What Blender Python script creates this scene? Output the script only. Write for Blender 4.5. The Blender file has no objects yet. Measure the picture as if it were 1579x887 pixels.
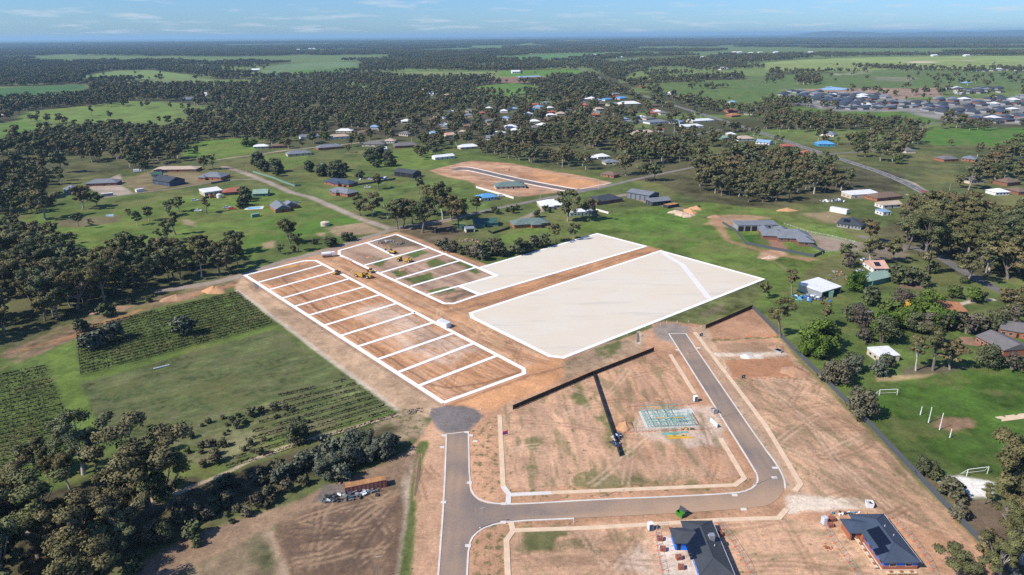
import bpy, math, random
import numpy as np
from mathutils import Vector, Matrix

# ------------------------------------------------------------------ camera, world, sun
SC = bpy.context.scene
COL = SC.collection
PW, PH = 1579.0, 887.0
FPX = 1053.0
CAM_H = 128.0
HY = 53.8
PITCH = math.atan((443.5 - HY) / FPX)
ROLL = math.atan(0.0069)

_cr, _sr = math.cos(ROLL), math.sin(ROLL)
_F = Vector((0, math.cos(PITCH), -math.sin(PITCH)))
_D = Vector((0, -math.sin(PITCH), -math.cos(PITCH)))
_X = Vector((1, 0, 0))
RIGHT = _cr * _X + _sr * _D
DOWN = -_sr * _X + _cr * _D

cam = bpy.data.cameras.new('camera')
cam.sensor_width = 36
cam.lens = FPX / PW * 36
cam.clip_start = 1
cam.clip_end = 250000
cam_ob = bpy.data.objects.new('camera', cam)
m = Matrix((RIGHT, -DOWN, -_F)).transposed().to_4x4()
m.translation = Vector((0, 0, CAM_H))
cam_ob.matrix_world = m
COL.objects.link(cam_ob)
SC.camera = cam_ob

SUN_EL, SUN_AZ = math.radians(43), math.radians(27)      # light travels to the right and a little away
sd = Vector((math.cos(SUN_EL) * math.cos(SUN_AZ), math.cos(SUN_EL) * math.sin(SUN_AZ), -math.sin(SUN_EL)))
sl = bpy.data.lights.new('sun', 'SUN')
sl.energy = 4.9
sl.angle = math.radians(0.55)
sl.color = (1.0, 0.935, 0.83)
sun_ob = bpy.data.objects.new('sun', sl)
sun_ob.rotation_euler = sd.to_track_quat('-Z', 'Y').to_euler()
sun_ob.location = (-200, -100, 400)
COL.objects.link(sun_ob)

world = bpy.data.worlds.new('World')
SC.world = world
world.use_nodes = True
wn, wl = world.node_tree.nodes, world.node_tree.links
wn.clear()
w_out = wn.new('ShaderNodeOutputWorld')
w_bg = wn.new('ShaderNodeBackground')
w_bg.inputs['Strength'].default_value = 0.082
sky = wn.new('ShaderNodeTexSky')
sky.sky_type = 'NISHITA'
sky.sun_disc = False
sky.sun_elevation = SUN_EL
sky.sun_rotation = math.atan2(-sd.x, -sd.y)
sky.altitude = 100
sky.air_density = 1.0
sky.dust_density = 0.35
sky.ozone_density = 2.2
# thin streaky cloud layer
tc = wn.new('ShaderNodeTexCoord')
sep = wn.new('ShaderNodeSeparateXYZ')
wl.new(tc.outputs['Generated'], sep.inputs[0])
zz = wn.new('ShaderNodeMath'); zz.operation = 'ADD'; zz.inputs[1].default_value = 0.075
wl.new(sep.outputs['Z'], zz.inputs[0])
zz2 = wn.new('ShaderNodeMath'); zz2.operation = 'MAXIMUM'; zz2.inputs[1].default_value = 0.03
wl.new(zz.outputs[0], zz2.inputs[0])
px_ = wn.new('ShaderNodeMath'); px_.operation = 'DIVIDE'
py_ = wn.new('ShaderNodeMath'); py_.operation = 'DIVIDE'
wl.new(sep.outputs['X'], px_.inputs[0]); wl.new(zz2.outputs[0], px_.inputs[1])
wl.new(sep.outputs['Y'], py_.inputs[0]); wl.new(zz2.outputs[0], py_.inputs[1])
cmb = wn.new('ShaderNodeCombineXYZ')
wl.new(px_.outputs[0], cmb.inputs[0]); wl.new(py_.outputs[0], cmb.inputs[1])
cn = wn.new('ShaderNodeTexNoise')
cn.inputs['Scale'].default_value = 1.15
cn.inputs['Detail'].default_value = 7
cn.inputs['Roughness'].default_value = 0.6
wl.new(cmb.outputs[0], cn.inputs['Vector'])
cr = wn.new('ShaderNodeValToRGB')
cr.color_ramp.elements[0].position = 0.53
cr.color_ramp.elements[0].color = (0, 0, 0, 1)
cr.color_ramp.elements[1].position = 0.72
cr.color_ramp.elements[1].color = (0.8, 0.8, 0.8, 1)
wl.new(cn.outputs['Fac'], cr.inputs[0])
cmix = wn.new('ShaderNodeMixRGB')
cmix.inputs[2].default_value = (6.2, 7.0, 8.0, 1)
wl.new(cr.outputs[0], cmix.inputs[0])
stint = wn.new('ShaderNodeMixRGB'); stint.blend_type = 'MULTIPLY'; stint.inputs[0].default_value = 1
stint.inputs[2].default_value = (0.54, 0.86, 1.42, 1)
wl.new(sky.outputs[0], stint.inputs[1])
wl.new(stint.outputs[0], cmix.inputs[1])
wl.new(cmix.outputs[0], w_bg.inputs['Color'])
wl.new(w_bg.outputs[0], w_out.inputs['Surface'])

SC.view_settings.view_transform = 'Standard'
SC.view_settings.look = 'None'
SC.view_settings.exposure = 0.38
SC.view_settings.gamma = 1
SC.render.engine = 'CYCLES'
SC.cycles.use_denoising = False
SC.cycles.max_bounces = 6
SC.cycles.sample_clamp_indirect = 2.0
SC.cycles.sample_clamp_direct = 6.0
SC.cycles.volume_bounces = 0
SC.cycles.transparent_max_bounces = 8

random.seed(11)
RNG = np.random.default_rng(11)
PI = math.pi


def G(x, y, z=0.0):
    """photo pixel -> point of the place at height z (ground is z = 0)"""
    u, v = (x - PW / 2) / FPX, (y - PH / 2) / FPX
    d = RIGHT * u + DOWN * v + _F
    t = (CAM_H - z) / -d.z
    return (d.x * t, d.y * t)


def project(x, y, z=0.0):
    p = Vector((x, y, z - CAM_H))
    f = p.dot(_F)
    return (PW / 2 + FPX * p.dot(RIGHT) / f, PH / 2 + FPX * p.dot(DOWN) / f, f)


# ------------------------------------------------------------------ noise
def _hash(ix, iy, seed):
    h = (ix.astype(np.int64) * 374761393 + iy.astype(np.int64) * 668265263 + seed * 974634777) & 0xFFFFFFFF
    h = ((h ^ (h >> 13)) * 1274126177) & 0xFFFFFFFF
    return ((h ^ (h >> 16)) & 0xFFFF) / 65535.0


def vnoise(x, y, seed=0):
    ix, iy = np.floor(x), np.floor(y)
    fx, fy = x - ix, y - iy
    fx, fy = fx * fx * (3 - 2 * fx), fy * fy * (3 - 2 * fy)
    a, b = _hash(ix, iy, seed), _hash(ix + 1, iy, seed)
    c, d = _hash(ix, iy + 1, seed), _hash(ix + 1, iy + 1, seed)
    return (a * (1 - fx) + b * fx) * (1 - fy) + (c * (1 - fx) + d * fx) * fy


def fbm(x, y, scale, seed=0, octv=4, gain=0.55):
    s, amp, tot = np.zeros_like(x), 1.0, 0.0
    f = 1.0 / scale
    for k in range(octv):
        s += amp * vnoise(x * f + 17.3 * k, y * f - 9.1 * k, seed + k)
        tot += amp
        amp *= gain
        f *= 2.03
    return s / tot


# ------------------------------------------------------------------ materials
MATS = {}


def mat(name, rgb, rough=0.8, var=0.18, scale=0.6, metal=0.0, spec=0.3, bump=0.0, bscale=4.0, rand=0.0, wave=None):
    if name in MATS:
        return MATS[name]
    M = bpy.data.materials.new(name)
    M.use_nodes = True
    nt = M.node_tree
    n, l = nt.nodes, nt.links
    b = n['Principled BSDF']
    b.inputs['Roughness'].default_value = rough
    b.inputs['Metallic'].default_value = metal
    b.inputs['Specular IOR Level'].default_value = spec
    tcn = n.new('ShaderNodeTexCoord')
    nz = n.new('ShaderNodeTexNoise')
    nz.inputs['Scale'].default_value = scale
    nz.inputs['Detail'].default_value = 6
    nz.inputs['Roughness'].default_value = 0.65
    l.new(tcn.outputs['Object'], nz.inputs['Vector'])
    mr = n.new('ShaderNodeMapRange')
    mr.inputs['From Min'].default_value = 0.3
    mr.inputs['From Max'].default_value = 0.7
    mr.inputs['To Min'].default_value = 1 - var
    mr.inputs['To Max'].default_value = 1 + var
    l.new(nz.outputs['Fac'], mr.inputs['Value'])
    fac = mr.outputs[0]
    if rand:
        oi = n.new('ShaderNodeObjectInfo')
        r2 = n.new('ShaderNodeMapRange')
        r2.inputs['To Min'].default_value = 1 - rand
        r2.inputs['To Max'].default_value = 1 + rand
        l.new(oi.outputs['Random'], r2.inputs['Value'])
        mm = n.new('ShaderNodeMath'); mm.operation = 'MULTIPLY'
        l.new(fac, mm.inputs[0]); l.new(r2.outputs[0], mm.inputs[1])
        fac = mm.outputs[0]
    vm = n.new('ShaderNodeVectorMath'); vm.operation = 'SCALE'
    vm.inputs[0].default_value = rgb
    l.new(fac, vm.inputs['Scale'])
    l.new(vm.outputs[0], b.inputs['Base Color'])
    hsrc = None
    if wave:
        wv = n.new('ShaderNodeTexWave')
        wv.bands_direction = wave[0]
        wv.inputs['Scale'].default_value = wave[1]
        wv.inputs['Distortion'].default_value = 0
        l.new(tcn.outputs['Object'], wv.inputs['Vector'])
        hsrc, st = wv.outputs['Fac'], wave[2]
    elif bump:
        nb = n.new('ShaderNodeTexNoise')
        nb.inputs['Scale'].default_value = bscale
        nb.inputs['Detail'].default_value = 5
        l.new(tcn.outputs['Object'], nb.inputs['Vector'])
        hsrc, st = nb.outputs['Fac'], bump
    if hsrc is not None:
        bp = n.new('ShaderNodeBump')
        bp.inputs['Strength'].default_value = st
        bp.inputs['Distance'].default_value = 0.15
        l.new(hsrc, bp.inputs['Height'])
        l.new(bp.outputs[0], b.inputs['Normal'])
    MATS[name] = M
    return M


def leaf_mat(name, cols, rough=0.75, clump=True):
    M = bpy.data.materials.new(name)
    M.use_nodes = True
    nt = M.node_tree
    n, l = nt.nodes, nt.links
    b = n['Principled BSDF']
    b.inputs['Roughness'].default_value = rough
    b.inputs['Specular IOR Level'].default_value = 0.12
    oi = n.new('ShaderNodeObjectInfo')
    rp = n.new('ShaderNodeValToRGB')
    el = rp.color_ramp.elements
    while len(el) < len(cols):
        el.new(0.5)
    for i, c in enumerate(cols):
        el[i].position = i / max(1, len(cols) - 1)
        el[i].color = (*c, 1)
    l.new(oi.outputs['Random'], rp.inputs[0])
    at = n.new('ShaderNodeAttribute')
    at.attribute_name = 'tint'
    vm = n.new('ShaderNodeVectorMath'); vm.operation = 'SCALE'
    l.new(rp.outputs[0], vm.inputs[0])
    l.new(at.outputs['Fac'], vm.inputs['Scale'])
    l.new(vm.outputs[0], b.inputs['Base Color'])
    if clump:
        pf = n.new('ShaderNodeAttribute'); pf.attribute_name = 'puff'
        vt = n.new('ShaderNodeVectorTransform'); vt.vector_type = 'NORMAL'; vt.convert_from = 'OBJECT'; vt.convert_to = 'WORLD'
        l.new(pf.outputs['Vector'], vt.inputs[0])
        ge = n.new('ShaderNodeNewGeometry')
        s1 = n.new('ShaderNodeVectorMath'); s1.operation = 'SCALE'; s1.inputs['Scale'].default_value = .55
        l.new(ge.outputs['Normal'], s1.inputs[0])
        s2 = n.new('ShaderNodeVectorMath'); s2.operation = 'ADD'
        l.new(vt.outputs[0], s2.inputs[0]); l.new(s1.outputs[0], s2.inputs[1])
        s3 = n.new('ShaderNodeVectorMath'); s3.operation = 'NORMALIZE'
        l.new(s2.outputs[0], s3.inputs[0])
        l.new(s3.outputs[0], b.inputs['Normal'])
    MATS[name] = M
    return M


def M_(k):
    return MATS[k]


mat('charcoal roof', (0.055, 0.062, 0.072), 0.55, 0.12, 0.3, spec=0.18, wave=('X', 2.2, 0.35))
mat('navy roof', (0.055, 0.075, 0.11), 0.5, 0.12, 0.3, spec=0.18, wave=('X', 2.2, 0.35))
mat('slate roof', (0.175, 0.19, 0.21), 0.55, 0.15, 0.3, spec=0.18, wave=('X', 2.2, 0.3))
mat('pale blue roof', (0.22, 0.34, 0.48), 0.5, 0.12, 0.3, wave=('X', 2.2, 0.3))
mat('bright blue roof', (0.10, 0.30, 0.55), 0.5, 0.12, 0.3, wave=('X', 2.2, 0.3))
mat('white roof', (0.66, 0.67, 0.68), 0.5, 0.12, 0.3, wave=('X', 2.2, 0.25))
mat('beige roof', (0.43, 0.34, 0.26), 0.7, 0.15, 0.4, wave=('X', 2.2, 0.25))
mat('grey green roof', (0.13, 0.18, 0.16), 0.6, 0.15, 0.4, wave=('X', 2.2, 0.3))
mat('pale green roof', (0.23, 0.33, 0.27), 0.6, 0.15, 0.4, wave=('X', 2.2, 0.3))
mat('dark green roof', (0.04, 0.10, 0.08), 0.6, 0.15, 0.4, wave=('X', 2.2, 0.3))
mat('terracotta roof', (0.34, 0.155, 0.075), 0.8, 0.2, 0.8, bump=0.4, bscale=3)
mat('pink roof', (0.52, 0.32, 0.25), 0.8, 0.15, 0.5, bump=0.3, bscale=3)
mat('red roof', (0.30, 0.10, 0.07), 0.8, 0.2, 0.6, bump=0.3, bscale=3)
mat('brown roof', (0.16, 0.11, 0.08), 0.8, 0.2, 0.6, bump=0.3, bscale=3)
mat('grey tile roof', (0.15, 0.14, 0.14), 0.85, 0.15, 0.6, wave=('X', 1.2, 0.4))
mat('rust roof', (0.38, 0.195, 0.085), 0.85, 0.3, 0.5, wave=('X', 1.5, 0.4))
mat('brick', (0.33, 0.12, 0.065), 0.9, 0.22, 2.5, bump=0.3, bscale=6)
mat('brown brick', (0.22, 0.10, 0.07), 0.9, 0.22, 2.5, bump=0.3, bscale=6)
mat('white wall', (0.66, 0.64, 0.60), 0.8, 0.1, 0.6)
mat('cream wall', (0.50, 0.43, 0.33), 0.85, 0.12, 0.6)
mat('grey wall', (0.28, 0.28, 0.28), 0.85, 0.12, 0.6)
mat('navy wall', (0.06, 0.08, 0.115), 0.6, 0.1, 0.5, wave=('X', 1.8, 0.4))
mat('charcoal wall', (0.035, 0.04, 0.045), 0.6, 0.1, 0.5, wave=('X', 1.8, 0.4))
mat('green wall', (0.11, 0.24, 0.18), 0.7, 0.1, 0.5, wave=('X', 1.8, 0.4))
mat('blue wrap', (0.015, 0.16, 0.66), 0.5, 0.15, 0.8)
mat('glass', (0.035, 0.045, 0.055), 0.12, 0.1, 0.4, spec=0.6)
mat('window frame', (0.55, 0.55, 0.55), 0.6, 0.05)
mat('dark opening', (0.02, 0.02, 0.022), 0.9, 0.1)
mat('solar panel', (0.008, 0.011, 0.022), 0.22, 0.15, 0.5, spec=0.5)
mat('gutter white', (0.7, 0.7, 0.7), 0.5, 0.06)
mat('galvanised steel', (0.45, 0.47, 0.49), 0.45, 0.12, 1.0, metal=0.6)
mat('concrete', (0.52, 0.49, 0.45), 0.9, 0.12, 0.5, bump=0.15, bscale=3)
mat('path concrete', (0.60, 0.45, 0.31), 0.92, 0.13, 0.35, bump=0.1, bscale=4)
mat('new path concrete', (0.60, 0.56, 0.51), 0.92, 0.1, 0.35)
mat('kerb concrete', (0.58, 0.54, 0.49), 0.9, 0.15, 0.25)
mat('white paint', (0.82, 0.82, 0.80), 0.7, 0.03, 0.3)
mat('white plastic', (0.74, 0.76, 0.78), 0.45, 0.06, 0.8)
mat('dark plastic', (0.05, 0.055, 0.065), 0.5, 0.1, 0.8)
mat('blue grey plastic', (0.06, 0.085, 0.13), 0.5, 0.1, 0.8)
mat('green paint', (0.05, 0.21, 0.03), 0.5, 0.15, 0.8)
mat('yellow paint', (0.47, 0.29, 0.045), 0.5, 0.15, 0.8)
mat('red paint', (0.50, 0.03, 0.04), 0.4, 0.1, 0.8)
mat('silver paint', (0.50, 0.52, 0.55), 0.3, 0.08, 0.8)
mat('blue paint', (0.05, 0.12, 0.40), 0.4, 0.15, 0.8)
mat('cyan paint', (0.05, 0.32, 0.48), 0.4, 0.15, 0.8)
mat('orange plastic', (0.80, 0.16, 0.03), 0.5, 0.1, 1)
mat('pink plastic', (0.75, 0.08, 0.22), 0.5, 0.1, 1)
mat('rubber', (0.018, 0.018, 0.02), 0.85, 0.1, 1)
mat('dark metal', (0.05, 0.05, 0.055), 0.6, 0.2, 1)
mat('container red', (0.21, 0.085, 0.068), 0.8, 0.3, 0.5)
mat('fence grey', (0.075, 0.085, 0.10), 0.55, 0.1, 0.3)
mat('fence black', (0.022, 0.022, 0.026), 0.55, 0.12, 0.3)
mat('fence green', (0.16, 0.27, 0.22), 0.6, 0.12, 0.3)
mat('timber', (0.46, 0.30, 0.15), 0.85, 0.2, 1.2)
mat('pale timber', (0.62, 0.50, 0.33), 0.85, 0.15, 1.2)
mat('yellow timber', (0.66, 0.40, 0.05), 0.8, 0.12, 1.2)
mat('teal timber', (0.20, 0.40, 0.34), 0.8, 0.15, 1.0)
mat('old post', (0.17, 0.145, 0.12), 0.9, 0.2, 1.0)
mat('bark', (0.20, 0.165, 0.135), 0.95, 0.35, 1.2, bump=0.4, bscale=3, rand=0.35)
mat('pale bark', (0.44, 0.39, 0.33), 0.95, 0.35, 0.9, bump=0.3, bscale=3, rand=0.25)
mat('brick stack', (0.27, 0.10, 0.07), 0.9, 0.25, 3.0, bump=0.4, bscale=6)
mat('dirt orange', (0.47, 0.26, 0.13), 0.98, 0.18, 0.5, bump=0.8, bscale=1.0)
mat('dirt brown', (0.36, 0.21, 0.13), 0.98, 0.2, 0.5, bump=0.8, bscale=1.0)
mat('dirt pale', (0.50, 0.37, 0.27), 0.98, 0.2, 0.5, bump=0.8, bscale=1.0)
mat('rock white', (0.70, 0.67, 0.62), 0.98, 0.12, 0.6, bump=0.6, bscale=1.0)
mat('mud water', (0.17, 0.125, 0.08), 0.12, 0.1, 0.2, spec=0.5)
mat('pool water', (0.06, 0.40, 0.70), 0.08, 0.06, 0.3, spec=0.5)
mat('dam water', (0.30, 0.36, 0.42), 0.1, 0.06, 0.3, spec=0.6)
mat('vine wood', (0.085, 0.066, 0.05), 0.95, 0.3, 1.0)
mat('vine post', (0.13, 0.11, 0.095), 0.95, 0.2, 1.0)
leaf_mat('gum leaves', [(0.140, 0.124, 0.054), (0.114, 0.126, 0.052), (0.160, 0.134, 0.060), (0.096, 0.114, 0.048), (0.134, 0.148, 0.072), (0.164, 0.126, 0.062), (0.120, 0.122, 0.054)])
leaf_mat('shrub leaves', [(0.112, 0.114, 0.060), (0.130, 0.116, 0.076), (0.098, 0.118, 0.052), (0.128, 0.104, 0.066)])
leaf_mat('olive leaves', [(0.105, 0.120, 0.080), (0.120, 0.132, 0.092), (0.098, 0.112, 0.074)])
leaf_mat('garden leaves', [(0.09, 0.145, 0.024), (0.06, 0.11, 0.02), (0.115, 0.165, 0.03), (0.075, 0.10, 0.03)])
leaf_mat('dark leaves', [(0.076, 0.098, 0.044), (0.09, 0.096, 0.052), (0.095, 0.116, 0.048)])
leaf_mat('yellow leaves', [(0.42, 0.28, 0.03), (0.36, 0.24, 0.05)])
leaf_mat('twig haze', [(0.12, 0.095, 0.075), (0.10, 0.085, 0.07)])


# ------------------------------------------------------------------ mesh helpers
class MB:
    def __init__(s):
        s.v, s.f = [], []

    def add(s, v, f):
        o = len(s.v)
        s.v += [tuple(p) for p in v]
        s.f += [tuple(i + o for i in q) for q in f]
        return s

    def box(s, x0, x1, y0, y1, z0, z1, bottom=True):
        v = [(x0, y0, z0), (x1, y0, z0), (x1, y1, z0), (x0, y1, z0), (x0, y0, z1), (x1, y0, z1), (x1, y1, z1), (x0, y1, z1)]
        f = [(4, 5, 6, 7), (0, 1, 5, 4), (1, 2, 6, 5), (2, 3, 7, 6), (3, 0, 4, 7)]
        if bottom:
            f.append((3, 2, 1, 0))
        return s.add(v, f)

    def rbox(s, c, size, rz=0.0, rx=0.0, ry=0.0):
        R = Matrix.Rotation(rz, 3, 'Z') @ Matrix.Rotation(ry, 3, 'Y') @ Matrix.Rotation(rx, 3, 'X')
        a, b, d = size[0] / 2, size[1] / 2, size[2] / 2
        v = [R @ Vector(q) + Vector(c) for q in [(-a, -b, -d), (a, -b, -d), (a, b, -d), (-a, b, -d), (-a, -b, d), (a, -b, d), (a, b, d), (-a, b, d)]]
        return s.add(v, [(4, 5, 6, 7), (0, 1, 5, 4), (1, 2, 6, 5), (2, 3, 7, 6), (3, 0, 4, 7), (3, 2, 1, 0)])

    def tube(s, p0, p1, r0, r1=None, n=6, caps=True):
        r1 = r0 if r1 is None else r1
        a, b = Vector(p0), Vector(p1)
        d = (b - a).normalized()
        q = d.orthogonal().normalized()
        w = d.cross(q)
        v, f = [], []
        for p, r in ((a, r0), (b, r1)):
            for i in range(n):
                t = 2 * PI * i / n
                v.append(p + q * (r * math.cos(t)) + w * (r * math.sin(t)))
        for i in range(n):
            j = (i + 1) % n
            f.append((i, j, n + j, n + i))
        if caps:
            f.append(tuple(range(n, 2 * n)))
            f.append(tuple(reversed(range(n))))
        return s.add(v, f)

    def poly(s, pts, z0, z1):
        """prism from a CCW outline"""
        n = len(pts)
        v = [(p[0], p[1], z0) for p in pts] + [(p[0], p[1], z1) for p in pts]
        f = [tuple(range(n, 2 * n))] + [(i, (i + 1) % n, n + (i + 1) % n, n + i) for i in range(n)]
        return s.add(v, f)

    def build(s, name, mt, parent=None, smooth=False):
        me = bpy.data.meshes.new(name)
        me.from_pydata(s.v, [], s.f)
        if smooth:
            me.polygons.foreach_set('use_smooth', [True] * len(me.polygons))
        me.materials.append(MATS[mt] if isinstance(mt, str) else mt)
        return link(name, me, parent)


def link(name, me, parent=None, loc=None, rz=None, scale=None):
    o = bpy.data.objects.new(name, me)
    COL.objects.link(o)
    if parent is not None:
        o.parent = parent
    if loc is not None:
        o.location = loc
    if rz is not None:
        o.rotation_euler = (0, 0, rz)
    if scale is not None:
        o.scale = scale
    return o


def tag(o, label=None, cat=None, group=None, kind=None):
    if label:
        o['label'] = label
    if cat:
        o['category'] = cat
    if group:
        o['group'] = group
    if kind:
        o['kind'] = kind
    return o


def thing(name, label, cat, loc=(0, 0, 0), rz=0.0, group=None, scale=None):
    o = bpy.data.objects.new(name, None)
    o.empty_display_size = 0.5
    COL.objects.link(o)
    o.location = loc if len(loc) == 3 else (loc[0], loc[1], 0)
    o.rotation_euler = (0, 0, rz)
    if scale:
        o.scale = (scale,) * 3
    return tag(o, label, cat, group)


def copy_tree(src, parent=None):
    c = src.copy()
    COL.objects.link(c)
    c.parent = parent
    for ch in list(src.children):
        copy_tree(ch, c)
    return c


def axis(p1, p2):
    """origin, length, angle of the ground line between two photo points"""
    a, b = G(*p1), G(*p2)
    return a, math.hypot(b[0] - a[0], b[1] - a[1]), math.atan2(b[1] - a[1], b[0] - a[0])


# ------------------------------------------------------------------ polylines, polygons on the ground
def GP(pts):
    return [G(*p) for p in pts]


def sdf(x, y, P):
    """signed distance (positive inside) to polygon P"""
    P = np.asarray(P)
    d = np.full(x.shape, 1e18)
    ins = np.zeros(x.shape, bool)
    n = len(P)
    for i in range(n):
        ax, ay = P[i]
        bx, by = P[(i + 1) % n]
        ex, ey = bx - ax, by - ay
        t = np.clip(((x - ax) * ex + (y - ay) * ey) / (ex * ex + ey * ey + 1e-9), 0, 1)
        d = np.minimum(d, (x - ax - t * ex) ** 2 + (y - ay - t * ey) ** 2)
        c = (ay > y) != (by > y)
        with np.errstate(divide='ignore', invalid='ignore'):
            xi = ax + (y - ay) * ex / (ey if abs(ey) > 1e-12 else 1e-12)
        ins ^= c & (x < xi)
    d = np.sqrt(d)
    return np.where(ins, d, -d)


def dist_line(x, y, P):
    d = np.full(x.shape, 1e18)
    for (ax, ay), (bx, by) in zip(P[:-1], P[1:]):
        ex, ey = bx - ax, by - ay
        t = np.clip(((x - ax) * ex + (y - ay) * ey) / (ex * ex + ey * ey + 1e-9), 0, 1)
        d = np.minimum(d, (x - ax - t * ex) ** 2 + (y - ay - t * ey) ** 2)
    return np.sqrt(d)


# ------------------------------------------------------------------ the ground sheet
RECTS = [(-240, 280, 92, 392, 0.625), (-640, 640, -40, 960, 2.0), (-2400, 2400, -400, 3200, 10.0),
         (-12000, 12000, -2200, 12800, 60.0), (-42000, 42000, -9000, 59400, 600.0)]
gx, gy, gfaces = [], [], []
voff = 0
for k, (x0, x1, y0, y1, st) in enumerate(RECTS):
    xs = np.arange(x0, x1 + st * 0.5, st)
    ys = np.arange(y0, y1 + st * 0.5, st)
    nx, ny = len(xs), len(ys)
    XX, YY = np.meshgrid(xs, ys)
    gx.append(XX.ravel()); gy.append(YY.ravel())
    ci, cj = np.meshgrid(np.arange(nx - 1), np.arange(ny - 1))
    keep = np.ones(ci.shape, bool)
    if k:
        a0, a1, b0, b1, _ = RECTS[k - 1]
        cx, cy = xs[ci] + st / 2, ys[cj] + st / 2
        keep = ~((cx > a0) & (cx < a1) & (cy > b0) & (cy < b1))
    i0 = (cj * nx + ci)[keep] + voff
    gfaces.append(np.stack([i0, i0 + 1, i0 + nx + 1, i0 + nx], 1))
    voff += nx * ny
GX, GY = np.concatenate(gx), np.concatenate(gy)
GF = np.concatenate(gfaces)
used = np.zeros(voff, bool); used[GF.ravel()] = True
remap = np.cumsum(used) - 1
GX, GY, GF = GX[used], GY[used], remap[GF]
GZ = np.zeros_like(GX)
N2, N10, N60 = fbm(GX, GY, 2.6, 1, 3), fbm(GX, GY, 13, 5, 4), fbm(GX, GY, 70, 9, 4)
WX, WY = fbm(GX, GY, 9, 21, 4) - 0.5, fbm(GX, GY, 9, 31, 4) - 0.5
N400 = fbm(GX, GY, 420, 15, 4)
GC = np.zeros((len(GX), 3)); GWD = np.zeros(len(GX))


def C(*c):
    return np.array(c)


GRASS = C(0.088, 0.122, 0.032)
BRIGHT = C(0.116, 0.165, 0.036)
LUSH = C(0.070, 0.130, 0.022)
DRY = C(0.19, 0.17, 0.065)
FLOOR = C(0.082, 0.072, 0.040)
EARTH = C(0.405, 0.232, 0.138)
PINK = C(0.462, 0.282, 0.176)
ORANGE = C(0.46, 0.24, 0.118)
BROWN = C(0.160, 0.104, 0.067)
GRAVEL = C(0.36, 0.29, 0.23)
PALE = C(0.60, 0.50, 0.39)


def shade(c, idx, var):
    k = 1 + var * ((N2[idx] - .5) * 1.2 + (N10[idx] - .5) * 2.0 + (N60[idx] - .5) * 1.2)
    return c[None, :] * k[:, None]


def paint(poly, c, soft=1.0, warp=3.0, var=0.35, amt=1.0, weed=None, holes=None, raw=False):
    P = poly if raw else GP(poly)
    A = np.array(P)
    mg = soft + warp + 2
    idx = np.where((GX > A[:, 0].min() - mg) & (GX < A[:, 0].max() + mg) & (GY > A[:, 1].min() - mg) & (GY < A[:, 1].max() + mg))[0]
    if not len(idx):
        return
    d = sdf(GX[idx] + WX[idx] * 2 * warp, GY[idx] + WY[idx] * 2 * warp, P)
    t = np.clip((d + soft) / (2 * soft), 0, 1)
    a = t * t * (3 - 2 * t) * amt
    if holes is not None:
        hs, thr, wd = holes
        nn = fbm(GX[idx], GY[idx], hs, 77, 4)
        a = a * np.clip((nn - thr) / wd + 0.5, 0, 1)
    sel = a > 0.003
    idx, a = idx[sel], a[sel]
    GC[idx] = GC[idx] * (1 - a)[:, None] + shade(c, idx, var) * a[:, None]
    if weed is not None:
        GWD[idx] = GWD[idx] * (1 - a) + weed * a


def stroke(pts, width, c, soft=0.6, warp=0.8, var=0.3, amt=1.0, weed=None, z=0.0, raw=False, holes=None):
    P = pts if raw else GP(pts)
    A = np.array(P)
    mg = width + soft + warp + 2
    idx = np.where((GX > A[:, 0].min() - mg) & (GX < A[:, 0].max() + mg) & (GY > A[:, 1].min() - mg) & (GY < A[:, 1].max() + mg))[0]
    if not len(idx):
        return
    d = dist_line(GX[idx] + WX[idx] * 2 * warp, GY[idx] + WY[idx] * 2 * warp, P)
    t = np.clip((width / 2 + soft - d) / (2 * soft), 0, 1)
    a = t * t * (3 - 2 * t) * amt
    if holes is not None:
        nn = fbm(GX[idx], GY[idx], holes[0], 78, 3)
        a = a * np.clip((nn - holes[1]) / holes[2] + 0.5, 0, 1)
    sel = a > 0.003
    idx, a = idx[sel], a[sel]
    GC[idx] = GC[idx] * (1 - a)[:, None] + shade(c, idx, var) * a[:, None]
    if weed is not None:
        GWD[idx] = GWD[idx] * (1 - a) + weed * a
    if z:
        GZ[idx] += z * a * (0.55 + 0.9 * N2[idx])


def stripes(poly, ang, period, length, c, amt=0.5, thr=0.5, wd=0.25, seed=3, soft=1.0, z=0.0):
    """long thin streaks (tyre and grader marks) inside a polygon, along ang"""
    P = GP(poly); A = np.array(P)
    idx = np.where((GX > A[:, 0].min()) & (GX < A[:, 0].max()) & (GY > A[:, 1].min()) & (GY < A[:, 1].max()))[0]
    d = sdf(GX[idx], GY[idx], P)
    x, y = GX[idx] + WX[idx] * 1.5, GY[idx] + WY[idx] * 1.5
    u, v = x * math.cos(ang) + y * math.sin(ang), -x * math.sin(ang) + y * math.cos(ang)
    nn = 0.65 * vnoise(u / length, v / period, seed) + 0.35 * vnoise(u / length * 1.7, v / period * 2.1, seed + 5)
    a = np.clip((nn - thr) / wd + 0.5, 0, 1) * np.clip(d / soft, 0, 1) * amt
    GC[idx] = GC[idx] * (1 - a)[:, None] + shade(c, idx, 0.2) * a[:, None]
    if z:
        GZ[idx] += z * a


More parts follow.
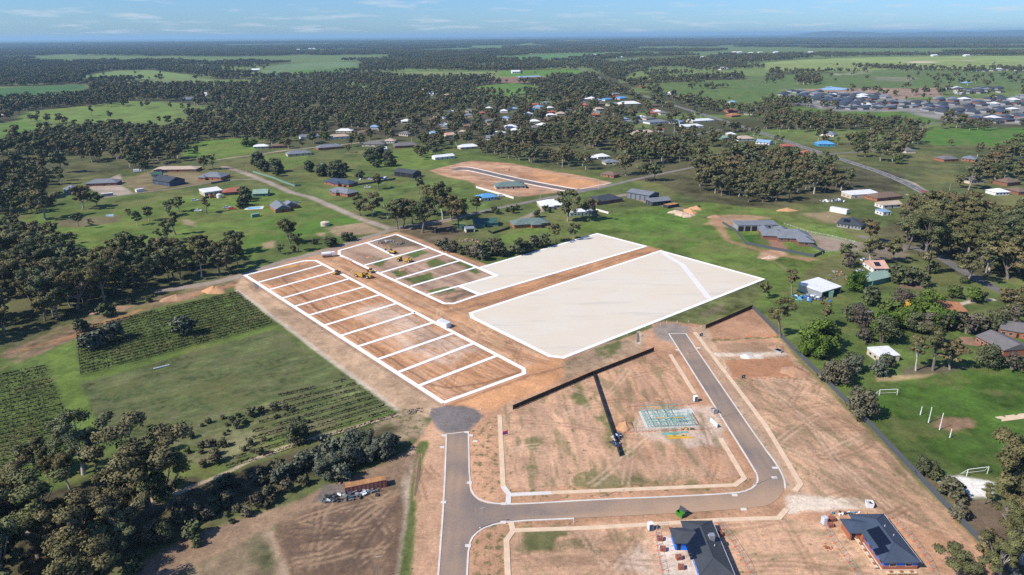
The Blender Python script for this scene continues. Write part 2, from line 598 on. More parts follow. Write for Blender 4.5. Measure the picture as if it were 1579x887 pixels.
# base: pasture near, mixed far
ALL = np.arange(len(GX))
mixf = np.clip((N400 - 0.44) / 0.16, 0, 1)
GC[:] = shade(GRASS, ALL, 0.5) * (1 - 0.5 * mixf)[:, None] + shade(FLOOR, ALL, 0.5) * (0.5 * mixf)[:, None]
rr = np.hypot(GX, GY)
dry = np.clip((fbm(GX, GY, 45, 41, 4) - 0.52) / 0.12, 0, 1) * 0.4
GC[:] = GC * (1 - dry)[:, None] + shade(DRY, ALL, 0.3) * dry[:, None]
far = np.clip((rr - 4500) / 4500, 0, 1)
fx = fbm(GX, GY * 1.0, 1500, 51, 4)
farcol = C(0.035, 0.046, 0.030)[None, :] * (0.75 + 0.5 * N400)[:, None]
isfield = np.clip((fx - 0.60) / 0.03, 0, 1)[:, None]
farcol = farcol * (1 - isfield) + C(0.10, 0.15, 0.05)[None, :] * isfield
GC[:] = GC * (1 - far)[:, None] + farcol * far[:, None]

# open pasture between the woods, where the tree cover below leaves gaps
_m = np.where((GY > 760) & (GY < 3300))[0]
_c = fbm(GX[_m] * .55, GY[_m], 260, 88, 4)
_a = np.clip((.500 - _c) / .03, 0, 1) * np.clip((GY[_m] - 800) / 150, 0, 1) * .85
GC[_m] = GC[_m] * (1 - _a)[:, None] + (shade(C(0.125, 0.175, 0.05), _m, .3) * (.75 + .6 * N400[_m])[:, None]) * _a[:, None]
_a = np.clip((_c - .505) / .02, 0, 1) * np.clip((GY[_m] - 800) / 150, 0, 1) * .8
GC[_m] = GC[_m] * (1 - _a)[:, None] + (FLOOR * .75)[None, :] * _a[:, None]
_m = np.where((GY > 3000) & (GY < 18000))[0]
_c = fbm(GX[_m] * .5, GY[_m] * .8, 900, 95, 4)
_a = np.clip((.432 - _c) / .02, 0, 1) * .9
GC[_m] = GC[_m] * (1 - _a)[:, None] + C(0.125, 0.17, 0.055)[None, :] * _a[:, None]
# distant paddocks
PADDOCKS = [
    ([(115, 118), (180, 109), (232, 108), (302, 117), (290, 121), (200, 123), (120, 126)], C(0.16, 0.23, 0.07)),
    ([(165, 131), (240, 122), (300, 119.5), (335, 122), (250, 135), (215, 138)], C(0.16, 0.20, 0.075)),
    ([(-40, 137), (60, 133), (125, 130), (150, 141), (100, 151), (-40, 156)], C(0.055, 0.13, 0.045)),
    ([(20, 190), (40, 172), (120, 165), (190, 156), (250, 157), (292, 160), (296, 168), (240, 184), (185, 198), (120, 190), (50, 186)], C(0.14, 0.20, 0.05)),
    ([(-40, 195), (30, 187), (60, 195), (55, 210), (0, 222), (-40, 225)], C(0.10, 0.17, 0.035)),
    ([(265, 226), (300, 219), (372, 214), (402, 226), (390, 236), (330, 245), (280, 240)], C(0.10, 0.19, 0.03)),
    ([(395, 118), (420, 100), (500, 96), (552, 94.5), (552, 105), (500, 112), (450, 115)], C(0.13, 0.19, 0.085)),
    ([(440, 110), (552, 103), (552, 109), (480, 114)], C(0.085, 0.17, 0.035)),
    ([(585, 116), (640, 111), (770, 111), (900, 113), (890, 119), (775, 120), (640, 121)], C(0.19, 0.22, 0.08)),
    ([(700, 137), (790, 128), (835, 134), (835, 140), (790, 147), (720, 144)], C(0.10, 0.20, 0.035)),
    ([(605, 77.5), (690, 75), (775, 71.8), (775, 76.5), (680, 79.5)], C(0.10, 0.17, 0.06)),
    ([(755, 89), (800, 86), (860, 84), (985, 79), (985, 83), (860, 91), (770, 93)], C(0.10, 0.19, 0.065)),
    ([(770, 110.5), (850, 108), (900, 108), (914, 117), (850, 118), (770, 118)], C(0.10, 0.21, 0.03)),
    ([(955, 128), (975, 112), (1010, 106), (1100, 102), (1185, 99), (1185, 117), (1090, 118), (1020, 126)], C(0.15, 0.205, 0.06)),
    ([(1000, 130), (1080, 124), (1200, 122), (1200, 160), (1130, 170), (1060, 153)], C(0.095, 0.15, 0.04)),
    ([(1179, 97), (1240, 92), (1350, 88), (1600, 86), (1600, 106), (1400, 107), (1250, 110), (1179, 108)], C(0.23, 0.28, 0.085)),
    ([(1150, 118), (1300, 112), (1600, 112), (1600, 140), (1400, 136), (1150, 137)], C(0.10, 0.15, 0.045)),
    ([(1215, 163), (1300, 172), (1450, 174), (1440, 192), (1320, 186), (1225, 176)], C(0.085, 0.16, 0.03)),
    ([(1412, 212), (1440, 197), (1600, 197), (1600, 226), (1440, 224)], C(0.07, 0.155, 0.025)),
    ([(660, 62.5), (760, 60.5), (760, 62), (660, 64)], C(0.12, 0.17, 0.08)),
    ([(915, 66), (990, 65), (990, 67), (915, 68.3)], C(0.10, 0.17, 0.07)),
    ([(1220, 66), (1300, 64.5), (1300, 66), (1220, 67.2)], C(0.10, 0.17, 0.07)),
]
for P, c in PADDOCKS:
    paint(P, c, soft=4, warp=6, var=0.25)
for P in ([(238, 78), (252, 77.3), (252, 78.6), (238, 79.3)], [(861, 62), (874, 61.5), (874, 62.8), (861, 63.3)], [(912, 62.6), (938, 62), (938, 63.2), (912, 63.8)], [(213, 79.3), (225, 79), (225, 80), (213, 80.3)], [(992, 62.3), (1003, 62), (1003, 63), (992, 63.2)]):
    paint(P, C(0.55, 0.42, 0.03), soft=15, warp=10, var=0.1)
paint([(755, 121), (835, 117), (845, 126), (800, 128), (755, 127)], C(0.22, 0.13, 0.09), soft=4, warp=5)
paint([(385, 149), (450, 146), (448, 153), (385, 155)], C(0.27, 0.19, 0.13), soft=4, warp=5)
paint([(1205, 139), (1300, 136), (1450, 136), (1450, 148), (1390, 152), (1280, 144)], C(0.26, 0.18, 0.13), soft=4, warp=8, var=0.5)
paint([(1200, 145), (1345, 147), (1410, 155), (1579, 150), (1600, 192), (1470, 190), (1390, 172), (1290, 172), (1210, 158)], C(0.20, 0.19, 0.17), soft=4, warp=5, var=0.4)
paint([(1280, 112), (1345, 108), (1345, 114), (1290, 117)], C(0.34, 0.28, 0.2), soft=5, warp=14, holes=(40, 0.55, 0.15))
paint([(1395, 95), (1443, 94.5), (1443, 97), (1405, 97.6)], C(0.45, 0.36, 0.26), soft=5, warp=14)
paint([(1475, 93), (1498, 92.3), (1498, 94), (1478, 94.6)], C(0.45, 0.33, 0.24), soft=5, warp=10)
paint([(1350, 118), (1420, 120), (1400, 126), (1350, 125)], C(0.2, 0.18, 0.12), soft=5, warp=14, amt=.7)
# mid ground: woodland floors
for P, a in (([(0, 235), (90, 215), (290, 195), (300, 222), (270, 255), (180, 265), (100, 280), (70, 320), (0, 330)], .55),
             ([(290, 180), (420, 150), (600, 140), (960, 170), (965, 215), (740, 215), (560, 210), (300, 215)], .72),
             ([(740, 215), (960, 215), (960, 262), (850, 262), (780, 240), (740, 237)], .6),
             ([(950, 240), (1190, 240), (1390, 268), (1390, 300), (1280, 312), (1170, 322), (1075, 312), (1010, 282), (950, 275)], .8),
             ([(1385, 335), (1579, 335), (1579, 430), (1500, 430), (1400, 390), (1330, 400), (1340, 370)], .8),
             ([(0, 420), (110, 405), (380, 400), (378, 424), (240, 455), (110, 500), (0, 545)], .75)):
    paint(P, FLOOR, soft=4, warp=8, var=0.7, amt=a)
# paddocks left of centre
paint([(60, 330), (100, 345), (330, 290), (440, 295), (500, 320), (555, 345), (500, 362), (420, 372), (390, 400), (250, 400), (100, 378), (20, 350)], BRIGHT, soft=2, warp=4, var=0.45)
paint([(420, 335), (520, 320), (560, 343), (450, 366), (380, 380), (400, 345)], LUSH * 1.15, soft=4, warp=5, var=0.4)
paint([(70, 345), (130, 336), (190, 332), (185, 342), (110, 352)], C(0.15, 0.11, 0.07), soft=2, warp=5, amt=.8)
for P in ([(500, 352), (560, 343), (590, 357), (560, 362), (520, 364)], [(404, 375), (426, 372), (422, 383), (408, 383)], [(487, 360), (502, 359), (500, 365), (488, 364)], [(280, 338), (305, 342), (300, 350), (285, 345)]):
    paint(P, C(0.33, 0.23, 0.15), soft=1.5, warp=3, amt=.85)
paint([(135, 290), (185, 268), (190, 288), (208, 299), (165, 304)], GRAVEL * 1.05, soft=1, warp=1, amt=.9)
paint([(185, 280), (240, 262), (340, 270), (350, 278), (260, 290), (215, 297)], C(0.20, 0.16, 0.085), soft=2, warp=4)
paint([(290, 225), (372, 216), (395, 236), (335, 247)], BRIGHT, soft=3, warp=3)
paint([(390, 290), (500, 290), (640, 270), (720, 280), (760, 320), (700, 350), (620, 320), (560, 330), (480, 305)], GRASS * 1.15, soft=3, warp=4, var=0.6)
paint([(560, 240), (640, 228), (700, 240), (690, 258), (620, 262), (560, 250)], BRIGHT * 1.02, soft=3, warp=3)
paint([(385, 240), (470, 236), (480, 250), (440, 262), (400, 262)], BRIGHT * 0.95, soft=3, warp=4)
SUBDIV = [(662, 263), (689, 256), (727, 247.5), (790, 252), (821, 259), (902, 272), (944, 282), (925, 290), (893, 293), (862, 297), (800, 304), (764, 298), (742, 291), (722, 279), (690, 273)]
paint(SUBDIV, EARTH * 0.92, soft=1, warp=2.5, var=0.6)
stripes(SUBDIV, math.radians(150), 2.0, 30, C(0.30, 0.17, 0.10), .7, .54, .2, 214)
stripes(SUBDIV, math.radians(160), 3.0, 40, C(0.50, 0.33, 0.22), .6, .55, .2, 224)
paint([(690, 258), (700, 254), (790, 262), (905, 280), (890, 290), (850, 284), (780, 268), (735, 258)], C(0.40, 0.21, 0.11), soft=2, warp=3, amt=.6)
paint([(820, 262), (930, 284), (890, 294), (830, 280)], ORANGE * 1.05, soft=4, warp=4, var=.3)
paint([(700, 262), (720, 257), (800, 268), (800, 282), (740, 276)], PINK * 0.8, soft=2, warp=3, amt=.7)
paint([(640, 355), (700, 330), (780, 330), (870, 345), (880, 372), (760, 395), (680, 380)], C(0.085, 0.105, 0.035), soft=3, warp=5, var=.8)
paint([(760, 372), (790, 352), (860, 352), (870, 366), (830, 377)], BRIGHT, soft=2, warp=3, amt=.9)
paint([(615, 355), (680, 340), (720, 360), (690, 378), (640, 372)], C(0.13, 0.10, 0.06), soft=3, warp=5, var=.6)
# bright field right of the pads
paint([(872, 362), (900, 342), (980, 320), (1085, 312), (1180, 322), (1280, 345), (1330, 375), (1270, 400), (1245, 420), (1180, 480), (1060, 500), (1178, 432), (1018, 385), (925, 360)], BRIGHT * 0.98, soft=2, warp=4, var=0.55)
paint([(940, 340), (1040, 320), (1100, 345), (1080, 390), (1000, 375)], LUSH * 1.15, soft=12, warp=6, var=0.5, amt=.75)
paint([(1085, 345), (1120, 330), (1190, 335), (1160, 340), (1120, 350)], PINK * .8, soft=2, warp=4, amt=.85)
paint([(1170, 388), (1200, 384), (1215, 395), (1190, 402), (1170, 398)], PINK * 1.0, soft=1.5, warp=3)
paint([(1095, 340), (1110, 338), (1125, 370), (1150, 378), (1200, 392), (1265, 400), (1250, 404), (1180, 390), (1118, 372)], EARTH * 0.8, soft=1.2, warp=1.5, amt=.9)
paint([(1100, 335), (1150, 340), (1330, 375), (1345, 395), (1310, 385), (1270, 375), (1230, 362)], GRAVEL * .75, soft=2, warp=2, amt=.8)
paint([(1240, 330), (1290, 325), (1330, 345), (1270, 345)], C(0.26, 0.19, 0.11), soft=3, warp=4, amt=.8)
paint([(1330, 375), (1400, 378), (1400, 400), (1340, 400)], C(0.20, 0.16, 0.12), soft=3, warp=4, amt=.8)
paint([(1140, 362), (1180, 362), (1188, 378), (1160, 378)], C(0.045, 0.105, 0.02), soft=.5, warp=.3, var=.2)
paint([(1193, 378), (1220, 383), (1226, 388), (1195, 384)], C(0.045, 0.105, 0.02), soft=.5, warp=.3, var=.2)
paint([(1183, 362), (1200, 365), (1215, 385), (1235, 390), (1190, 386)], C(0.26, 0.14, 0.095), soft=.6, warp=.6, var=.2)
paint([(1255, 362), (1290, 372), (1318, 378), (1290, 388), (1262, 386)], C(0.24, 0.185, 0.14), soft=1, warp=1.5)
# school grounds
paint([(1165, 480), (1240, 440), (1330, 440), (1579, 500), (1600, 560), (1579, 640), (1579, 735), (1500, 810), (1480, 800)], GRASS * 1.12, soft=1.5, warp=2, var=.5)
paint([(1330, 610), (1400, 590), (1500, 570), (1600, 560), (1600, 740), (1500, 725), (1440, 700)], LUSH * 0.85, soft=3, warp=4, var=.6)
paint([(1430, 655), (1455, 645), (1495, 645), (1500, 655), (1470, 665)], PINK * .6, soft=1.5, warp=3, amt=.9)
paint([(1345, 580), (1400, 577), (1440, 578), (1430, 584), (1380, 587), (1350, 588)], C(0.36, 0.26, 0.14), soft=1, warp=2, amt=.85)
paint([(1390, 572), (1430, 560), (1500, 566), (1450, 578), (1400, 580)], C(0.13, 0.10, 0.07), soft=2, warp=2, amt=.8)
paint([(1445, 740), (1480, 733), (1530, 745), (1530, 765), (1490, 770), (1465, 760)], C(0.66, 0.63, 0.58), soft=1, warp=2, var=.12)
paint([(1400, 715), (1440, 740), (1470, 765), (1540, 770), (1579, 800), (1579, 887), (1530, 850), (1480, 800)], C(0.15, 0.105, 0.075), soft=1.5, warp=2, amt=.9)
paint([(1383, 437), (1400, 434), (1430, 440), (1420, 447), (1390, 445)], C(0.17, 0.11, 0.08), soft=1, warp=2, amt=.9)
paint([(1480, 520), (1500, 520), (1515, 535), (1480, 530)], C(0.30, 0.17, 0.12), soft=.6, warp=.6, amt=.9)
paint([(1190, 405), (1230, 420), (1260, 445), (1200, 470), (1175, 460)], BRIGHT, soft=3, warp=3, amt=.7)
# left: vineyard, field, creek bank
paint([(70, 540), (360, 447), (430, 500), (620, 632), (560, 655), (460, 690), (330, 740), (150, 730), (0, 780), (0, 560)], GRASS * 1.05, soft=1.5, warp=2, var=.5)
paint([(122, 590), (425, 507), (612, 630), (560, 648), (440, 650), (300, 690), (165, 680)], C(0.098, 0.122, 0.045), soft=2, warp=3, var=1.0, weed=.55)
paint([(250, 640), (420, 625), (540, 640), (460, 690), (330, 735), (260, 700)], C(0.115, 0.11, 0.055), soft=3, warp=6, var=.8, holes=(9, .48, .2))
paint([(-60, 590), (72, 562), (130, 700), (100, 745), (-60, 780)], GRASS * 1.08, soft=1.5, warp=2, var=.4)
paint([(113, 512), (362, 448), (425, 500), (122, 578)], GRASS * 1.05, soft=1.5, warp=2, var=.4)
paint([(72, 545), (112, 525), (122, 580), (160, 680), (128, 695)], BRIGHT * 1.0, soft=1.5, warp=1.5, var=.35)
paint([(120, 585), (425, 503), (428, 507), (124, 594)], BRIGHT * .98, soft=.8, warp=1, var=.35)
paint([(0, 545), (110, 497), (230, 462), (330, 432), (378, 422), (372, 440), (345, 446), (250, 474), (130, 510), (110, 525), (0, 570)], C(0.20, 0.135, 0.085), soft=1.5, warp=4, var=.8, holes=(10, .38, .3))
stroke([(30, 540), (110, 520), (180, 490), (260, 465), (330, 447), (372, 438)], 4, ORANGE * .75, warp=2, amt=.8, holes=(12, .42, .3))
# dirt verge along the vineyard
paint([(362, 445), (376, 424), (683, 622), (672, 645), (620, 640), (608, 628)], C(0.40, 0.272, 0.172), soft=1, warp=1, var=.5, weed=.22)
stroke([(366, 448), (612, 632)], 2.2, PALE * .8, warp=.8, amt=.8)
stroke([(380, 428), (682, 624)], 3.0, C(0.24, 0.17, 0.125), warp=.8, amt=.6)
paint([(383, 432), (402, 429), (404, 447), (396, 452), (386, 445)], C(0.30, 0.19, 0.12), soft=1, warp=1)
# the estate's bare earth
SITE = [(376, 424), (440, 402), (500, 384), (560, 368), (612, 358), (640, 366), (765, 414), (922, 360), (1000, 380), (1020, 386), (1040, 395), (760, 492), (870, 552), (1010, 505), (1040, 508), (1090, 500), (1160, 474), (1225, 538), (1470, 790), (1579, 900), (1700, 1000), (600, 1000), (625, 760), (632, 700), (655, 660), (672, 640), (683, 622)]
paint(SITE, EARTH, soft=.8, warp=1, var=.35)
ALONG = math.radians(130.5); ACROSS = math.radians(40.0)
BLOCK_A = [(376, 424), (468, 399.5), (487, 400), (808, 569), (808, 576), (683, 622)]
BLOCK_B = [(522, 386), (612, 361), (769, 422), (764, 428), (700, 468), (686, 468), (522, 394)]
PAD_1 = [(764, 428), (735, 412), (921, 360), (997, 380), (715, 466)]
PAD_2 = [(725, 483), (1020, 386), (1178, 431), (871, 552), (847, 549), (728, 488)]
paint(BLOCK_A, ORANGE, soft=1.5, warp=1.5, var=.3)
stripes(BLOCK_A, ALONG + .25, 1.1, 26, C(0.30, 0.155, 0.08), .8, .52, .2, 3)
stripes(BLOCK_A, ACROSS + .1, 1.6, 18, C(0.33, 0.18, 0.10), .6, .56, .2, 13)
stripes(BLOCK_A, ALONG, 1.0, 40, PINK * 1.15, .7, .56, .2, 8)
paint([(545, 478), (600, 468), (700, 525), (735, 540), (690, 568), (640, 545)], C(0.53, 0.385, 0.285), soft=5, warp=6, var=.5, amt=.85)
stroke([(575, 490), (640, 525), (700, 552)], 2.5, C(0.45, 0.26, 0.14), warp=2, amt=.7)
paint([(470, 398), (376, 425), (420, 440), (520, 412)], C(0.27, 0.165, 0.10), soft=3, warp=4, amt=.7)
stroke([(425, 414), (455, 409)], 4, C(0.50, 0.27, 0.10), amt=.8, warp=1.5)
stroke([(434, 430), (499, 487), (638, 577), (668, 595), (690, 599), (745, 592), (800, 575)], 1.3, C(0.24, 0.13, 0.075), soft=.5, warp=.4, z=.42, amt=.9)
stroke([(395, 425), (600, 560), (690, 612), (800, 580)], 1.0, C(0.30, 0.17, 0.10), soft=.5, warp=.4, z=.2, amt=.6)
stroke([(590, 468), (700, 532), (735, 560)], 1.0, C(0.25, 0.15, 0.09), soft=.4, warp=.6, amt=.6, z=.15)
stroke([(452, 470), (515, 481), (560, 462)], 1.6, C(0.22, 0.12, 0.07), soft=.6, warp=1.5, amt=.55)
# the unmade road between the blocks
ROADBED = [(487, 398), (520, 387), (524, 396), (690, 470), (712, 468), (1000, 381), (1020, 386), (727, 483), (730, 490), (850, 552), (880, 556), (800, 600), (690, 625), (808, 576), (808, 568)]
paint(ROADBED, ORANGE * 1.02, soft=1, warp=1, var=.35)
stripes([(487, 398), (524, 394), (690, 470), (740, 480), (860, 552), (808, 568)], ALONG, 0.9, 30, C(0.52, 0.36, 0.24), .6, .5, .3, 14)
stripes([(487, 398), (524, 394), (690, 470), (740, 480), (860, 552), (808, 568)], ALONG, 1.4, 40, C(0.33, 0.19, 0.115), .6, .55, .25, 24)
stripes([(700, 470), (1000, 380), (1022, 386), (727, 485)], ACROSS, 1.0, 30, C(0.30, 0.17, 0.10), .6, .52, .3, 34)
stroke([(735, 474), (870, 430), (950, 402), (1005, 388)], 1.0, C(0.25, 0.14, 0.085), soft=.4, warp=.5, amt=.8, z=.3)
stroke([(527, 398), (600, 432), (690, 474)], 1.6, C(0.22, 0.125, 0.08), soft=.5, warp=.8, amt=.75, z=.3)
stroke([(520, 396), (560, 425), (640, 470), (720, 505), (800, 545)], 1.2, C(0.27, 0.155, 0.09), soft=.5, warp=1, amt=.5)
stroke([(690, 480), (740, 470), (790, 460)], 3, C(0.25, 0.15, 0.095), soft=1, warp=2, amt=.6)
stroke([(700, 520), (760, 510), (800, 540)], 1.5, C(0.25, 0.15, 0.09), soft=.6, warp=2, amt=.5)
paint([(690, 622), (870, 560), (905, 560), (880, 575), (800, 620), (720, 640)], ORANGE * 1.1, soft=2, warp=2, var=.35)
stroke([(685, 628), (810, 582), (850, 572), (885, 562)], 1.4, C(0.27, 0.15, 0.09), soft=.5, warp=1, amt=.75, z=.3)
paint([(870, 558), (930, 528), (1000, 512), (990, 540), (870, 590)], C(0.34, 0.235, 0.15), soft=1.5, warp=3, var=.5, weed=.3)
paint([(920, 540), (965, 520), (960, 545), (925, 555)], C(0.09, 0.12, 0.035), soft=1.5, warp=4, amt=.85, holes=(6, .42, .2))
paint([(1020, 492), (1178, 434), (1165, 470), (1090, 500), (1045, 500)], C(0.115, 0.125, 0.045), soft=1.5, warp=3, var=.7)
paint([(1080, 482), (1120, 470), (1115, 482), (1085, 490)], C(0.18, 0.14, 0.09), soft=1, warp=3, amt=.7)
paint([(1005, 500), (1030, 496), (1060, 500), (1095, 500), (1080, 515), (1010, 520)], EARTH * .85, soft=1, warp=2)
# block B, half cleared
paint(BLOCK_B, C(0.30, 0.195, 0.14), soft=1, warp=1, var=.4)
stripes(BLOCK_B, ALONG, 3.0, 40, C(0.42, 0.30, 0.21), .7, .5, .25, 44)
paint([(575, 370), (612, 361), (655, 378), (600, 384)], C(0.13, 0.105, 0.07), soft=1.5, warp=2, amt=.9)
for P in ([(580, 398), (596, 403), (590, 412), (578, 407)], [(625, 392), (650, 384), (662, 390), (640, 398)], [(655, 404), (672, 398), (695, 410), (665, 412)], [(690, 402), (702, 400), (745, 420), (735, 422)], [(622, 430), (665, 420), (670, 430), (640, 438)], [(650, 450), (690, 442), (700, 448), (668, 456)], [(602, 420), (622, 414), (628, 424), (612, 428)]):
    paint(P, C(0.07, 0.12, 0.025), soft=.8, warp=2.5, amt=.9)
paint([(668, 456), (720, 444), (735, 450), (700, 466)], C(0.16, 0.115, 0.075), soft=1, warp=3, amt=.8)
stroke([(526, 392), (688, 466)], 4, PINK * .95, warp=.6, amt=.7)
# residential lots
LOTS = [(775, 625), (1005, 545), (1040, 560), (1150, 745), (780, 762)]
paint(LOTS, PINK * .98, soft=1, warp=1, var=.5, weed=.30)
paint([(925, 572), (1030, 545), (1110, 665), (1150, 735), (960, 705)], EARTH * 1.02, soft=1.5, warp=2, var=.4, weed=.12)
stripes(LOTS, math.radians(92), 1.1, 18, PINK * 1.12, .6, .52, .25, 54)
stripes(LOTS, math.radians(95), 1.6, 14, C(0.33, 0.21, 0.14), .6, .56, .22, 64)
paint([(955, 660), (1000, 640), (1090, 625), (1110, 655), (1125, 690), (1060, 690)], C(0.52, 0.41, 0.32), soft=2, warp=4, var=.3, amt=.8)
paint([(935, 655), (975, 640), (985, 665), (950, 668)], EARTH * .75, soft=1.5, warp=2, amt=.8)
stroke([(1080, 510), (1235, 755)], 9, C(0.40, 0.28, 0.19), soft=1, warp=1, amt=.8, weed=.38)
RIGHTLOTS = [(1095, 525), (1215, 535), (1470, 790), (1470, 830), (1240, 760)]
paint(RIGHTLOTS, PINK * .95, soft=1, warp=2, var=.55, weed=.24)
stripes(RIGHTLOTS, math.radians(120), 1.2, 12, C(0.33, 0.215, 0.14), .65, .54, .22, 74)
stripes(RIGHTLOTS, math.radians(95), 1.0, 14, PINK * 1.12, .6, .54, .22, 84)
paint([(1092, 500), (1160, 476), (1195, 520), (1100, 522)], C(0.37, 0.22, 0.14), soft=1, warp=1, var=.3)
stroke([(1098, 524), (1200, 520)], 2, C(0.13, 0.14, 0.05), soft=.6, warp=1.2, amt=.8, holes=(3, .42, .2))
paint([(1105, 530), (1205, 528), (1215, 545), (1115, 550)], C(0.34, 0.22, 0.14), soft=1, warp=2, amt=.8)
paint([(1118, 556), (1215, 552), (1240, 578), (1130, 582)], C(0.37, 0.20, 0.115), soft=.6, warp=.8, var=.2)
stroke([(1105, 546), (1200, 543)], 3, PALE, soft=.8, warp=1, amt=.6)
stroke([(1180, 490), (1240, 560), (1340, 660), (1400, 720), (1480, 800), (1579, 905)], 3.4, C(0.12, 0.14, 0.05), soft=1, warp=1.6, amt=.85)
stroke([(1380, 720), (1420, 765), (1480, 830)], 3, C(0.13, 0.13, 0.055), soft=1, warp=2.5, amt=.7, holes=(5, .45, .2))
stroke([(1290, 640), (1360, 720), (1440, 790), (1500, 850)], 5, PINK * 1.1, soft=2, warp=2, amt=.6)
paint([(1240, 745), (1290, 722), (1330, 730), (1335, 760), (1260, 768)], C(0.38, 0.245, 0.16), soft=2, warp=2, amt=.8)
paint([(1215, 765), (1330, 768), (1345, 785), (1230, 790), (1190, 790)], PALE * .95, soft=1, warp=2, var=.2)
WEEDY = C(0.20, 0.165, 0.085)
stripes(LOTS, math.radians(94), 2.2, 9, WEEDY, .7, .63, .13, 154)
stripes(RIGHTLOTS, math.radians(118), 1.3, 7, WEEDY, .7, .63, .12, 164)
stripes(RIGHTLOTS, math.radians(100), 2.4, 8, C(0.30, 0.20, 0.125), .6, .62, .16, 174)
# front lots
FRONT = [(785, 815), (1000, 805), (1200, 795), (1280, 810), (1500, 900), (1500, 1000), (780, 1000)]
paint(FRONT, PINK * .95, soft=1, warp=1, var=.5, weed=.30)
stripes(FRONT, math.radians(100), 1.2, 9, C(0.36, 0.235, 0.155), .6, .55, .22, 94)
stripes(FRONT, math.radians(20), 2.0, 6, WEEDY, .6, .62, .14, 184)
stripes(FRONT, math.radians(4), 1.2, 12, PINK * 1.14, .6, .55, .22, 104)
paint([(790, 820), (890, 815), (920, 850), (800, 850)], C(0.10, 0.12, 0.04), soft=1.5, warp=5, amt=.85, holes=(7, .47, .15))
paint([(960, 850), (1000, 835), (1000, 887), (955, 880)], C(0.55, 0.44, 0.34), soft=2, warp=4, amt=.7)
paint([(1015, 830), (1040, 825), (1078, 887), (1020, 900)], C(0.52, 0.44, 0.36), soft=1.5, warp=1.5, amt=.9)
paint([(730, 812), (785, 806), (785, 1000), (722, 1000)], EARTH, soft=1, warp=1, var=.35, weed=.48)
paint([(725, 650), (772, 640), (776, 765), (740, 770), (728, 740)], EARTH * 1.02, soft=1, warp=1, var=.35, weed=.45)
paint([(775, 755), (1160, 735), (1165, 752), (780, 775)], EARTH, soft=.8, warp=1, var=.35, weed=.42)
paint([(790, 798), (1210, 775), (1210, 795), (790, 812)], EARTH * .9, soft=.8, warp=1, var=.35, weed=.36)
paint([(810, 664), (850, 690), (960, 730), (1140, 740), (1140, 752), (790, 760), (778, 700)], C(0.11, 0.12, 0.045), soft=3, warp=6, amt=.75, holes=(7, .56, .12))
paint([(900, 600), (930, 640), (955, 700), (940, 690), (915, 640), (880, 610)], C(0.10, 0.12, 0.04), soft=1.5, warp=4, amt=.85, holes=(5, .48, .15))
paint([(955, 690), (985, 690), (980, 702), (958, 706)], C(0.12, 0.13, 0.045), soft=1, warp=2, amt=.9, holes=(4, .4, .2))
# strip left of the street
paint([(633, 690), (690, 645), (690, 690), (676, 1000), (600, 1000), (620, 800)], PINK * .98, soft=1, warp=1.5, var=.35, weed=.14)
stroke([(655, 683), (640, 720), (630, 780), (622, 887), (615, 960)], 4.2, C(0.10, 0.13, 0.04), soft=.7, warp=1.2, amt=.95, z=-.25)
stroke([(648, 700), (643, 730), (640, 770)], 1.2, C(0.33, 0.215, 0.125), soft=.3, warp=.2)
stroke([(632, 700), (624, 760), (612, 830), (604, 900)], 3.0, C(0.44, 0.33, 0.24), soft=.7, warp=.8, amt=.9)
paint([(616, 632), (650, 640), (655, 665), (600, 690), (575, 665)], C(0.30, 0.22, 0.14), soft=2, warp=4, weed=.5, var=.5)
paint([(415, 825), (440, 795), (500, 770), (560, 755), (622, 750), (610, 900), (600, 1000), (440, 1000)], BROWN, soft=1.2, warp=1.5, var=.45)
stripes([(415, 825), (500, 770), (622, 750), (600, 887), (440, 887)], math.radians(70), 1.0, 10, C(0.23, 0.148, 0.092), .7, .57, .2, 114)
stripes([(415, 825), (500, 770), (622, 750), (600, 887), (440, 887)], math.radians(120), 1.2, 12, C(0.115, 0.078, 0.056), .7, .54, .2, 124)
stroke([(412, 820), (436, 887), (450, 940)], 3, C(0.40, 0.29, 0.20), soft=.8, warp=.8, amt=.7)
paint([(300, 870), (400, 815), (415, 830), (440, 900), (430, 1000), (280, 1000)], C(0.17, 0.125, 0.08), soft=1.5, warp=3, var=.8)
paint([(395, 812), (412, 830), (440, 900), (430, 1000), (330, 1000), (350, 860)], C(0.050, 0.062, 0.026), soft=2.5, warp=6, var=.8, holes=(9, .46, .25), amt=.85)  # dark green grass; the shadow over it is put into the colour
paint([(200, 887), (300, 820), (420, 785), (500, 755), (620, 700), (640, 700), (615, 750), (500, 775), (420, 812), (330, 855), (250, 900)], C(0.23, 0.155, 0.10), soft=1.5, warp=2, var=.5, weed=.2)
paint([(0, 770), (150, 740), (330, 740), (480, 690), (610, 655), (600, 690), (470, 740), (300, 815), (200, 870), (0, 1000)], C(0.085, 0.072, 0.040), soft=2, warp=4, var=1.0)  # gully floor; shadow among the scrub is painted into this dark brown
stripes([(122, 590), (425, 507), (612, 630), (560, 648), (440, 650), (300, 690), (165, 680)], math.atan2(*(lambda a, b: (b[1] - a[1], b[0] - a[0]))(G(124, 592), G(425, 505))), 3.2, 22, C(0.055, 0.075, 0.028), .75, .5, .2, 194)
stripes([(122, 590), (425, 507), (612, 630), (560, 648), (440, 650), (300, 690), (165, 680)], math.radians(20), 3.0, 9, C(0.16, 0.15, 0.075), .5, .6, .2, 204)
for k_ in range(20):
    f_ = (k_ + .5) / 20
    p_, q_ = (125 + 55 * f_, 598 + 90 * f_), (430 + 185 * f_, 510 + 125 * f_)
    stroke([p_, q_], .9, C(0.058, 0.080, 0.030), soft=.7, warp=.3, var=.4, amt=.62, holes=(7, .38, .25))
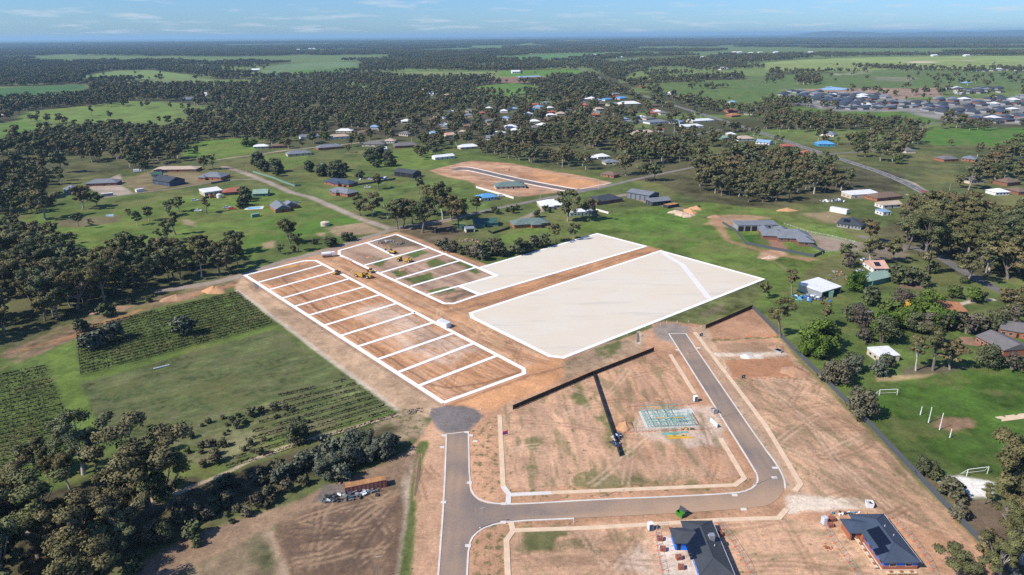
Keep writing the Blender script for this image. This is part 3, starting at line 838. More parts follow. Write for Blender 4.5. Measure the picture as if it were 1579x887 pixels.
stroke([(0, 835), (60, 815), (130, 800), (240, 770), (310, 745), (400, 705), (470, 680), (560, 655), (612, 640)], 1.8, C(0.44, 0.34, 0.24), soft=.6, warp=1, amt=.8)
paint([(480, 775), (500, 750), (600, 735), (600, 745), (540, 765)], C(0.11, 0.095, 0.085), soft=1, warp=1.5, amt=.9)
# trodden wear under the lone trees etc. comes with the noise; tracks and country roads
TRK = np.random.default_rng(31)


def tyre_tracks(poly, n, length, dark=C(0.23, 0.135, 0.082), light=C(0.54, 0.37, 0.25), amt=.6):
    P = GP(poly); A = np.array(P)
    k = 0
    while k < n:
        x, y = TRK.uniform(A[:, 0].min(), A[:, 0].max()), TRK.uniform(A[:, 1].min(), A[:, 1].max())
        if sdf(np.array([x]), np.array([y]), P)[0] < 3:
            continue
        k += 1
        a, w_ = TRK.random() * 6.28, TRK.normal() * .03
        pts = []
        for q in range(int(length / 2.5)):
            if sdf(np.array([x]), np.array([y]), P)[0] < 1:
                break
            pts.append((x, y))
            x, y = x + 2.5 * math.cos(a), y + 2.5 * math.sin(a)
            a += w_ + TRK.normal() * .04
        if len(pts) < 4:
            continue
        c = dark if TRK.random() < .62 else light
        for off in (-.95, .95):
            L = []
            for i, p in enumerate(pts):
                q = pts[min(i + 1, len(pts) - 1)]; r = pts[max(i - 1, 0)]
                d = math.hypot(q[0] - r[0], q[1] - r[1]) or 1
                L.append((p[0] - (q[1] - r[1]) / d * off, p[1] + (q[0] - r[0]) / d * off))
            stroke(L, .75, c, soft=.4, warp=.15, var=.2, amt=min(.9, amt + .2), raw=True, holes=(5, .30, .3), z=-.07)


tyre_tracks(LOTS, 15, 50, amt=.4)
tyre_tracks(RIGHTLOTS, 24, 55, amt=.45)
tyre_tracks(FRONT, 20, 55, amt=.45)
tyre_tracks([(625, 700), (690, 660), (685, 887), (600, 887)], 8, 50)
tyre_tracks([(415, 825), (500, 770), (622, 750), (600, 887), (440, 887)], 34, 45, C(0.10, 0.068, 0.05), C(0.30, 0.20, 0.125), .7)
tyre_tracks(BLOCK_A, 18, 60, C(0.29, 0.15, 0.08), C(0.55, 0.33, 0.18), .5)
tyre_tracks([(487, 398), (520, 387), (690, 470), (1000, 381), (1020, 386), (727, 483), (860, 560), (800, 600), (808, 568)], 44, 80, C(0.28, 0.15, 0.08), C(0.56, 0.36, 0.21), .6)
tyre_tracks(SUBDIV, 16, 90, C(0.27, 0.155, 0.09), C(0.5, 0.33, 0.21), .6)
paint([(1118, 556), (1215, 552), (1240, 578), (1130, 582)], C(0.35, 0.175, 0.095), soft=.5, warp=.6, var=.25, amt=.9, weed=0)
paint([(1092, 500), (1160, 476), (1195, 519), (1100, 522)], C(0.35, 0.195, 0.115), soft=.8, warp=1, var=.35, amt=.75, weed=.1)
paint([(1108, 531), (1205, 528), (1212, 541), (1115, 546)], C(0.31, 0.19, 0.12), soft=1, warp=2, amt=.7)
stroke([(1098, 525), (1150, 523), (1202, 520)], 1.8, C(0.12, 0.125, 0.045), soft=.6, warp=1.2, amt=.85, holes=(3, .40, .2))
stroke([(1105, 548), (1150, 547), (1205, 545)], 3.4, PALE * .95, soft=.8, warp=1.5, amt=.7)
paint([(1145, 545), (1172, 545), (1175, 552), (1146, 553)], C(0.62, 0.58, 0.52), soft=.8, warp=1.5, amt=.7)
# worn and dry patches through all the pasture
_g = np.where((GC[:, 1] > 1.12 * GC[:, 0]) & (GX > -2400) & (GX < 2400) & (GY < 3200))[0]
_n1, _n2 = fbm(GX[_g], GY[_g], 17, 141, 5, .62), fbm(GX[_g], GY[_g], 6, 151, 4, .6)
_a = np.clip((_n1 - .53) / .10, 0, 1) * .42
GC[_g] = GC[_g] * (1 - _a)[:, None] + (DRY * .85)[None, :] * _a[:, None]
_a = np.clip((_n2 - .56) / .08, 0, 1) * .38
GC[_g] = GC[_g] * (1 - _a)[:, None] + C(0.055, 0.085, 0.022)[None, :] * _a[:, None]
ROADS_PAINT = [
    ([(604, 354), (585, 347), (560, 339), (520, 322), (480, 305), (450, 297), (420, 284), (400, 276), (375, 266), (345, 257)], 6.5, GRAVEL * .9),
    ([(604, 354), (580, 362), (530, 378), (500, 388), (440, 402), (378, 424), (330, 436), (250, 448)], 6.5, GRAVEL * .72),
    ([(604, 354), (640, 352), (700, 338), (737, 327)], 5, C(0.30, 0.21, 0.14)),
    ([(337, 246), (400, 238), (440, 232), (520, 224), (600, 215)], 5, GRAVEL * .8),
    ([(350, 259), (375, 266)], 6, GRAVEL * .7),
    ([(210, 298), (260, 292), (310, 284), (345, 278), (400, 276)], 4, GRAVEL * .7),
    ([(157, 305), (210, 298)], 4, GRAVEL * .8),
    ([(1330, 365), (1390, 378)], 6, C(0.17, 0.15, 0.135)),
    ([(1400, 300), (1430, 315), (1480, 335)], 4, GRAVEL),
    ([(1455, 478), (1478, 470), (1500, 464), (1530, 462)], 3, PALE * .8),
    ([(1210, 655), (1290, 640)], 1, PINK),
    ([(800, 340), (840, 322), (861, 302)], 6, GRAVEL * .7),
    ([(930, 308), (965, 300), (1000, 312), (1050, 322)], 6, GRAVEL * .75),
    ([(1180, 395), (1220, 420), (1240, 425)], 1.2, C(0.2, 0.19, 0.08)),
    ([(1388, 275), (1410, 283), (1445, 305), (1465, 312), (1530, 325)], 2.2, PALE * .75),
]
for P, w_, c in ROADS_PAINT:
    stroke(P, w_, c, soft=1, warp=1, var=.3)
DIV_A = [((397, 436), (499, 408)), ((415, 447), (519, 418)), ((436, 460), (540, 429.5)), ((455, 472.5), (565, 441.5)), ((477.5, 486), (588, 454)), ((501.6, 501.5), (613.5, 467.5)), ((527, 517.5), (640, 482)), ((553.6, 534), (669.5, 497)), ((582.7, 554.3), (702, 513)), ((613.2, 574.6), (731, 529.5)), ((646, 595), (768, 548))]
DIV_B = [((566, 374.5), (608, 394.5)), ((563, 409), (663, 381)), ((588, 420.5), (688, 391)), ((611, 431), (712, 401)), ((634, 441.5), (737, 411.5)), ((659, 454.5), (767, 425))]
for P in ([(663, 640), (668, 630), (685, 626), (715, 626), (735, 632), (744, 640), (735, 652), (722, 664), (688, 668), (672, 660)],
          [(1005, 508), (1015, 502), (1040, 500), (1062, 505), (1058, 516), (1036, 518), (1042, 532), (1020, 524)]):
    paint(P, C(0.15, 0.132, 0.125) if P[0][0] < 900 else C(0.235, 0.195, 0.165), soft=1.0 if P[0][0] < 900 else 1.6, warp=1.2 if P[0][0] < 900 else 3.0, var=.4)
stroke([(985, 512), (985, 530)], 1.6, C(0.42, 0.37, 0.31), soft=.4, warp=.3)
STREET = [(687.5, 670.5), (684, 762), (674.7, 887), (664, 1010), (713, 1010), (718.7, 887), (721.5, 841), (729.8, 824), (738, 816.5), (752, 810), (790, 803), (958, 796), (1058, 790.5), (1140, 785), (1179, 780.7), (1191, 776), (1201, 768), (1207.5, 759), (1209.6, 751), (1208, 737.5), (1195.7, 715), (1179, 693), (1142, 640), (1057, 515), (1032.3, 515), (1111.5, 640), (1165.8, 726), (1170, 737.5), (1168.6, 747), (1156, 757), (1133.8, 761.7), (1041.8, 766.7), (927.6, 771), (790, 779.3), (752, 776.5), (740, 773), (732.6, 768), (725.5, 760), (722.9, 751.4), (721.5, 666.5)]
PATHS = [('path concrete', [(770.5, 640), (776, 752)]), ('new path concrete', [(776, 750), (785.6, 763), (850, 760)]), ('new path concrete', [(784.5, 763), (783.5, 777)]), ('path concrete', [(850, 760), (1133.8, 748), (1147.7, 737.5), (1111.5, 676)]),
         ('path concrete', [(1033.6, 546.7), (1071.7, 607.5)]), ('path concrete', [(1071.7, 512.4), (1180, 655), (1234.7, 746), (1226, 757)]),
         ('path concrete', [(788, 804.5), (791, 818), (913.7, 814), (1030.7, 807), (1114, 801.6), (1201, 799), (1213, 785)]), ('path concrete', [(783, 960), (783, 887), (781, 833), (791, 819)])]
_i = np.where((GX > -237) & (GX < 278) & (GY > 94) & (GY < 389))[0]
GZ[_i] += (N2[_i] - .5) * 0.10 + (N10[_i] - .5) * 0.12
_d = sdf(GX[_i], GY[_i], GP(STREET))
for _, P in PATHS:
    _d = np.maximum(_d, 1.4 - dist_line(GX[_i], GY[_i], GP(P)))
for P in (BLOCK_A, BLOCK_B, PAD_1, PAD_2):
    _d = np.maximum(_d, np.clip(1.6 - np.abs(sdf(GX[_i], GY[_i], GP(P))), -5, 5) if P in (BLOCK_A, BLOCK_B) else sdf(GX[_i], GY[_i], GP(P)) + 1)
for a_, c_ in DIV_A + DIV_B:
    _d = np.maximum(_d, 1.5 - dist_line(GX[_i], GY[_i], GP([a_, c_])))
_t = np.clip((_d + .9) / .9, 0, 1)
GZ[_i] = GZ[_i] * (1 - _t) - 0.07 * _t

me = bpy.data.meshes.new('ground')
nv, nf = len(GX), len(GF)
me.vertices.add(nv)
me.vertices.foreach_set('co', np.stack([GX, GY, GZ], 1).astype(np.float32).ravel())
me.loops.add(nf * 4)
me.loops.foreach_set('vertex_index', GF.astype(np.int32).ravel())
me.polygons.add(nf)
me.polygons.foreach_set('loop_start', np.arange(0, nf * 4, 4, dtype=np.int32))
me.update(calc_edges=True)
ca = me.color_attributes.new('soil', 'FLOAT_COLOR', 'POINT')
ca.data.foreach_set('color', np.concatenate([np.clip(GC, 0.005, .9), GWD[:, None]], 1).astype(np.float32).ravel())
me.polygons.foreach_set('use_smooth', np.ones(nf, bool))

gm = bpy.data.materials.new('ground soil and grass')
gm.use_nodes = True
n, l = gm.node_tree.nodes, gm.node_tree.links
b = n['Principled BSDF']
b.inputs['Roughness'].default_value = 0.97
b.inputs['Specular IOR Level'].default_value = 0.1
at = n.new('ShaderNodeAttribute'); at.attribute_name = 'soil'
geo = n.new('ShaderNodeNewGeometry')
n1 = n.new('ShaderNodeTexNoise'); n1.inputs['Scale'].default_value = 0.9; n1.inputs['Detail'].default_value = 8; n1.inputs['Roughness'].default_value = .72
n2 = n.new('ShaderNodeTexNoise'); n2.inputs['Scale'].default_value = 0.42; n2.inputs['Detail'].default_value = 9; n2.inputs['Roughness'].default_value = .68
l.new(geo.outputs['Position'], n1.inputs['Vector']); l.new(geo.outputs['Position'], n2.inputs['Vector'])
mr = n.new('ShaderNodeMapRange')
mr.inputs['From Min'].default_value = .28; mr.inputs['From Max'].default_value = .72
mr.inputs['To Min'].default_value = .68; mr.inputs['To Max'].default_value = 1.32
l.new(n1.outputs['Fac'], mr.inputs['Value'])
n3 = n.new('ShaderNodeTexNoise'); n3.inputs['Scale'].default_value = 2.6; n3.inputs['Detail'].default_value = 5; n3.inputs['Roughness'].default_value = .75
l.new(geo.outputs['Position'], n3.inputs['Vector'])
mr3 = n.new('ShaderNodeMapRange')
mr3.inputs['From Min'].default_value = .3; mr3.inputs['From Max'].default_value = .7
mr3.inputs['To Min'].default_value = .72; mr3.inputs['To Max'].default_value = 1.28
l.new(n3.outputs['Fac'], mr3.inputs['Value'])
mrm = n.new('ShaderNodeMath'); mrm.operation = 'MULTIPLY'
l.new(mr.outputs[0], mrm.inputs[0]); l.new(mr3.outputs[0], mrm.inputs[1])
sc_ = n.new('ShaderNodeVectorMath'); sc_.operation = 'SCALE'
l.new(at.outputs['Color'], sc_.inputs[0]); l.new(mrm.outputs[0], sc_.inputs['Scale'])
inv = n.new('ShaderNodeMath'); inv.operation = 'SUBTRACT'; inv.inputs[0].default_value = 0.70
am = n.new('ShaderNodeMath'); am.operation = 'MULTIPLY'; am.inputs[1].default_value = 0.42
l.new(at.outputs['Alpha'], am.inputs[0]); l.new(am.outputs[0], inv.inputs[1])
wm = n.new('ShaderNodeMapRange')
wm.inputs['To Min'].default_value = 0; wm.inputs['To Max'].default_value = .9
l.new(n2.outputs['Fac'], wm.inputs['Value'])
l.new(inv.outputs[0], wm.inputs['From Min'])
ad = n.new('ShaderNodeMath'); ad.inputs[1].default_value = .10
l.new(inv.outputs[0], ad.inputs[0]); l.new(ad.outputs[0], wm.inputs['From Max'])
mx = n.new('ShaderNodeMixRGB'); mx.inputs[2].default_value = (0.11, 0.115, 0.048, 1)
l.new(wm.outputs[0], mx.inputs[0]); l.new(sc_.outputs[0], mx.inputs[1])
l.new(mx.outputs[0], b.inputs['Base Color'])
bp = n.new('ShaderNodeBump'); bp.inputs['Strength'].default_value = .45; bp.inputs['Distance'].default_value = .25
l.new(n1.outputs['Fac'], bp.inputs['Height']); l.new(bp.outputs[0], b.inputs['Normal'])
me.materials.append(gm)
tag(link('ground', me), kind='structure')


# ------------------------------------------------------------------ air
def haze_box():
    mb = MB()
    mb.box(-43000, 43000, -10000, 60500, -2, 190)
    hz = bpy.data.materials.new('air')
    hz.use_nodes = True
    hn, hl = hz.node_tree.nodes, hz.node_tree.links
    hn.clear()
    o = hn.new('ShaderNodeOutputMaterial')
    v = hn.new('ShaderNodeVolumePrincipled')
    v.inputs['Color'].default_value = (0.46, 0.76, 1.0, 1)
    v.inputs['Density'].default_value = 0.000048
    v.inputs['Anisotropy'].default_value = 0.1
    hl.new(v.outputs[0], o.inputs['Volume'])
    tag(mb.build('haze', hz), kind='stuff')


# ------------------------------------------------------------------ roads, kerbs, paths
def ribbon(pts, width, z0, z1, name, mt, off=0.0):
    """a strip of even width with thickness along ground points"""
    P = [Vector((p[0], p[1])) for p in pts]
    L, R = [], []
    for i, p in enumerate(P):
        a = (p - P[i - 1]).normalized() if i else None
        c = (P[i + 1] - p).normalized() if i + 1 < len(P) else None
        t = ((a or c) + (c or a)).normalized()
        nrm = Vector((-t.y, t.x))
        k = 1.0 / max(0.5, nrm.dot(Vector((-(a or c).y, (a or c).x))))
        L.append(p + nrm * (off + width / 2) * k)
        R.append(p + nrm * (off - width / 2) * k)
    v, f, q = [], [], len(P)
    for z in (z0, z1):
        v += [(a.x, a.y, z) for a in L] + [(a.x, a.y, z) for a in R]
    for i in range(q - 1):
        f.append((2 * q + i, 3 * q + i, 3 * q + i + 1, 2 * q + i + 1))
        f.append((i, 2 * q + i, 2 * q + i + 1, i + 1))
        f.append((q + i + 1, 3 * q + i + 1, 3 * q + i, q + i))
    f.append((q, 3 * q, 2 * q, 0)); f.append((2 * q - 1, q - 1, 3 * q - 1, 4 * q - 1))
    return MB().add(v, f).build(name, mt) if name else (v, f)


def smooth_line(pts, it=2):
    P = [Vector(p) for p in pts]
    for _ in range(it):
        Q = [P[0]]
        for a, c in zip(P[:-1], P[1:]):
            Q += [a * .75 + c * .25, a * .25 + c * .75]
        Q.append(P[-1])
        P = Q
    return [(p.x, p.y) for p in P]


def asphalt(name, base, dust, streak=None):
    M = bpy.data.materials.new(name)
    M.use_nodes = True
    n, l = M.node_tree.nodes, M.node_tree.links
    b = n['Principled BSDF']
    b.inputs['Roughness'].default_value = .9
    b.inputs['Specular IOR Level'].default_value = .2
    g = n.new('ShaderNodeNewGeometry')
    a = n.new('ShaderNodeTexNoise'); a.inputs['Scale'].default_value = .07; a.inputs['Detail'].default_value = 5
    c = n.new('ShaderNodeTexNoise'); c.inputs['Scale'].default_value = 1.6; c.inputs['Detail'].default_value = 8
    l.new(g.outputs['Position'], a.inputs['Vector']); l.new(g.outputs['Position'], c.inputs['Vector'])
    at = n.new('ShaderNodeAttribute'); at.attribute_name = 'dust'
    s1 = n.new('ShaderNodeMath'); s1.operation = 'MULTIPLY_ADD'; s1.inputs[1].default_value = 1.5; s1.inputs[2].default_value = -.75
    l.new(a.outputs['Fac'], s1.inputs[0])
    s2 = n.new('ShaderNodeMath'); s2.operation = 'MULTIPLY_ADD'; s2.inputs[1].default_value = .9; s2.inputs[2].default_value = -.45
    l.new(c.outputs['Fac'], s2.inputs[0])
    s3 = n.new('ShaderNodeMath'); l.new(s1.outputs[0], s3.inputs[0]); l.new(s2.outputs[0], s3.inputs[1])
    s4 = n.new('ShaderNodeMath'); s4.use_clamp = True; l.new(s3.outputs[0], s4.inputs[0]); l.new(at.outputs['Fac'], s4.inputs[1])
    mx = n.new('ShaderNodeMixRGB'); mx.inputs[1].default_value = (*base, 1); mx.inputs[2].default_value = (*dust, 1)
    l.new(s4.outputs[0], mx.inputs[0])
    l.new(mx.outputs[0], b.inputs['Base Color'])
    MATS[name] = M


asphalt('dusty asphalt', (0.155, 0.137, 0.130), (0.37, 0.25, 0.165))
asphalt('country asphalt', (0.12, 0.115, 0.115), (0.26, 0.22, 0.18))


def road_ribbon(pts, width, label_name='road', z=.05, dust=.25, mt='country asphalt'):
    o = ribbon(smooth_line(pts, 2), width, -.2, z, label_name, mt)
    a = o.data.attributes.new('dust', 'FLOAT', 'POINT')
    a.data.foreach_set('value', [dust] * len(o.data.vertices))
    return tag(o, kind='structure')


# the estate street: a fine strip mesh so that the dust can lie across it
def street():
    P = GP(STREET)
    A = np.array(P)
    st = .6
    xs, ys = np.arange(A[:, 0].min() - 1, A[:, 0].max() + 1, st), np.arange(A[:, 1].min() - 1, A[:, 1].max() + 1, st)
    # keep the outline exact: triangulate the outline, dust as a material attribute from a joined grid would ruin edges
    from mathutils.geometry import delaunay_2d_cdt
    XX, YY = [q.ravel() for q in np.meshgrid(np.arange(A[:, 0].min(), A[:, 0].max(), 1.3), np.arange(A[:, 1].min(), A[:, 1].max(), 1.3))]
    inn = sdf(XX, YY, P) > .5
    pts = [Vector(p) for p in P] + [Vector((p, q)) for p, q in zip(XX[inn], YY[inn])]
    n_ = len(P)
    vo, eo, fo, *_r = delaunay_2d_cdt(pts, [(i, (i + 1) % n_) for i in range(n_)], [], 1, 1e-5)
    me = bpy.data.meshes.new('road')
    me.from_pydata([(p.x, p.y, .03) for p in vo], [], fo)
    for f in me.polygons:
        if f.normal.z < 0:
            f.flip()
    co = np.empty(len(me.vertices) * 3); me.vertices.foreach_get('co', co)
    x, y = co[0::3], co[1::3]
    d = .36 + np.zeros_like(x)
    c0 = np.array(GP([(940, 783), (1190, 765)]))
    d += .8 * np.clip((x - c0[0, 0] + 15) / 45, 0, 1) * np.clip(1 - dist_line(x, y, GP([(930, 784), (1130, 776), (1200, 770)])) / 9, 0, 1)
    d += .22 * np.clip(1 - np.abs(dist_line(x, y, GP([(705, 670), (700, 780), (694, 950)])) - 1.2) / .9, 0, 1)
    d += .22 * np.clip(1 - np.abs(dist_line(x, y, GP([(1046, 518), (1127, 640), (1190, 730)])) - 1.2) / .9, 0, 1)
    d += .5 * np.clip(1 - dist_line(x, y, GP([(800, 801), (1050, 789), (1180, 779)])) / 1.6, 0, 1)
    a = me.attributes.new('dust', 'FLOAT', 'POINT')
    a.data.foreach_set('value', d.astype(np.float32))
    me.materials.append(MATS['dusty asphalt'])
    tag(link('road', me), kind='structure')


street()
KERBS = [[(687.5, 669.5), (684, 762), (674.7, 887), (664, 1010)], [(713, 1010), (718.7, 887), (721.5, 841), (729.8, 824), (752, 810), (790, 803), (885, 799)],
         [(1179, 693), (1142, 640), (1057, 515)], [(1209.6, 753), (1208, 737.5), (1195.7, 715), (1179, 693)],
         [(1032.3, 515), (1111.5, 640), (1165.8, 726), (1170, 737.5), (1168.6, 747), (1156, 757), (1133.8, 761.7), (1041.8, 766.7), (927.6, 771), (790, 779.3), (752, 776.5), (732.6, 768), (722.9, 751.4), (721.5, 666.5)]]
for i, K in enumerate(KERBS):
    tag(ribbon(smooth_line(GP(K), 1), .5, -.2, .13, 'kerb', 'kerb concrete', off=(.22 if i in (0,) else -.22)), kind='structure')
tag(ribbon(GP([(687.5, 669.6), (721.5, 665.6)]), .35, -.2, .05, 'kerb', 'kerb concrete'), kind='structure')
tag(ribbon(GP([(1031.5, 514.6), (1057.5, 514.6)]), .35, -.2, .05, 'kerb', 'kerb concrete'), kind='structure')
for i, (mt, P) in enumerate(PATHS):
    tag(ribbon(GP(P), 1.55, -.2, .06 + .004 * i, 'footpath', mt), kind='structure')
for p in ((682, 690), (724, 745), (733, 681), (684.5, 672), (720, 667), (726, 672), (684, 775), (722, 842), (777, 777.5), (776, 806), (1133, 764), (1147, 786), (1195, 722), (1045, 540), (1077, 537), (1194, 737)):
    g = G(*p)
    mb = MB().rbox((0, 0, .05), (1.6, 1.0, .3))
    o = mb.build('drain_pit', 'new path concrete')
    o.location = (g[0], g[1], 0); tag(o, kind='structure')
# country roads
HIGHWAY = GP([(1560, 352), (1470, 325), (1430, 299), (1387, 277), (1330, 256), (1250, 231), (1199, 213), (1122, 188), (1050, 166), (985, 146), (940, 127), (912, 114), (893, 105)])
road_ribbon(HIGHWAY, 9.5, dust=.12, z=.12)
mb = MB()
HL = smooth_line(HIGHWAY, 2)
acc = 0
for a, c in zip(HL[:-1], HL[1:]):
    d = math.hypot(c[0] - a[0], c[1] - a[1])
    k = 0.0
    while k < d:
        t0, t1 = k / d, min(1, (k + 4) / d)
        p0 = (a[0] + (c[0] - a[0]) * t0, a[1] + (c[1] - a[1]) * t0)
        p1 = (a[0] + (c[0] - a[0]) * t1, a[1] + (c[1] - a[1]) * t1)
        v, f = ribbon([p0, p1], .18, .10, .128, None, None)
        mb.add(v, f)
        k += 12
for s_ in (-1, 1):
    v, f = ribbon(HL, .16, .10, .128, None, None, off=s_ * 3.6)
    mb.add(v, f)
tag(mb.build('road_markings', 'white paint'), kind='structure')
road_ribbon(GP([(600, 353), (690, 340), (737, 327), (790, 317), (861, 302), (922, 291), (973, 278), (1030, 266), (1090, 254), (1135, 245)]), 5.5, dust=.55, z=.08)
road_ribbon(GP([(698, 262), (715, 259.5), (732, 262), (790, 276), (840, 286), (889, 294.5), (922, 291)]), 8, dust=.1, z=.09)
road_ribbon(GP([(925, 221), (960, 219), (1013, 215.5), (1056, 212), (1110, 200)]), 6, dust=.35, z=.08)
road_ribbon(GP([(1400, 380), (1443, 392), (1506, 431), (1560, 457), (1610, 480)]), 6.5, dust=.15, z=.08)
road_ribbon(GP([(1225, 236), (1270, 237), (1310, 236), (1350, 232)]), 6, dust=.3, z=.08)
road_ribbon(GP([(1410, 195), (1440, 190), (1500, 186)]), 8, dust=.3, z=.09)
for P in ([(694, 259), (715, 256.8), (733, 259.5), (792, 273.5), (842, 283.5), (890, 292)], [(700, 265), (716, 262.5), (732, 265), (790, 279), (838, 289), (886, 297.5)], [(895, 292), (918, 287), (942, 282.5)]):
    tag(ribbon(smooth_line(GP(P), 1), .9, -.2, .2, 'kerb', 'white paint'), kind='structure')


# ------------------------------------------------------------------ drawn lot overlay, added on the ground as white strips and pale slabs
def strips(name, label, cat, lines, width, z=.07):
    """drawn overlay lines built as strips: each line is a part of its own"""
    t = thing(name, label, cat, (*lines[0][0], 0))
    ox, oy = lines[0][0]
    for i, P in enumerate(lines):
        v, f = ribbon([(p[0] - ox, p[1] - oy) for p in P], width, -.1, z + .004 * (i % 7), None, None)
        MB().add(v, f).build('overlay_strip', 'white paint', t)
    return t


def lerp(a, b, t):
    return (a[0] + (b[0] - a[0]) * t, a[1] + (b[1] - a[1]) * t)


LW = 1.75
outA = [[(470, 402), (378, 424.5), (684, 621)], [(684, 621), (808, 576), (808, 569)], [(808, 569), (487, 402), (470, 402)]]
strips('lot_overlay', 'white overlay lines marking the long row of narrow building lots beside the vineyard', 'boundary lines',
       [GP(P) for P in outA] + [GP(P) for P in DIV_A], LW)
outB = [[(523, 393), (523, 387.5), (611, 361.5)], [(611, 361.5), (764, 425)], [(764, 425), (700, 467.5), (685, 467.5), (523, 393)]]
outB = [[(611, 361.5), (523, 386.5), (523, 393)], [(523, 393), (685, 468), (700, 468), (740, 454.5)], [(740, 454.5), (707, 441)], [(767, 425), (611, 361.5)]]
strips('lot_overlay', 'white overlay lines marking the half-cleared lots with yellow machines between the two dirt roads', 'boundary lines',
       [GP(P) for P in outB] + [GP(P) for P in DIV_B], LW)


def pad(label, outline, band):
    P = [Vector((*p, 0)) for p in GP(outline)]
    t = thing('overlay_panel', label, 'overlay panel', P[0])  # drawn see-through lot panel, added as a pale slab; no gravel here
    Q = [(p.x - P[0].x, p.y - P[0].y) for p in P]
    ar = sum(Q[i][0] * Q[(i + 1) % len(Q)][1] - Q[(i + 1) % len(Q)][0] * Q[i][1] for i in range(len(Q)))
    if ar < 0:
        Q = Q[::-1]
    MB().poly(Q, -.2, .04).build('surface', 'pad surface', t)
    for i in range(len(Q)):
        a, c = Vector(Q[i]), Vector(Q[(i + 1) % len(Q)])
        d = (c - a).normalized() * (LW * .42)
        v, f = ribbon([a - d, c + d], LW, -.1, .085 + .004 * i, None, None)
        MB().add(v, f).build('overlay_strip', 'white paint', t)
    if band:
        v, f = ribbon([(p[0] - P[0].x, p[1] - P[0].y) for p in GP(band)], 3.2, -.1, .05, None, None)
        MB().add(v, f).build('track', 'pad track', t)
    return t


def pad_material(name, a, b_, c_):
    M = bpy.data.materials.new(name)
    M.use_nodes = True
    n, l = M.node_tree.nodes, M.node_tree.links
    b = n['Principled BSDF']
    b.inputs['Roughness'].default_value = .95
    b.inputs['Specular IOR Level'].default_value = .1
    g = n.new('ShaderNodeNewGeometry')
    mp = n.new('ShaderNodeMapping'); mp.inputs['Rotation'].default_value = (0, 0, -ACROSS); mp.inputs['Scale'].default_value = (.35, 3.2, 1)
    l.new(g.outputs['Position'], mp.inputs['Vector'])
    f1 = n.new('ShaderNodeTexNoise'); f1.inputs['Scale'].default_value = .09; f1.inputs['Detail'].default_value = 6; f1.inputs['Distortion'].default_value = 1.1
    f2 = n.new('ShaderNodeTexNoise'); f2.inputs['Scale'].default_value = .03; f2.inputs['Detail'].default_value = 6; f2.inputs['Roughness'].default_value = .6
    f3 = n.new('ShaderNodeTexNoise'); f3.inputs['Scale'].default_value = 1.4; f3.inputs['Detail'].default_value = 6
    l.new(mp.outputs[0], f1.inputs['Vector']); l.new(g.outputs['Position'], f2.inputs['Vector']); l.new(g.outputs['Position'], f3.inputs['Vector'])
    r1 = n.new('ShaderNodeValToRGB')
    r1.color_ramp.elements[0].position = .34; r1.color_ramp.elements[0].color = (*a, 1)
    r1.color_ramp.elements[1].position = .62; r1.color_ramp.elements[1].color = (*b_, 1)
    l.new(f2.outputs['Fac'], r1.inputs[0])
    r2 = n.new('ShaderNodeMapRange'); r2.inputs['From Min'].default_value = .55; r2.inputs['From Max'].default_value = .75
    r2.inputs['To Max'].default_value = .75
    l.new(f1.outputs['Fac'], r2.inputs['Value'])
    mx = n.new('ShaderNodeMixRGB'); mx.inputs[2].default_value = (*c_, 1)
    l.new(r2.outputs[0], mx.inputs[0]); l.new(r1.outputs[0], mx.inputs[1])
    r3 = n.new('ShaderNodeMapRange'); r3.inputs['From Min'].default_value = .3; r3.inputs['From Max'].default_value = .7
    r3.inputs['To Min'].default_value = .965; r3.inputs['To Max'].default_value = 1.03
    l.new(f3.outputs['Fac'], r3.inputs['Value'])
    sc = n.new('ShaderNodeVectorMath'); sc.operation = 'SCALE'
    l.new(mx.outputs[0], sc.inputs[0]); l.new(r3.outputs[0], sc.inputs['Scale'])
    l.new(sc.outputs[0], b.inputs['Base Color'])
    MATS[name] = M


pad_material('pad surface', (0.58, 0.535, 0.455), (0.585, 0.51, 0.405), (0.45, 0.42, 0.365))
mat('pad track', (0.64, 0.62, 0.585), .95, .04, .3)
pad('pale lot overlay panel in the far middle with faint grey wheel arcs', [(708, 441.5), (764, 425), (738, 413.5), (921, 360.5), (996, 380), (741, 454.5)], None)
pad('largest pale lot overlay panel, below the dirt road, crossed by one grey track', [(726, 483), (1019, 387), (1177, 430.5), (869, 551.5), (848, 549), (729, 490)], [(1021, 390), (1052, 408), (1094, 461)])


# ------------------------------------------------------------------ trees
def make_mesh(name, V, F, tint, mt, smooth=False):
    me = bpy.data.meshes.new(name)
    V = np.asarray(V, np.float32)
    F = np.asarray(F, np.int32)
    me.vertices.add(len(V)); me.vertices.foreach_set('co', V.ravel())
    k = F.shape[1]
    me.loops.add(F.size); me.loops.foreach_set('vertex_index', F.ravel())
    me.polygons.add(len(F)); me.polygons.foreach_set('loop_start', np.arange(0, F.size, k, dtype=np.int32))
    me.update(calc_edges=True)
    if tint is not None:
        if isinstance(tint, tuple):
            a = me.attributes.new('puff', 'FLOAT_VECTOR', 'POINT')
            a.data.foreach_set('vector', tint[1].astype(np.float32).ravel())
            tint = tint[0]
        a = me.attributes.new('tint', 'FLOAT', 'POINT')
        a.data.foreach_set('value', np.asarray(tint, np.float32))
    me.materials.append(MATS[mt])
    return me


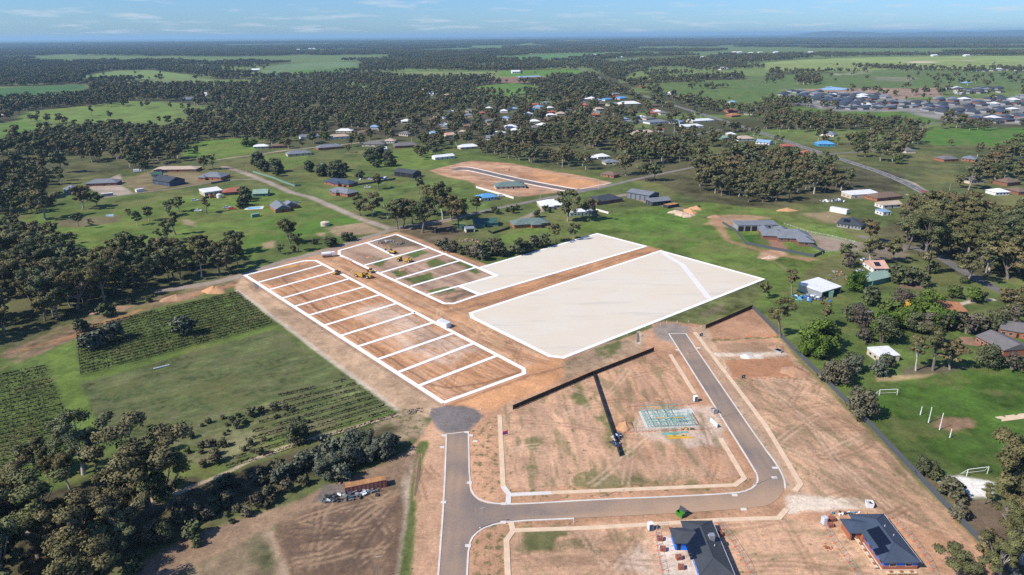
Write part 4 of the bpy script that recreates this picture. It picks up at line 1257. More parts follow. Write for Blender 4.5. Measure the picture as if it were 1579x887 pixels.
def leaves(clusters, n_leaf, size, rng, droop=.2):
    """clusters: (cx, cy, cz, rx, rz, tint); returns quads of leaf sprays spread through each clump"""
    Vs, Ts, Ns = [], [], []
    for (cx, cy, cz, rx, rz, tn) in clusters:
        k = n_leaf
        d = rng.normal(size=(k, 3)); d /= np.linalg.norm(d, axis=1)[:, None]
        r = rng.random(k) ** .45
        bump_ = 1 + .28 * np.sin(d[:, 0] * 5 + cx * 3) * np.sin(d[:, 1] * 6 + cy * 3)
        p = d * (r * bump_)[:, None] * np.array([rx, rx, rz]) + np.array([cx, cy, cz])
        nrm = d * .75 + rng.normal(size=(k, 3)) * .6 + np.array([0, 0, .25]); nrm /= np.linalg.norm(nrm, axis=1)[:, None]
        u = np.cross(nrm, rng.normal(size=(k, 3))); u /= np.linalg.norm(u, axis=1)[:, None]
        w = np.cross(nrm, u)
        s = size * (.6 + .8 * rng.random(k))[:, None]
        a_, b_ = u * s, w * s * (.45 + .4 * rng.random(k))[:, None]
        q = np.stack([p - a_ * .9 + b_ * .2, p + b_ * -1.0 + a_ * .1, p + a_, p + b_], 1)
        q[:, :, 2] -= (np.abs(rng.random((k, 4))) * droop * size)
        Vs.append(q.reshape(-1, 3))
        Ns.append(np.repeat(d * np.array([1, 1, .9]) + np.array([cx * .06, cy * .06, .22]), 4, 0))
        t = tn * (.82 + .36 * rng.random(k))
        Ts.append(np.repeat(t, 4))
    V = np.concatenate(Vs); T = np.concatenate(Ts)
    F = np.arange(len(V)).reshape(-1, 4)
    N = np.concatenate(Ns); N /= np.linalg.norm(N, axis=1)[:, None]
    return V, F, (T, N)


def limb_mesh(segs, n=6):
    mb = MB()
    for p0, p1, r0, r1 in segs:
        mb.tube(p0, p1, r0, r1, n, caps=False)
    return mb


def gum_proto(i, lod):
    """unit-ish eucalypt, 10 m high: bare forked trunk, uneven clumped crown"""
    rng = np.random.default_rng(100 + i)
    style = i % 4
    segs, cl = [], []
    lean = rng.normal(size=2) * .35
    fork = [3.0, 2.2, 3.8, 2.6][style] * (.9 + .2 * rng.random())
    base_r = .26
    top = np.array([lean[0], lean[1], fork])
    segs.append(((0, 0, -.3), tuple(top * .5 + [0.08, .02, 0]), base_r * 1.15, base_r * .9))
    segs.append((tuple(top * .5 + [0.08, .02, 0]), tuple(top), base_r * .9, base_r * .75))
    nl = [5, 6, 4, 7][style]
    a0 = rng.random() * 6.28
    spread = [2.3, 3.0, 1.7, 2.7][style]
    for k in range(nl):
        a = a0 + 2 * PI * k / nl + rng.normal() * .3
        rr_ = spread * (.45 + .6 * rng.random())
        h = fork + (8.6 - fork) * (.45 + .55 * rng.random())
        if k == 0:
            rr_, h = rr_ * .25, 8.7
        tip = np.array([lean[0] + rr_ * math.cos(a), lean[1] + rr_ * math.sin(a), h])
        mid = top * .45 + tip * .55 + np.array([0, 0, -.35])
        segs.append((tuple(top), tuple(mid), base_r * .5, base_r * .3))
        segs.append((tuple(mid), tuple(tip), base_r * .3, base_r * .1))
        for q in range([4, 4, 3, 4][style]):
            c = tip + rng.normal(size=3) * np.array([.75, .75, .65]) + np.array([0, 0, .25])
            if q == 0:
                c = mid + rng.normal(size=3) * .5 + np.array([math.cos(a) * .6, math.sin(a) * .6, .2])
            rx = (.60 if lod < 1 else .72) + .62 * rng.random()
            cl.append((c[0], c[1], min(c[2], 9.3), rx, rx * (.55 + .25 * rng.random()), .78 + .5 * rng.random()))
            if q:
                segs.append((tuple(mid), tuple(c), base_r * .16, base_r * .05))
    if lod == -1:
        V, F, T = leaves(cl, 620, .125, rng)
        tm = limb_mesh(segs, 8)
    elif lod == 0:
        V, F, T = leaves(cl, 210, .235, rng)
        tm = limb_mesh(segs, 6)
    elif lod == 1:
        V, F, T = leaves(cl, 54, .42, rng)
        tm = limb_mesh(segs[:2 + 2 * nl], 5)
    else:
        V, F, T = leaves(cl, 12, .85, rng)
        tm = limb_mesh(segs[:2 + 2 * nl:1], 3)
    crown = make_mesh('gum_crown', V, F, T, 'gum leaves')
    tr = bpy.data.meshes.new('gum_trunk')
    tr.from_pydata(tm.v, [], tm.f)
    tr.polygons.foreach_set('use_smooth', [True] * len(tr.polygons))
    tr.materials.append(MATS['pale bark' if i % 3 == 0 else 'bark'])
    return tr, crown


def bush_proto(i, mt, lod, tall=1.0, bare=False):
    """rounded shrub, garden or olive tree, 10 units high, foliage almost to the ground"""
    rng = np.random.default_rng(300 + i + int(tall * 10))
    cl, segs = [], []
    nst = 4
    for k in range(nst):
        a = 2 * PI * k / nst + rng.random()
        tip = (1.8 * math.cos(a), 1.8 * math.sin(a), 5.5 * tall)
        segs.append(((.25 * math.cos(a), .25 * math.sin(a), -.3), (.9 * math.cos(a), .9 * math.sin(a), 2.6 * tall), .3, .2))
        segs.append(((.9 * math.cos(a), .9 * math.sin(a), 2.6 * tall), tip, .2, .06))
    for k in range(20):
        a, z = rng.random() * 6.28, rng.random()
        hz = 1.9 + 6.6 * z
        rad = 3.6 * math.sqrt(max(.05, 1 - ((z - .35) / .72) ** 2)) * (.5 + .5 * rng.random())
        rx = 1.35 + .9 * rng.random()
        cl.append((rad * math.cos(a), rad * math.sin(a), hz * tall, rx, rx * .8, .75 + .5 * rng.random()))
    cl.append((0, 0, 5.5 * tall, 2.4, 2.2, .8))
    V, F, T = leaves(cl, (260 if lod == 0 else 46) // (3 if bare else 1), .30 if lod == 0 else .72, rng)
    tm = limb_mesh(segs, 5)
    crown = make_mesh('bush_crown', V, F, T, mt)
    tr = bpy.data.meshes.new('bush_stems')
    tr.from_pydata(tm.v, [], tm.f)
    tr.materials.append(MATS['bark'])
    return tr, crown


GUM = {l_: [gum_proto(i, l_) for i in range({-1: 6, 0: 12, 1: 14, 2: 8}[l_])] for l_ in (-1, 0, 1, 2)}
BUSH = {}
for kname, mt in (('shrub', 'shrub leaves'), ('olive', 'olive leaves'), ('garden', 'garden leaves'), ('dark', 'dark leaves'), ('yellow', 'yellow leaves')):
    BUSH[kname] = {l_: [bush_proto(i, mt, l_) for i in range(4 if kname != 'yellow' else 1)] for l_ in (0, 1)}
BUSH['bare'] = {l_: [bush_proto(i + 7, 'twig haze', l_, bare=True) for i in range(2)] for l_ in (0, 1)}

PLANTS = []      # (x, y, height, kind, label, group, forced)
BLOCK_C = []     # (x, y, r) places kept clear: houses, sheds


def plant(px, py, h, kind, label, group=None, forced=True):
    g = G(px, py)
    PLANTS.append([g[0], g[1], h * 1.14, kind, label, group, forced])


def at_sun_side(P):
    return P


# ------------------------------------------------------------------ buildings
def hip_roof(mb, x0, x1, y0, y1, z, k=.42, t=.18):
    """closed hipped roof over a rectangle, fascia t high"""
    w, d = x1 - x0, y1 - y0
    if w >= d:
        r = d / 2
        a, b = (x0 + r, (y0 + y1) / 2, z + t + r * k), (x1 - r, (y0 + y1) / 2, z + t + r * k)
        top = [(0, 1, 5, 4), (1, 2, 5), (2, 3, 4, 5), (3, 0, 4)]
    else:
        r = w / 2
        a, b = ((x0 + x1) / 2, y0 + r, z + t + r * k), ((x0 + x1) / 2, y1 - r, z + t + r * k)
        top = [(0, 1, 4), (1, 2, 5, 4), (2, 3, 5), (3, 0, 4, 5)]
    v = [(x0, y0, z + t), (x1, y0, z + t), (x1, y1, z + t), (x0, y1, z + t), a, b,
         (x0, y0, z), (x1, y0, z), (x1, y1, z), (x0, y1, z)]
    f = top + [(6, 7, 1, 0), (7, 8, 2, 1), (8, 9, 3, 2), (9, 6, 0, 3), (9, 8, 7, 6)]
    mb.add(v, f)
    return r * k + t + z


def gable_roof(mb, x0, x1, y0, y1, z, k=.3, t=.15, along='x'):
    if along == 'x':
        h = (y1 - y0) / 2 * k
        ym = (y0 + y1) / 2
        v = [(x0, y0, z), (x0, y1, z), (x0, y1, z + t), (x0, ym, z + t + h), (x0, y0, z + t),
             (x1, y0, z), (x1, y1, z), (x1, y1, z + t), (x1, ym, z + t + h), (x1, y0, z + t)]
    else:
        h = (x1 - x0) / 2 * k
        xm = (x0 + x1) / 2
        v = [(x1, y0, z), (x0, y0, z), (x0, y0, z + t), (xm, y0, z + t + h), (x1, y0, z + t),
             (x1, y1, z), (x0, y1, z), (x0, y1, z + t), (xm, y1, z + t + h), (x1, y1, z + t)]
    f = [(4, 3, 8, 9), (3, 2, 7, 8), (0, 4, 9, 5), (2, 1, 6, 7), (1, 0, 5, 6), (0, 1, 2, 3, 4), (9, 8, 7, 6, 5)]
    mb.add(v, f)
    return z + t + h


def flat_roof(mb, x0, x1, y0, y1, z, k=.06, t=.18):
    h = (y1 - y0) * k
    mb.add([(x0, y0, z), (x1, y0, z), (x1, y1, z), (x0, y1, z), (x0, y0, z + t), (x1, y0, z + t), (x1, y1, z + t + h), (x0, y1, z + t + h)],
           [(4, 5, 6, 7), (0, 1, 5, 4), (1, 2, 6, 5), (2, 3, 7, 6), (3, 0, 4, 7), (3, 2, 1, 0)])


def window(parent, c, w, h, face, frame='window frame', pane='glass'):
    """a framed window set on a wall; face 'y-' looks along -y, 'x-' along -x, 'x+' along +x"""
    mb, pm = MB(), MB()
    x, y, z = c
    b = .07
    if face == 'y-':
        for q in ((x - w / 2, x + w / 2, z, z + b), (x - w / 2, x + w / 2, z + h - b, z + h), (x - w / 2, x - w / 2 + b, z + b, z + h - b), (x + w / 2 - b, x + w / 2, z + b, z + h - b)):
            mb.box(q[0], q[1], y - .06, y + .03, q[2], q[3])
        pm.box(x - w / 2 + b, x + w / 2 - b, y - .025, y + .03, z + b, z + h - b)
    else:
        s = -1 if face == 'x-' else 1
        xa, xb = sorted((x + s * .06, x - s * .03))
        for q in ((y - w / 2, y + w / 2, z, z + b), (y - w / 2, y + w / 2, z + h - b, z + h), (y - w / 2, y - w / 2 + b, z + b, z + h - b), (y + w / 2 - b, y + w / 2, z + b, z + h - b)):
            mb.box(xa, xb, q[0], q[1], q[2], q[3])
        xa, xb = sorted((x + s * .025, x - s * .03))
        pm.box(xa, xb, y - w / 2 + b, y + w / 2 - b, z + b, z + h - b)
    f = mb.build('window', frame, parent)
    pm.build('pane', pane, f)
    return f


def house(label, p1, p2, depth, roof='hip', rc='charcoal roof', wc='brick', h=2.6, k=.40, eave=.55, wins=3, name='house', cat='house', group=None, wing=None, door=True, garage=False, side=True, along='x', solar=0, open_bays=0, chimney=False):
    a, L, ang = axis(p1, p2)
    t = thing(name, label, cat, a, ang, group)
    cxy = (a[0] + math.cos(ang) * L / 2 - math.sin(ang) * depth / 2, a[1] + math.sin(ang) * L / 2 + math.cos(ang) * depth / 2)
    BLOCK_C.append((cxy[0], cxy[1], max(L, depth) * .55 + 2.5))
    MB().box(0, L, 0, depth, -.1, h).build('wall', wc, t)
    rb = MB()
    if roof == 'hip':
        hip_roof(rb, -eave, L + eave, -eave, depth + eave, h, k)
    elif roof == 'gable':
        gable_roof(rb, -eave * .4, L + eave * .4, -eave, depth + eave, h, k, along=along)
    else:
        flat_roof(rb, -eave * .3, L + eave * .3, -eave * .3, depth + eave * .3, h)
    ro = rb.build('roof', rc, t)
    if chimney:
        MB().box(L * .3, L * .3 + .7, depth * .3, depth * .3 + .6, h, h + depth * .5 * k + 1.2).build('chimney', wc, ro)
    for wi_, (x0, x1, y0, y1) in enumerate([] if not wing else [wing] if not isinstance(wing, list) else wing):
        zo = .015 + .012 * wi_
        MB().box(x0, x1, y0, y1, -.1, h - .02 - .01 * wi_).build('wall', wc, t)
        wb = MB()
        if roof == 'gable':
            gable_roof(wb, x0 - eave, x1 + eave, y0 - eave, y1, h + zo, k, along='y')
        else:
            hip_roof(wb, x0 - eave, x1 + eave, y0 - eave, y1 + eave, h + zo, k)
        wb.build('roof', rc, t)
    wing0 = wing[0] if isinstance(wing, list) else wing
    slots = []
    nw = wins + (1 if door else 0)
    for i in range(nw):
        slots.append((i + .5) / nw * L)
    dslot = nw // 2 if door else -1
    for i, x in enumerate(slots):
        if any(w_[0] - .8 < x < w_[1] + .8 and w_[2] < .01 for w_ in ([] if not wing else [wing0] if wing is wing0 else wing)):
            continue
        if i == dslot:
            MB().box(x - .5, x + .5, -.05, .03, 0, 2.1).build('door', 'dark opening', t)
        else:
            window(t, (x, 0, .8), min(1.9, L / nw * .6), 1.3, 'y-')
    for w_ in ([] if not wing else [wing0] if wing is wing0 else wing):
        if w_[2] < 0:
            window(t, ((w_[0] + w_[1]) / 2, w_[2], .8), min(2.4, (w_[1] - w_[0]) * .5), 1.3, 'y-')
    if side and wins:
        for q in (.3, .7):
            window(t, (0, depth * q, .8), 1.5, 1.2, 'x-')
    for i in range(open_bays):
        x = (i + .5) / open_bays * L
        MB().box(x - L / open_bays * .38, x + L / open_bays * .38, -.06, .03, 0, h * .85).build('roller_door' if garage else 'opening', 'slate roof' if garage else 'dark opening', t)
    if solar:
        hh = (depth / 2 + eave)
        for i in range(solar):
            x = L * .25 + (i % (solar // 2)) * 1.08
            y = depth * .10 + (i // (solar // 2)) * 1.75
            z = h + .18 + (y + eave) * k
            o = MB().rbox((0, 0, 0), (1.02, 1.68, .05)).build('solar_panel', 'solar panel', t)
            o.location = (x, y + .85, z + .42 * .85 + .1); o.rotation_euler = (math.atan(k), 0, 0)
    return t


H_ = house
# left and upper-left farm houses
H_('brick house with long slate-blue hip roof beside the white gravel forecourt', (133, 288), (181, 286), 13, rc='slate roof', wc='brown brick', wins=5)
H_('grey-blue gabled house half hidden by gum trees at the far left', (100, 300), (127, 297), 14, 'gable', 'slate roof', 'grey wall', wins=3, along='y')
H_('dark navy gabled shed with steep roof near the farm driveway', (236, 284), (262, 288), 16, 'gable', 'charcoal roof', 'navy wall', h=4, wins=2, name='shed', cat='shed', door=False)
H_('long low farmhouse with sandy beige roof and dark verandah', (237, 266), (303, 265), 15, 'hip', 'beige roof', 'brown brick', wins=7, k=.25)
H_('small teal roofed shed beside the beige farmhouse', (234, 274), (250, 273), 9, 'gable', 'dark green roof', 'grey wall', wins=1, name='shed', cat='shed', door=False)
H_('slate-roofed brick house with broad hips by the bend of the lane', (306, 277), (341, 278), 16, rc='slate roof', wc='brick', wins=3, wing=(2, 9, -3, 4))
H_('white flat-roofed shed beside the red tiled farm buildings', (316, 303), (344, 299), 14, 'flat', 'white roof', 'cream wall', h=3.2, wins=3, name='shed', cat='shed')
H_('red tiled farmhouse under dark trees', (345, 302), (382, 299), 12, 'hip', 'red roof', 'brown brick', wins=4)
H_('pale green shed at the edge of the farm yard left of the lane', (390, 304), (413, 303), 12, 'gable', 'pale green roof', 'green wall', wins=1, name='shed', cat='shed')
H_('brick house with steep slate gable and a blue pool beside it', (425, 329), (449, 326), 20, 'gable', 'slate roof', 'brick', wins=2, k=.5, along='y', wing=(9, 19, 8, 18))
H_('brick house with dark navy hip roof facing the lane', (500, 284), (538, 289), 12, 'hip', 'navy roof', 'brick', wins=4, wing=(12, 20, -3, 4))
H_('slate-roofed brick house with three front gables below the navy-roofed one', (507, 298), (536, 304), 12, 'hip', 'slate roof', 'brick', wins=4, wing=(8, 14, -3, 4))
H_('black-green barn with open front at the end of the long dark fence', (608, 271), (637, 275), 12, 'gable', 'charcoal roof', 'charcoal wall', h=4, wins=0, name='barn', cat='barn', door=False, open_bays=3)
H_('pale blue roofed cottage with white walls and verandah', (742, 311), (767, 308), 11, 'hip', 'bright blue roof', 'white wall', wins=4)
H_('olive grey hip-roofed house at the edge of the cleared subdivision', (765, 293), (811, 291), 14, 'hip', 'grey green roof', 'cream wall', wins=5)
H_('dark green shed with pale lean-to by the gum trees', (732, 351), (768, 349), 11, 'gable', 'dark green roof', 'green wall', wins=2, name='shed', cat='shed')
H_('small open-fronted white shed next to the dark green one', (718, 359), (732, 358), 5, 'flat', 'galvanised steel', 'white wall', wins=0, name='shed', cat='shed', door=False, open_bays=1)
H_('green-roofed house with orange brick end wall', (793, 353), (846, 349), 12, 'hip', 'grey green roof', 'brick', wins=5, wing=(12, 19, -3, 4))
H_('white-roofed house with many hips behind the tall gum', (835, 323), (872, 321), 15, 'hip', 'white roof', 'cream wall', wins=4, wing=(3, 9, -3, 4))
H_('long white pergola building behind two gum trees', (879, 334), (917, 332), 8, 'flat', 'white roof', 'pale green roof', h=3, wins=6, name='pergola', cat='pergola')
H_('charcoal hip-roofed brick house between the white house and the navy shed', (920, 317), (960, 311), 15, 'hip', 'charcoal roof', 'brown brick', wins=5)
H_('long navy shed with a row of roller doors', (966, 305), (1001, 311), 15, 'gable', 'slate roof', 'navy wall', h=4.8, wins=0, name='shed', cat='shed', door=False, open_bays=5, garage=True, k=.22)
H_('small charcoal shed beside the rust-topped container', (1006, 318), (1034, 315), 10, 'gable', 'slate roof', 'charcoal wall', h=3.2, wins=1, name='shed', cat='shed')
H_('long grey shed with row of openings inside the walled compound', (1137, 357), (1199, 356), 10, 'flat', 'slate roof', 'grey wall', h=4.2, wins=0, name='shed', cat='shed', door=False, open_bays=6)
H_('large slate-roofed brick house with many hips inside the walled compound', (1200, 373), (1252, 375), 17, 'hip', 'slate roof', 'brown brick', wins=4, wing=[(11, 20, -8, 4), (-9, 6, 4, 17), (1, 10, 13, 27), (-9, -2, 14, 33)], k=.45)
H_('dark solar-roofed house with striped blinds near the white trailer', (1290, 350), (1327, 355), 17, 'hip', 'charcoal roof', 'grey wall', wins=6, solar=8)
H_('white metal shed with wide low roof by the highway', (1312, 307), (1356, 304), 12, 'flat', 'white roof', 'cream wall', h=3.2, wins=2, name='shed', cat='shed')
H_('brown-roofed brick house between the white shed and the highway', (1352, 311), (1391, 307), 13, 'hip', 'brown roof', 'brick', wins=4)
H_('white garage with pale panels in the middle of the highway yards', (1361, 322), (1390, 320), 9, 'gable', 'beige roof', 'white wall', wins=2, name='garage', cat='garage')
H_('pale blue-roofed small shed below the white garage', (1361, 333), (1374, 332), 8, 'flat', 'pale blue roof', 'white wall', wins=1, name='shed', cat='shed')
H_('pink-roofed cottage with solar panels and white verandah', (1346, 421), (1369, 421), 13, 'gable', 'pink roof', 'white wall', wins=3, solar=6, along='x')
H_('green shed with two linked gables beside the bright green tree', (1325, 443), (1352, 439), 8, 'gable', 'pale green roof', 'green wall', wins=0, name='shed', cat='shed', door=False)
H_('pale green shed further right, behind the two linked gables', (1345, 441), (1374, 434), 9, 'gable', 'pale green roof', 'green wall', h=3, wins=0, name='shed', cat='shed', door=False)
H_('open white-roofed machinery shed beside the heap of blue scrap', (1266, 461), (1296, 452), 14, 'flat', 'white roof', 'galvanised steel', h=3.6, wins=0, name='shed', cat='shed', door=False, open_bays=2)
H_('long low green shed behind the blue scrap heap', (1252, 455), (1284, 459), 5, 'flat', 'green wall', 'green wall', h=2.6, wins=0, name='shed', cat='shed', door=False)
H_('terracotta-roofed brick house beside a red car', (1448, 490), (1489, 488), 13, 'gable', 'terracotta roof', 'brick', wins=5, k=.3)
H_('large brick school building with long grey tiled roof', (1503, 528), (1546, 551), 13, 'gable', 'grey tile roof', 'brick', wins=5, k=.35, h=3)
H_('grey-roofed rear wing of the school building at the frame edge', (1541, 517), (1585, 524), 13, 'gable', 'grey tile roof', 'brick', wins=3, k=.3, h=2.9)
H_('small cream shed with white roof beside the dark school trees', (1354, 559), (1386, 557), 8, 'flat', 'white roof', 'cream wall', h=2.6, wins=1, name='shed', cat='shed')
# houses of the rows behind
for row in [
    ('white-walled cottage at the left end of the second house row', (391, 230), (414, 229), 10, 'hip', 'white roof', 'cream wall'),
    ('brown-roofed house next to the white cottage of the second row', (419, 229), (441, 228), 12, 'hip', 'brown roof', 'brown brick'),
    ('grey hip-roofed house with pale verandah above the small orchard', (444, 242), (481, 239), 13, 'hip', 'slate roof', 'cream wall'),
    ('wide slate-roofed house above the orchard, right of the grey one', (491, 232), (529, 229), 13, 'hip', 'slate roof', 'brick'),
    ('long mauve-grey roofed house at the top of the open green field', (558, 226), (592, 226), 14, 'hip', 'grey tile roof', 'cream wall'),
    ('mauve-roofed house right of the white garage pair', (609, 229), (645, 227), 14, 'hip', 'grey tile roof', 'brown brick'),
    ('white garage pair at the edge of the open green field', (578, 234), (597, 233), 10, 'gable', 'white roof', 'white wall'),
    ('white cottage left of the cleared subdivision', (671, 247), (701, 244), 9, 'gable', 'white roof', 'white wall'),
    ('white-roofed house behind the cleared subdivision', (710, 231), (739, 229), 12, 'hip', 'white roof', 'cream wall'),
    ('teal-roofed shed among the dark trees by the fence', (512, 260), (532, 259), 9, 'gable', 'pale green roof', 'green wall'),
    ('red brick unit with brown roof behind the gum row', (926, 272), (946, 275), 10, 'hip', 'brown roof', 'brick'),
    ('first of the white-roofed villas behind the gum row', (903, 248), (920, 247), 12, 'hip', 'white roof', 'cream wall'),
    ('second of the white-roofed villas behind the gum row', (922, 246), (940, 245), 12, 'hip', 'white roof', 'white wall'),
    ('grey-roofed villa beside the white-roofed pair', (934, 255), (955, 254), 12, 'hip', 'slate roof', 'cream wall'),
    ('cream house with beige hip roof by the country road', (977, 209), (1012, 208), 16, 'hip', 'beige roof', 'cream wall'),
    ('red roofed cottage right of the beige hip roof', (1012, 203), (1024, 203), 9, 'gable', 'red roof', 'white wall'),
    ('long white warehouse beside the highway', (1050, 199), (1085, 197), 18, 'flat', 'white roof', 'white wall'),
    ('second white warehouse higher beside the highway', (1068, 190), (1102, 188), 18, 'flat', 'white roof', 'cream wall'),
    ('low white shop building left of the warehouses', (1002, 192), (1030, 190), 20, 'flat', 'slate roof', 'white wall'),
    ('white houses row with grey roof beside tall dark trees', (972, 191), (992, 190), 14, 'hip', 'slate roof', 'white wall'),
    ('bright blue roofed house in the town', (933, 156), (944, 155), 12, 'hip', 'bright blue roof', 'white wall'),
    ('bigger bright blue roofed building right of the other blue roof', (956, 154), (968, 153), 16, 'hip', 'bright blue roof', 'cream wall'),
    ('white town hall with long pale roof', (956, 163), (988, 162), 20, 'hip', 'white roof', 'cream wall'),
    ('pale green roofed store left of the white town hall', (941, 164), (953, 163), 14, 'gable', 'pale green roof', 'cream wall'),
    ('red roofed house on the lawn by the highway', (1000, 177), (1013, 177), 12, 'hip', 'red roof', 'brick'),
    ('orange tiled house with dark trees right of the highway', (1128, 181), (1142, 180), 14, 'hip', 'terracotta roof', 'brick'),
    ('white house with navy roof at the crossroads', (1262, 209), (1285, 211), 14, 'hip', 'slate roof', 'white wall'),
    ('cyan-roofed building with the brightest blue roof near the crossroads', (1262, 226), (1288, 226), 14, 'hip', 'bright blue roof', 'cyan paint'),
    ('small white house alone on the lawn near the bend', (1239, 253), (1250, 253), 9, 'gable', 'white roof', 'white wall'),
    ('red brick house right of the vacant green block', (1455, 250), (1478, 249), 14, 'hip', 'grey tile roof', 'brick'),
    ('grey-roofed brick house at the end of the vacant green block', (1482, 248), (1503, 250), 14, 'hip', 'slate roof', 'brick'),
    ('green-walled shed by the highway side street', (1116, 216), (1128, 215), 10, 'gable', 'pale green roof', 'green wall'),
    ('pale grey house with wide roof by the highway side street', (1138, 218), (1163, 217), 14, 'hip', 'beige roof', 'white wall'),
    ('grey shed with blue roof at the right edge of the side street', (1165, 222), (1186, 224), 12, 'gable', 'pale blue roof', 'white wall'),
    ('cluster of grey farm sheds, left one, beyond the left paddock', (283, 156), (300, 155), 22, 'gable', 'slate roof', 'grey wall'),
    ('dark roofed farm shed beyond the left paddock', (303, 157), (322, 156), 20, 'gable', 'charcoal roof', 'grey wall'),
    ('white farm shed highest of the group beyond the left paddock', (318, 148), (336, 147), 22, 'gable', 'white roof', 'white wall'),
    ('red farm shed right of the group beyond the left paddock', (342, 153), (352, 152), 14, 'gable', 'red roof', 'brick'),
    ('pink-roofed homestead at the far left edge', (-5, 181), (10, 180), 14, 'hip', 'pink roof', 'cream wall'),
    ('white-roofed house among red shrubs at top of the second row', (518, 205), (542, 205), 12, 'hip', 'white roof', 'cream wall'),
    ('tan-roofed house beside the willow in the second row', (508, 215), (540, 213), 12, 'hip', 'beige roof', 'white wall'),
    ('maroon-roofed house right of the tan one', (553, 208), (577, 207), 13, 'hip', 'brown roof', 'cream wall'),
    ('grey shed trio left of the tan-roofed house', (464, 215), (492, 213), 12, 'gable', 'slate roof', 'white wall'),
    ('two-storey white house at the end of the second row', (593, 221), (608, 221), 12, 'hip', 'beige roof', 'white wall'),
    ('pink gabled house in the town centre', (690, 212), (702, 211), 12, 'gable', 'pink roof', 'cream wall'),
    ('white church with small tower near the woods', (749, 216), (760, 216), 12, 'gable', 'slate roof', 'white wall'),
]:
    H_(row[0], row[1], row[2], row[3], row[4], row[5], row[6], wins=3, side=False)

# town houses among the trees, and the far estate: one mesh kit per colour, copied
KITS = {}


def kit(rc, wc, roof='hip'):
    key = (rc, wc, roof)
    if key not in KITS:
        w = MB().box(-7.5, 7.5, -6, 6, -.1, 2.9)
        r = MB()
        (hip_roof if roof == 'hip' else gable_roof)(r, -8, 8, -6.6, 6.6, 2.9, .38)
        wi = MB()
        for x in (-5, -1.5, 2, 5.5):
            wi.box(x - .8, x + .8, -6.05, -5.95, .8, 2.2)
        a = w.build('wall', wc); b = r.build('roof', rc); c = wi.build('window', 'glass')
        KITS[key] = (a.data, b.data, c.data)
        for o in (a, b, c):
            bpy.data.objects.remove(o)
    return KITS[key]


KIT_LIST = []


def kit_house(x, y, rz, sc, rc, wc, label, group, roof='hip'):
    KIT_LIST.append((x, y, rz, sc, rc, wc, label, group, roof))
    BLOCK_C.append((x, y, 9 * sc))


def kit_house_object(x, y, rz, sc, rc, wc, label, group, roof='hip'):
    t = thing('house', label, 'house', (x, y, 0), rz, group, sc)
    w, r, c = kit(rc, wc, roof)
    link('wall', w, t); link('roof', r, t); link('window', c, t)


def in_poly(x, y, P):
    return float(sdf(np.array([x]), np.array([y]), P)[0])


def scatter(poly, spacing, jitter=.9, raw=False, rng=None, keep=1.0):
    """jittered hex grid of ground points inside a photo-space polygon"""
    P = poly if raw else GP(poly)
    A = np.array(P)
    rng = rng or RNG
    x0, y0 = A.min(0); x1, y1 = A.max(0)
    nx, ny = int((x1 - x0) / spacing) + 2, int((y1 - y0) / (spacing * .87)) + 2
    I, J = np.meshgrid(np.arange(nx), np.arange(ny))
    X = x0 + (I + .5 * (J % 2)) * spacing + (rng.random(I.shape) - .5) * spacing * jitter
    Y = y0 + J * spacing * .87 + (rng.random(I.shape) - .5) * spacing * jitter
    X, Y = X.ravel(), Y.ravel()
    ok = (sdf(X, Y, P) > 0) & (rng.random(X.shape) < keep)
    return X[ok], Y[ok]


ROAD_LINES = [(HIGHWAY, 11)] + [(GP(P), w_ / 2 + 4) for P, w_, c in ROADS_PAINT] + [
    (GP([(600, 353), (690, 340), (737, 327), (790, 317), (861, 302), (922, 291), (973, 278), (1030, 266), (1090, 254), (1135, 245)]), 7),
    (GP([(925, 221), (960, 219), (1013, 215.5), (1056, 212), (1110, 200)]), 8), (GP([(1400, 380), (1443, 392), (1506, 431), (1560, 457), (1610, 480)]), 7)]


def clear_of(X, Y, r_road=0, r_house=0, tall=3):
    ok = np.ones(len(X), bool)
    for P, w_ in ROAD_LINES:
        ok &= dist_line(X, Y, P) > w_ + r_road
    if len(BLOCK_C):
        bc = np.array(BLOCK_C)
        for x, y, r in bc:
            # also keep the line of sight from the south open
            fr = min(90.0, max(tall, (math.hypot(x, y) - 350) * .10))
            ok &= ~((np.abs(X - x) < r * .8 + r_house) & (Y > y - r - r_house - fr) & (Y < y + r + r_house))
    return ok


TOWN = [([(560, 200), (640, 180), (790, 165), (905, 150), (945, 143), (1000, 160), (1050, 172), (1095, 195), (1040, 200), (960, 188), (900, 196), (760, 210), (640, 214)], 42, .62, 'house among the gum trees of the town, {} roof'),
        ([(1100, 203), (1180, 215), (1260, 235), (1300, 250), (1250, 247), (1150, 236), (1110, 220)], 40, .7, 'house between the highway and the side street, {} roof'),
        ([(985, 135), (1010, 133), (1060, 150), (1180, 165), (1200, 180), (1130, 184), (1060, 160)], 60, .4, 'house right of the highway on the rise, {} roof'),
        ([(1300, 235), (1420, 235), (1440, 250), (1320, 250)], 40, .5, 'house near the crossroads shops, {} roof'),
        ([(1440, 285), (1579, 255), (1579, 320), (1500, 325)], 42, .45, 'house under the right-hand gum trees, {} roof'),
        ([(640, 140), (720, 132), (790, 150), (700, 160)], 70, .4, 'house on the wooded rise behind the town, {} roof')]
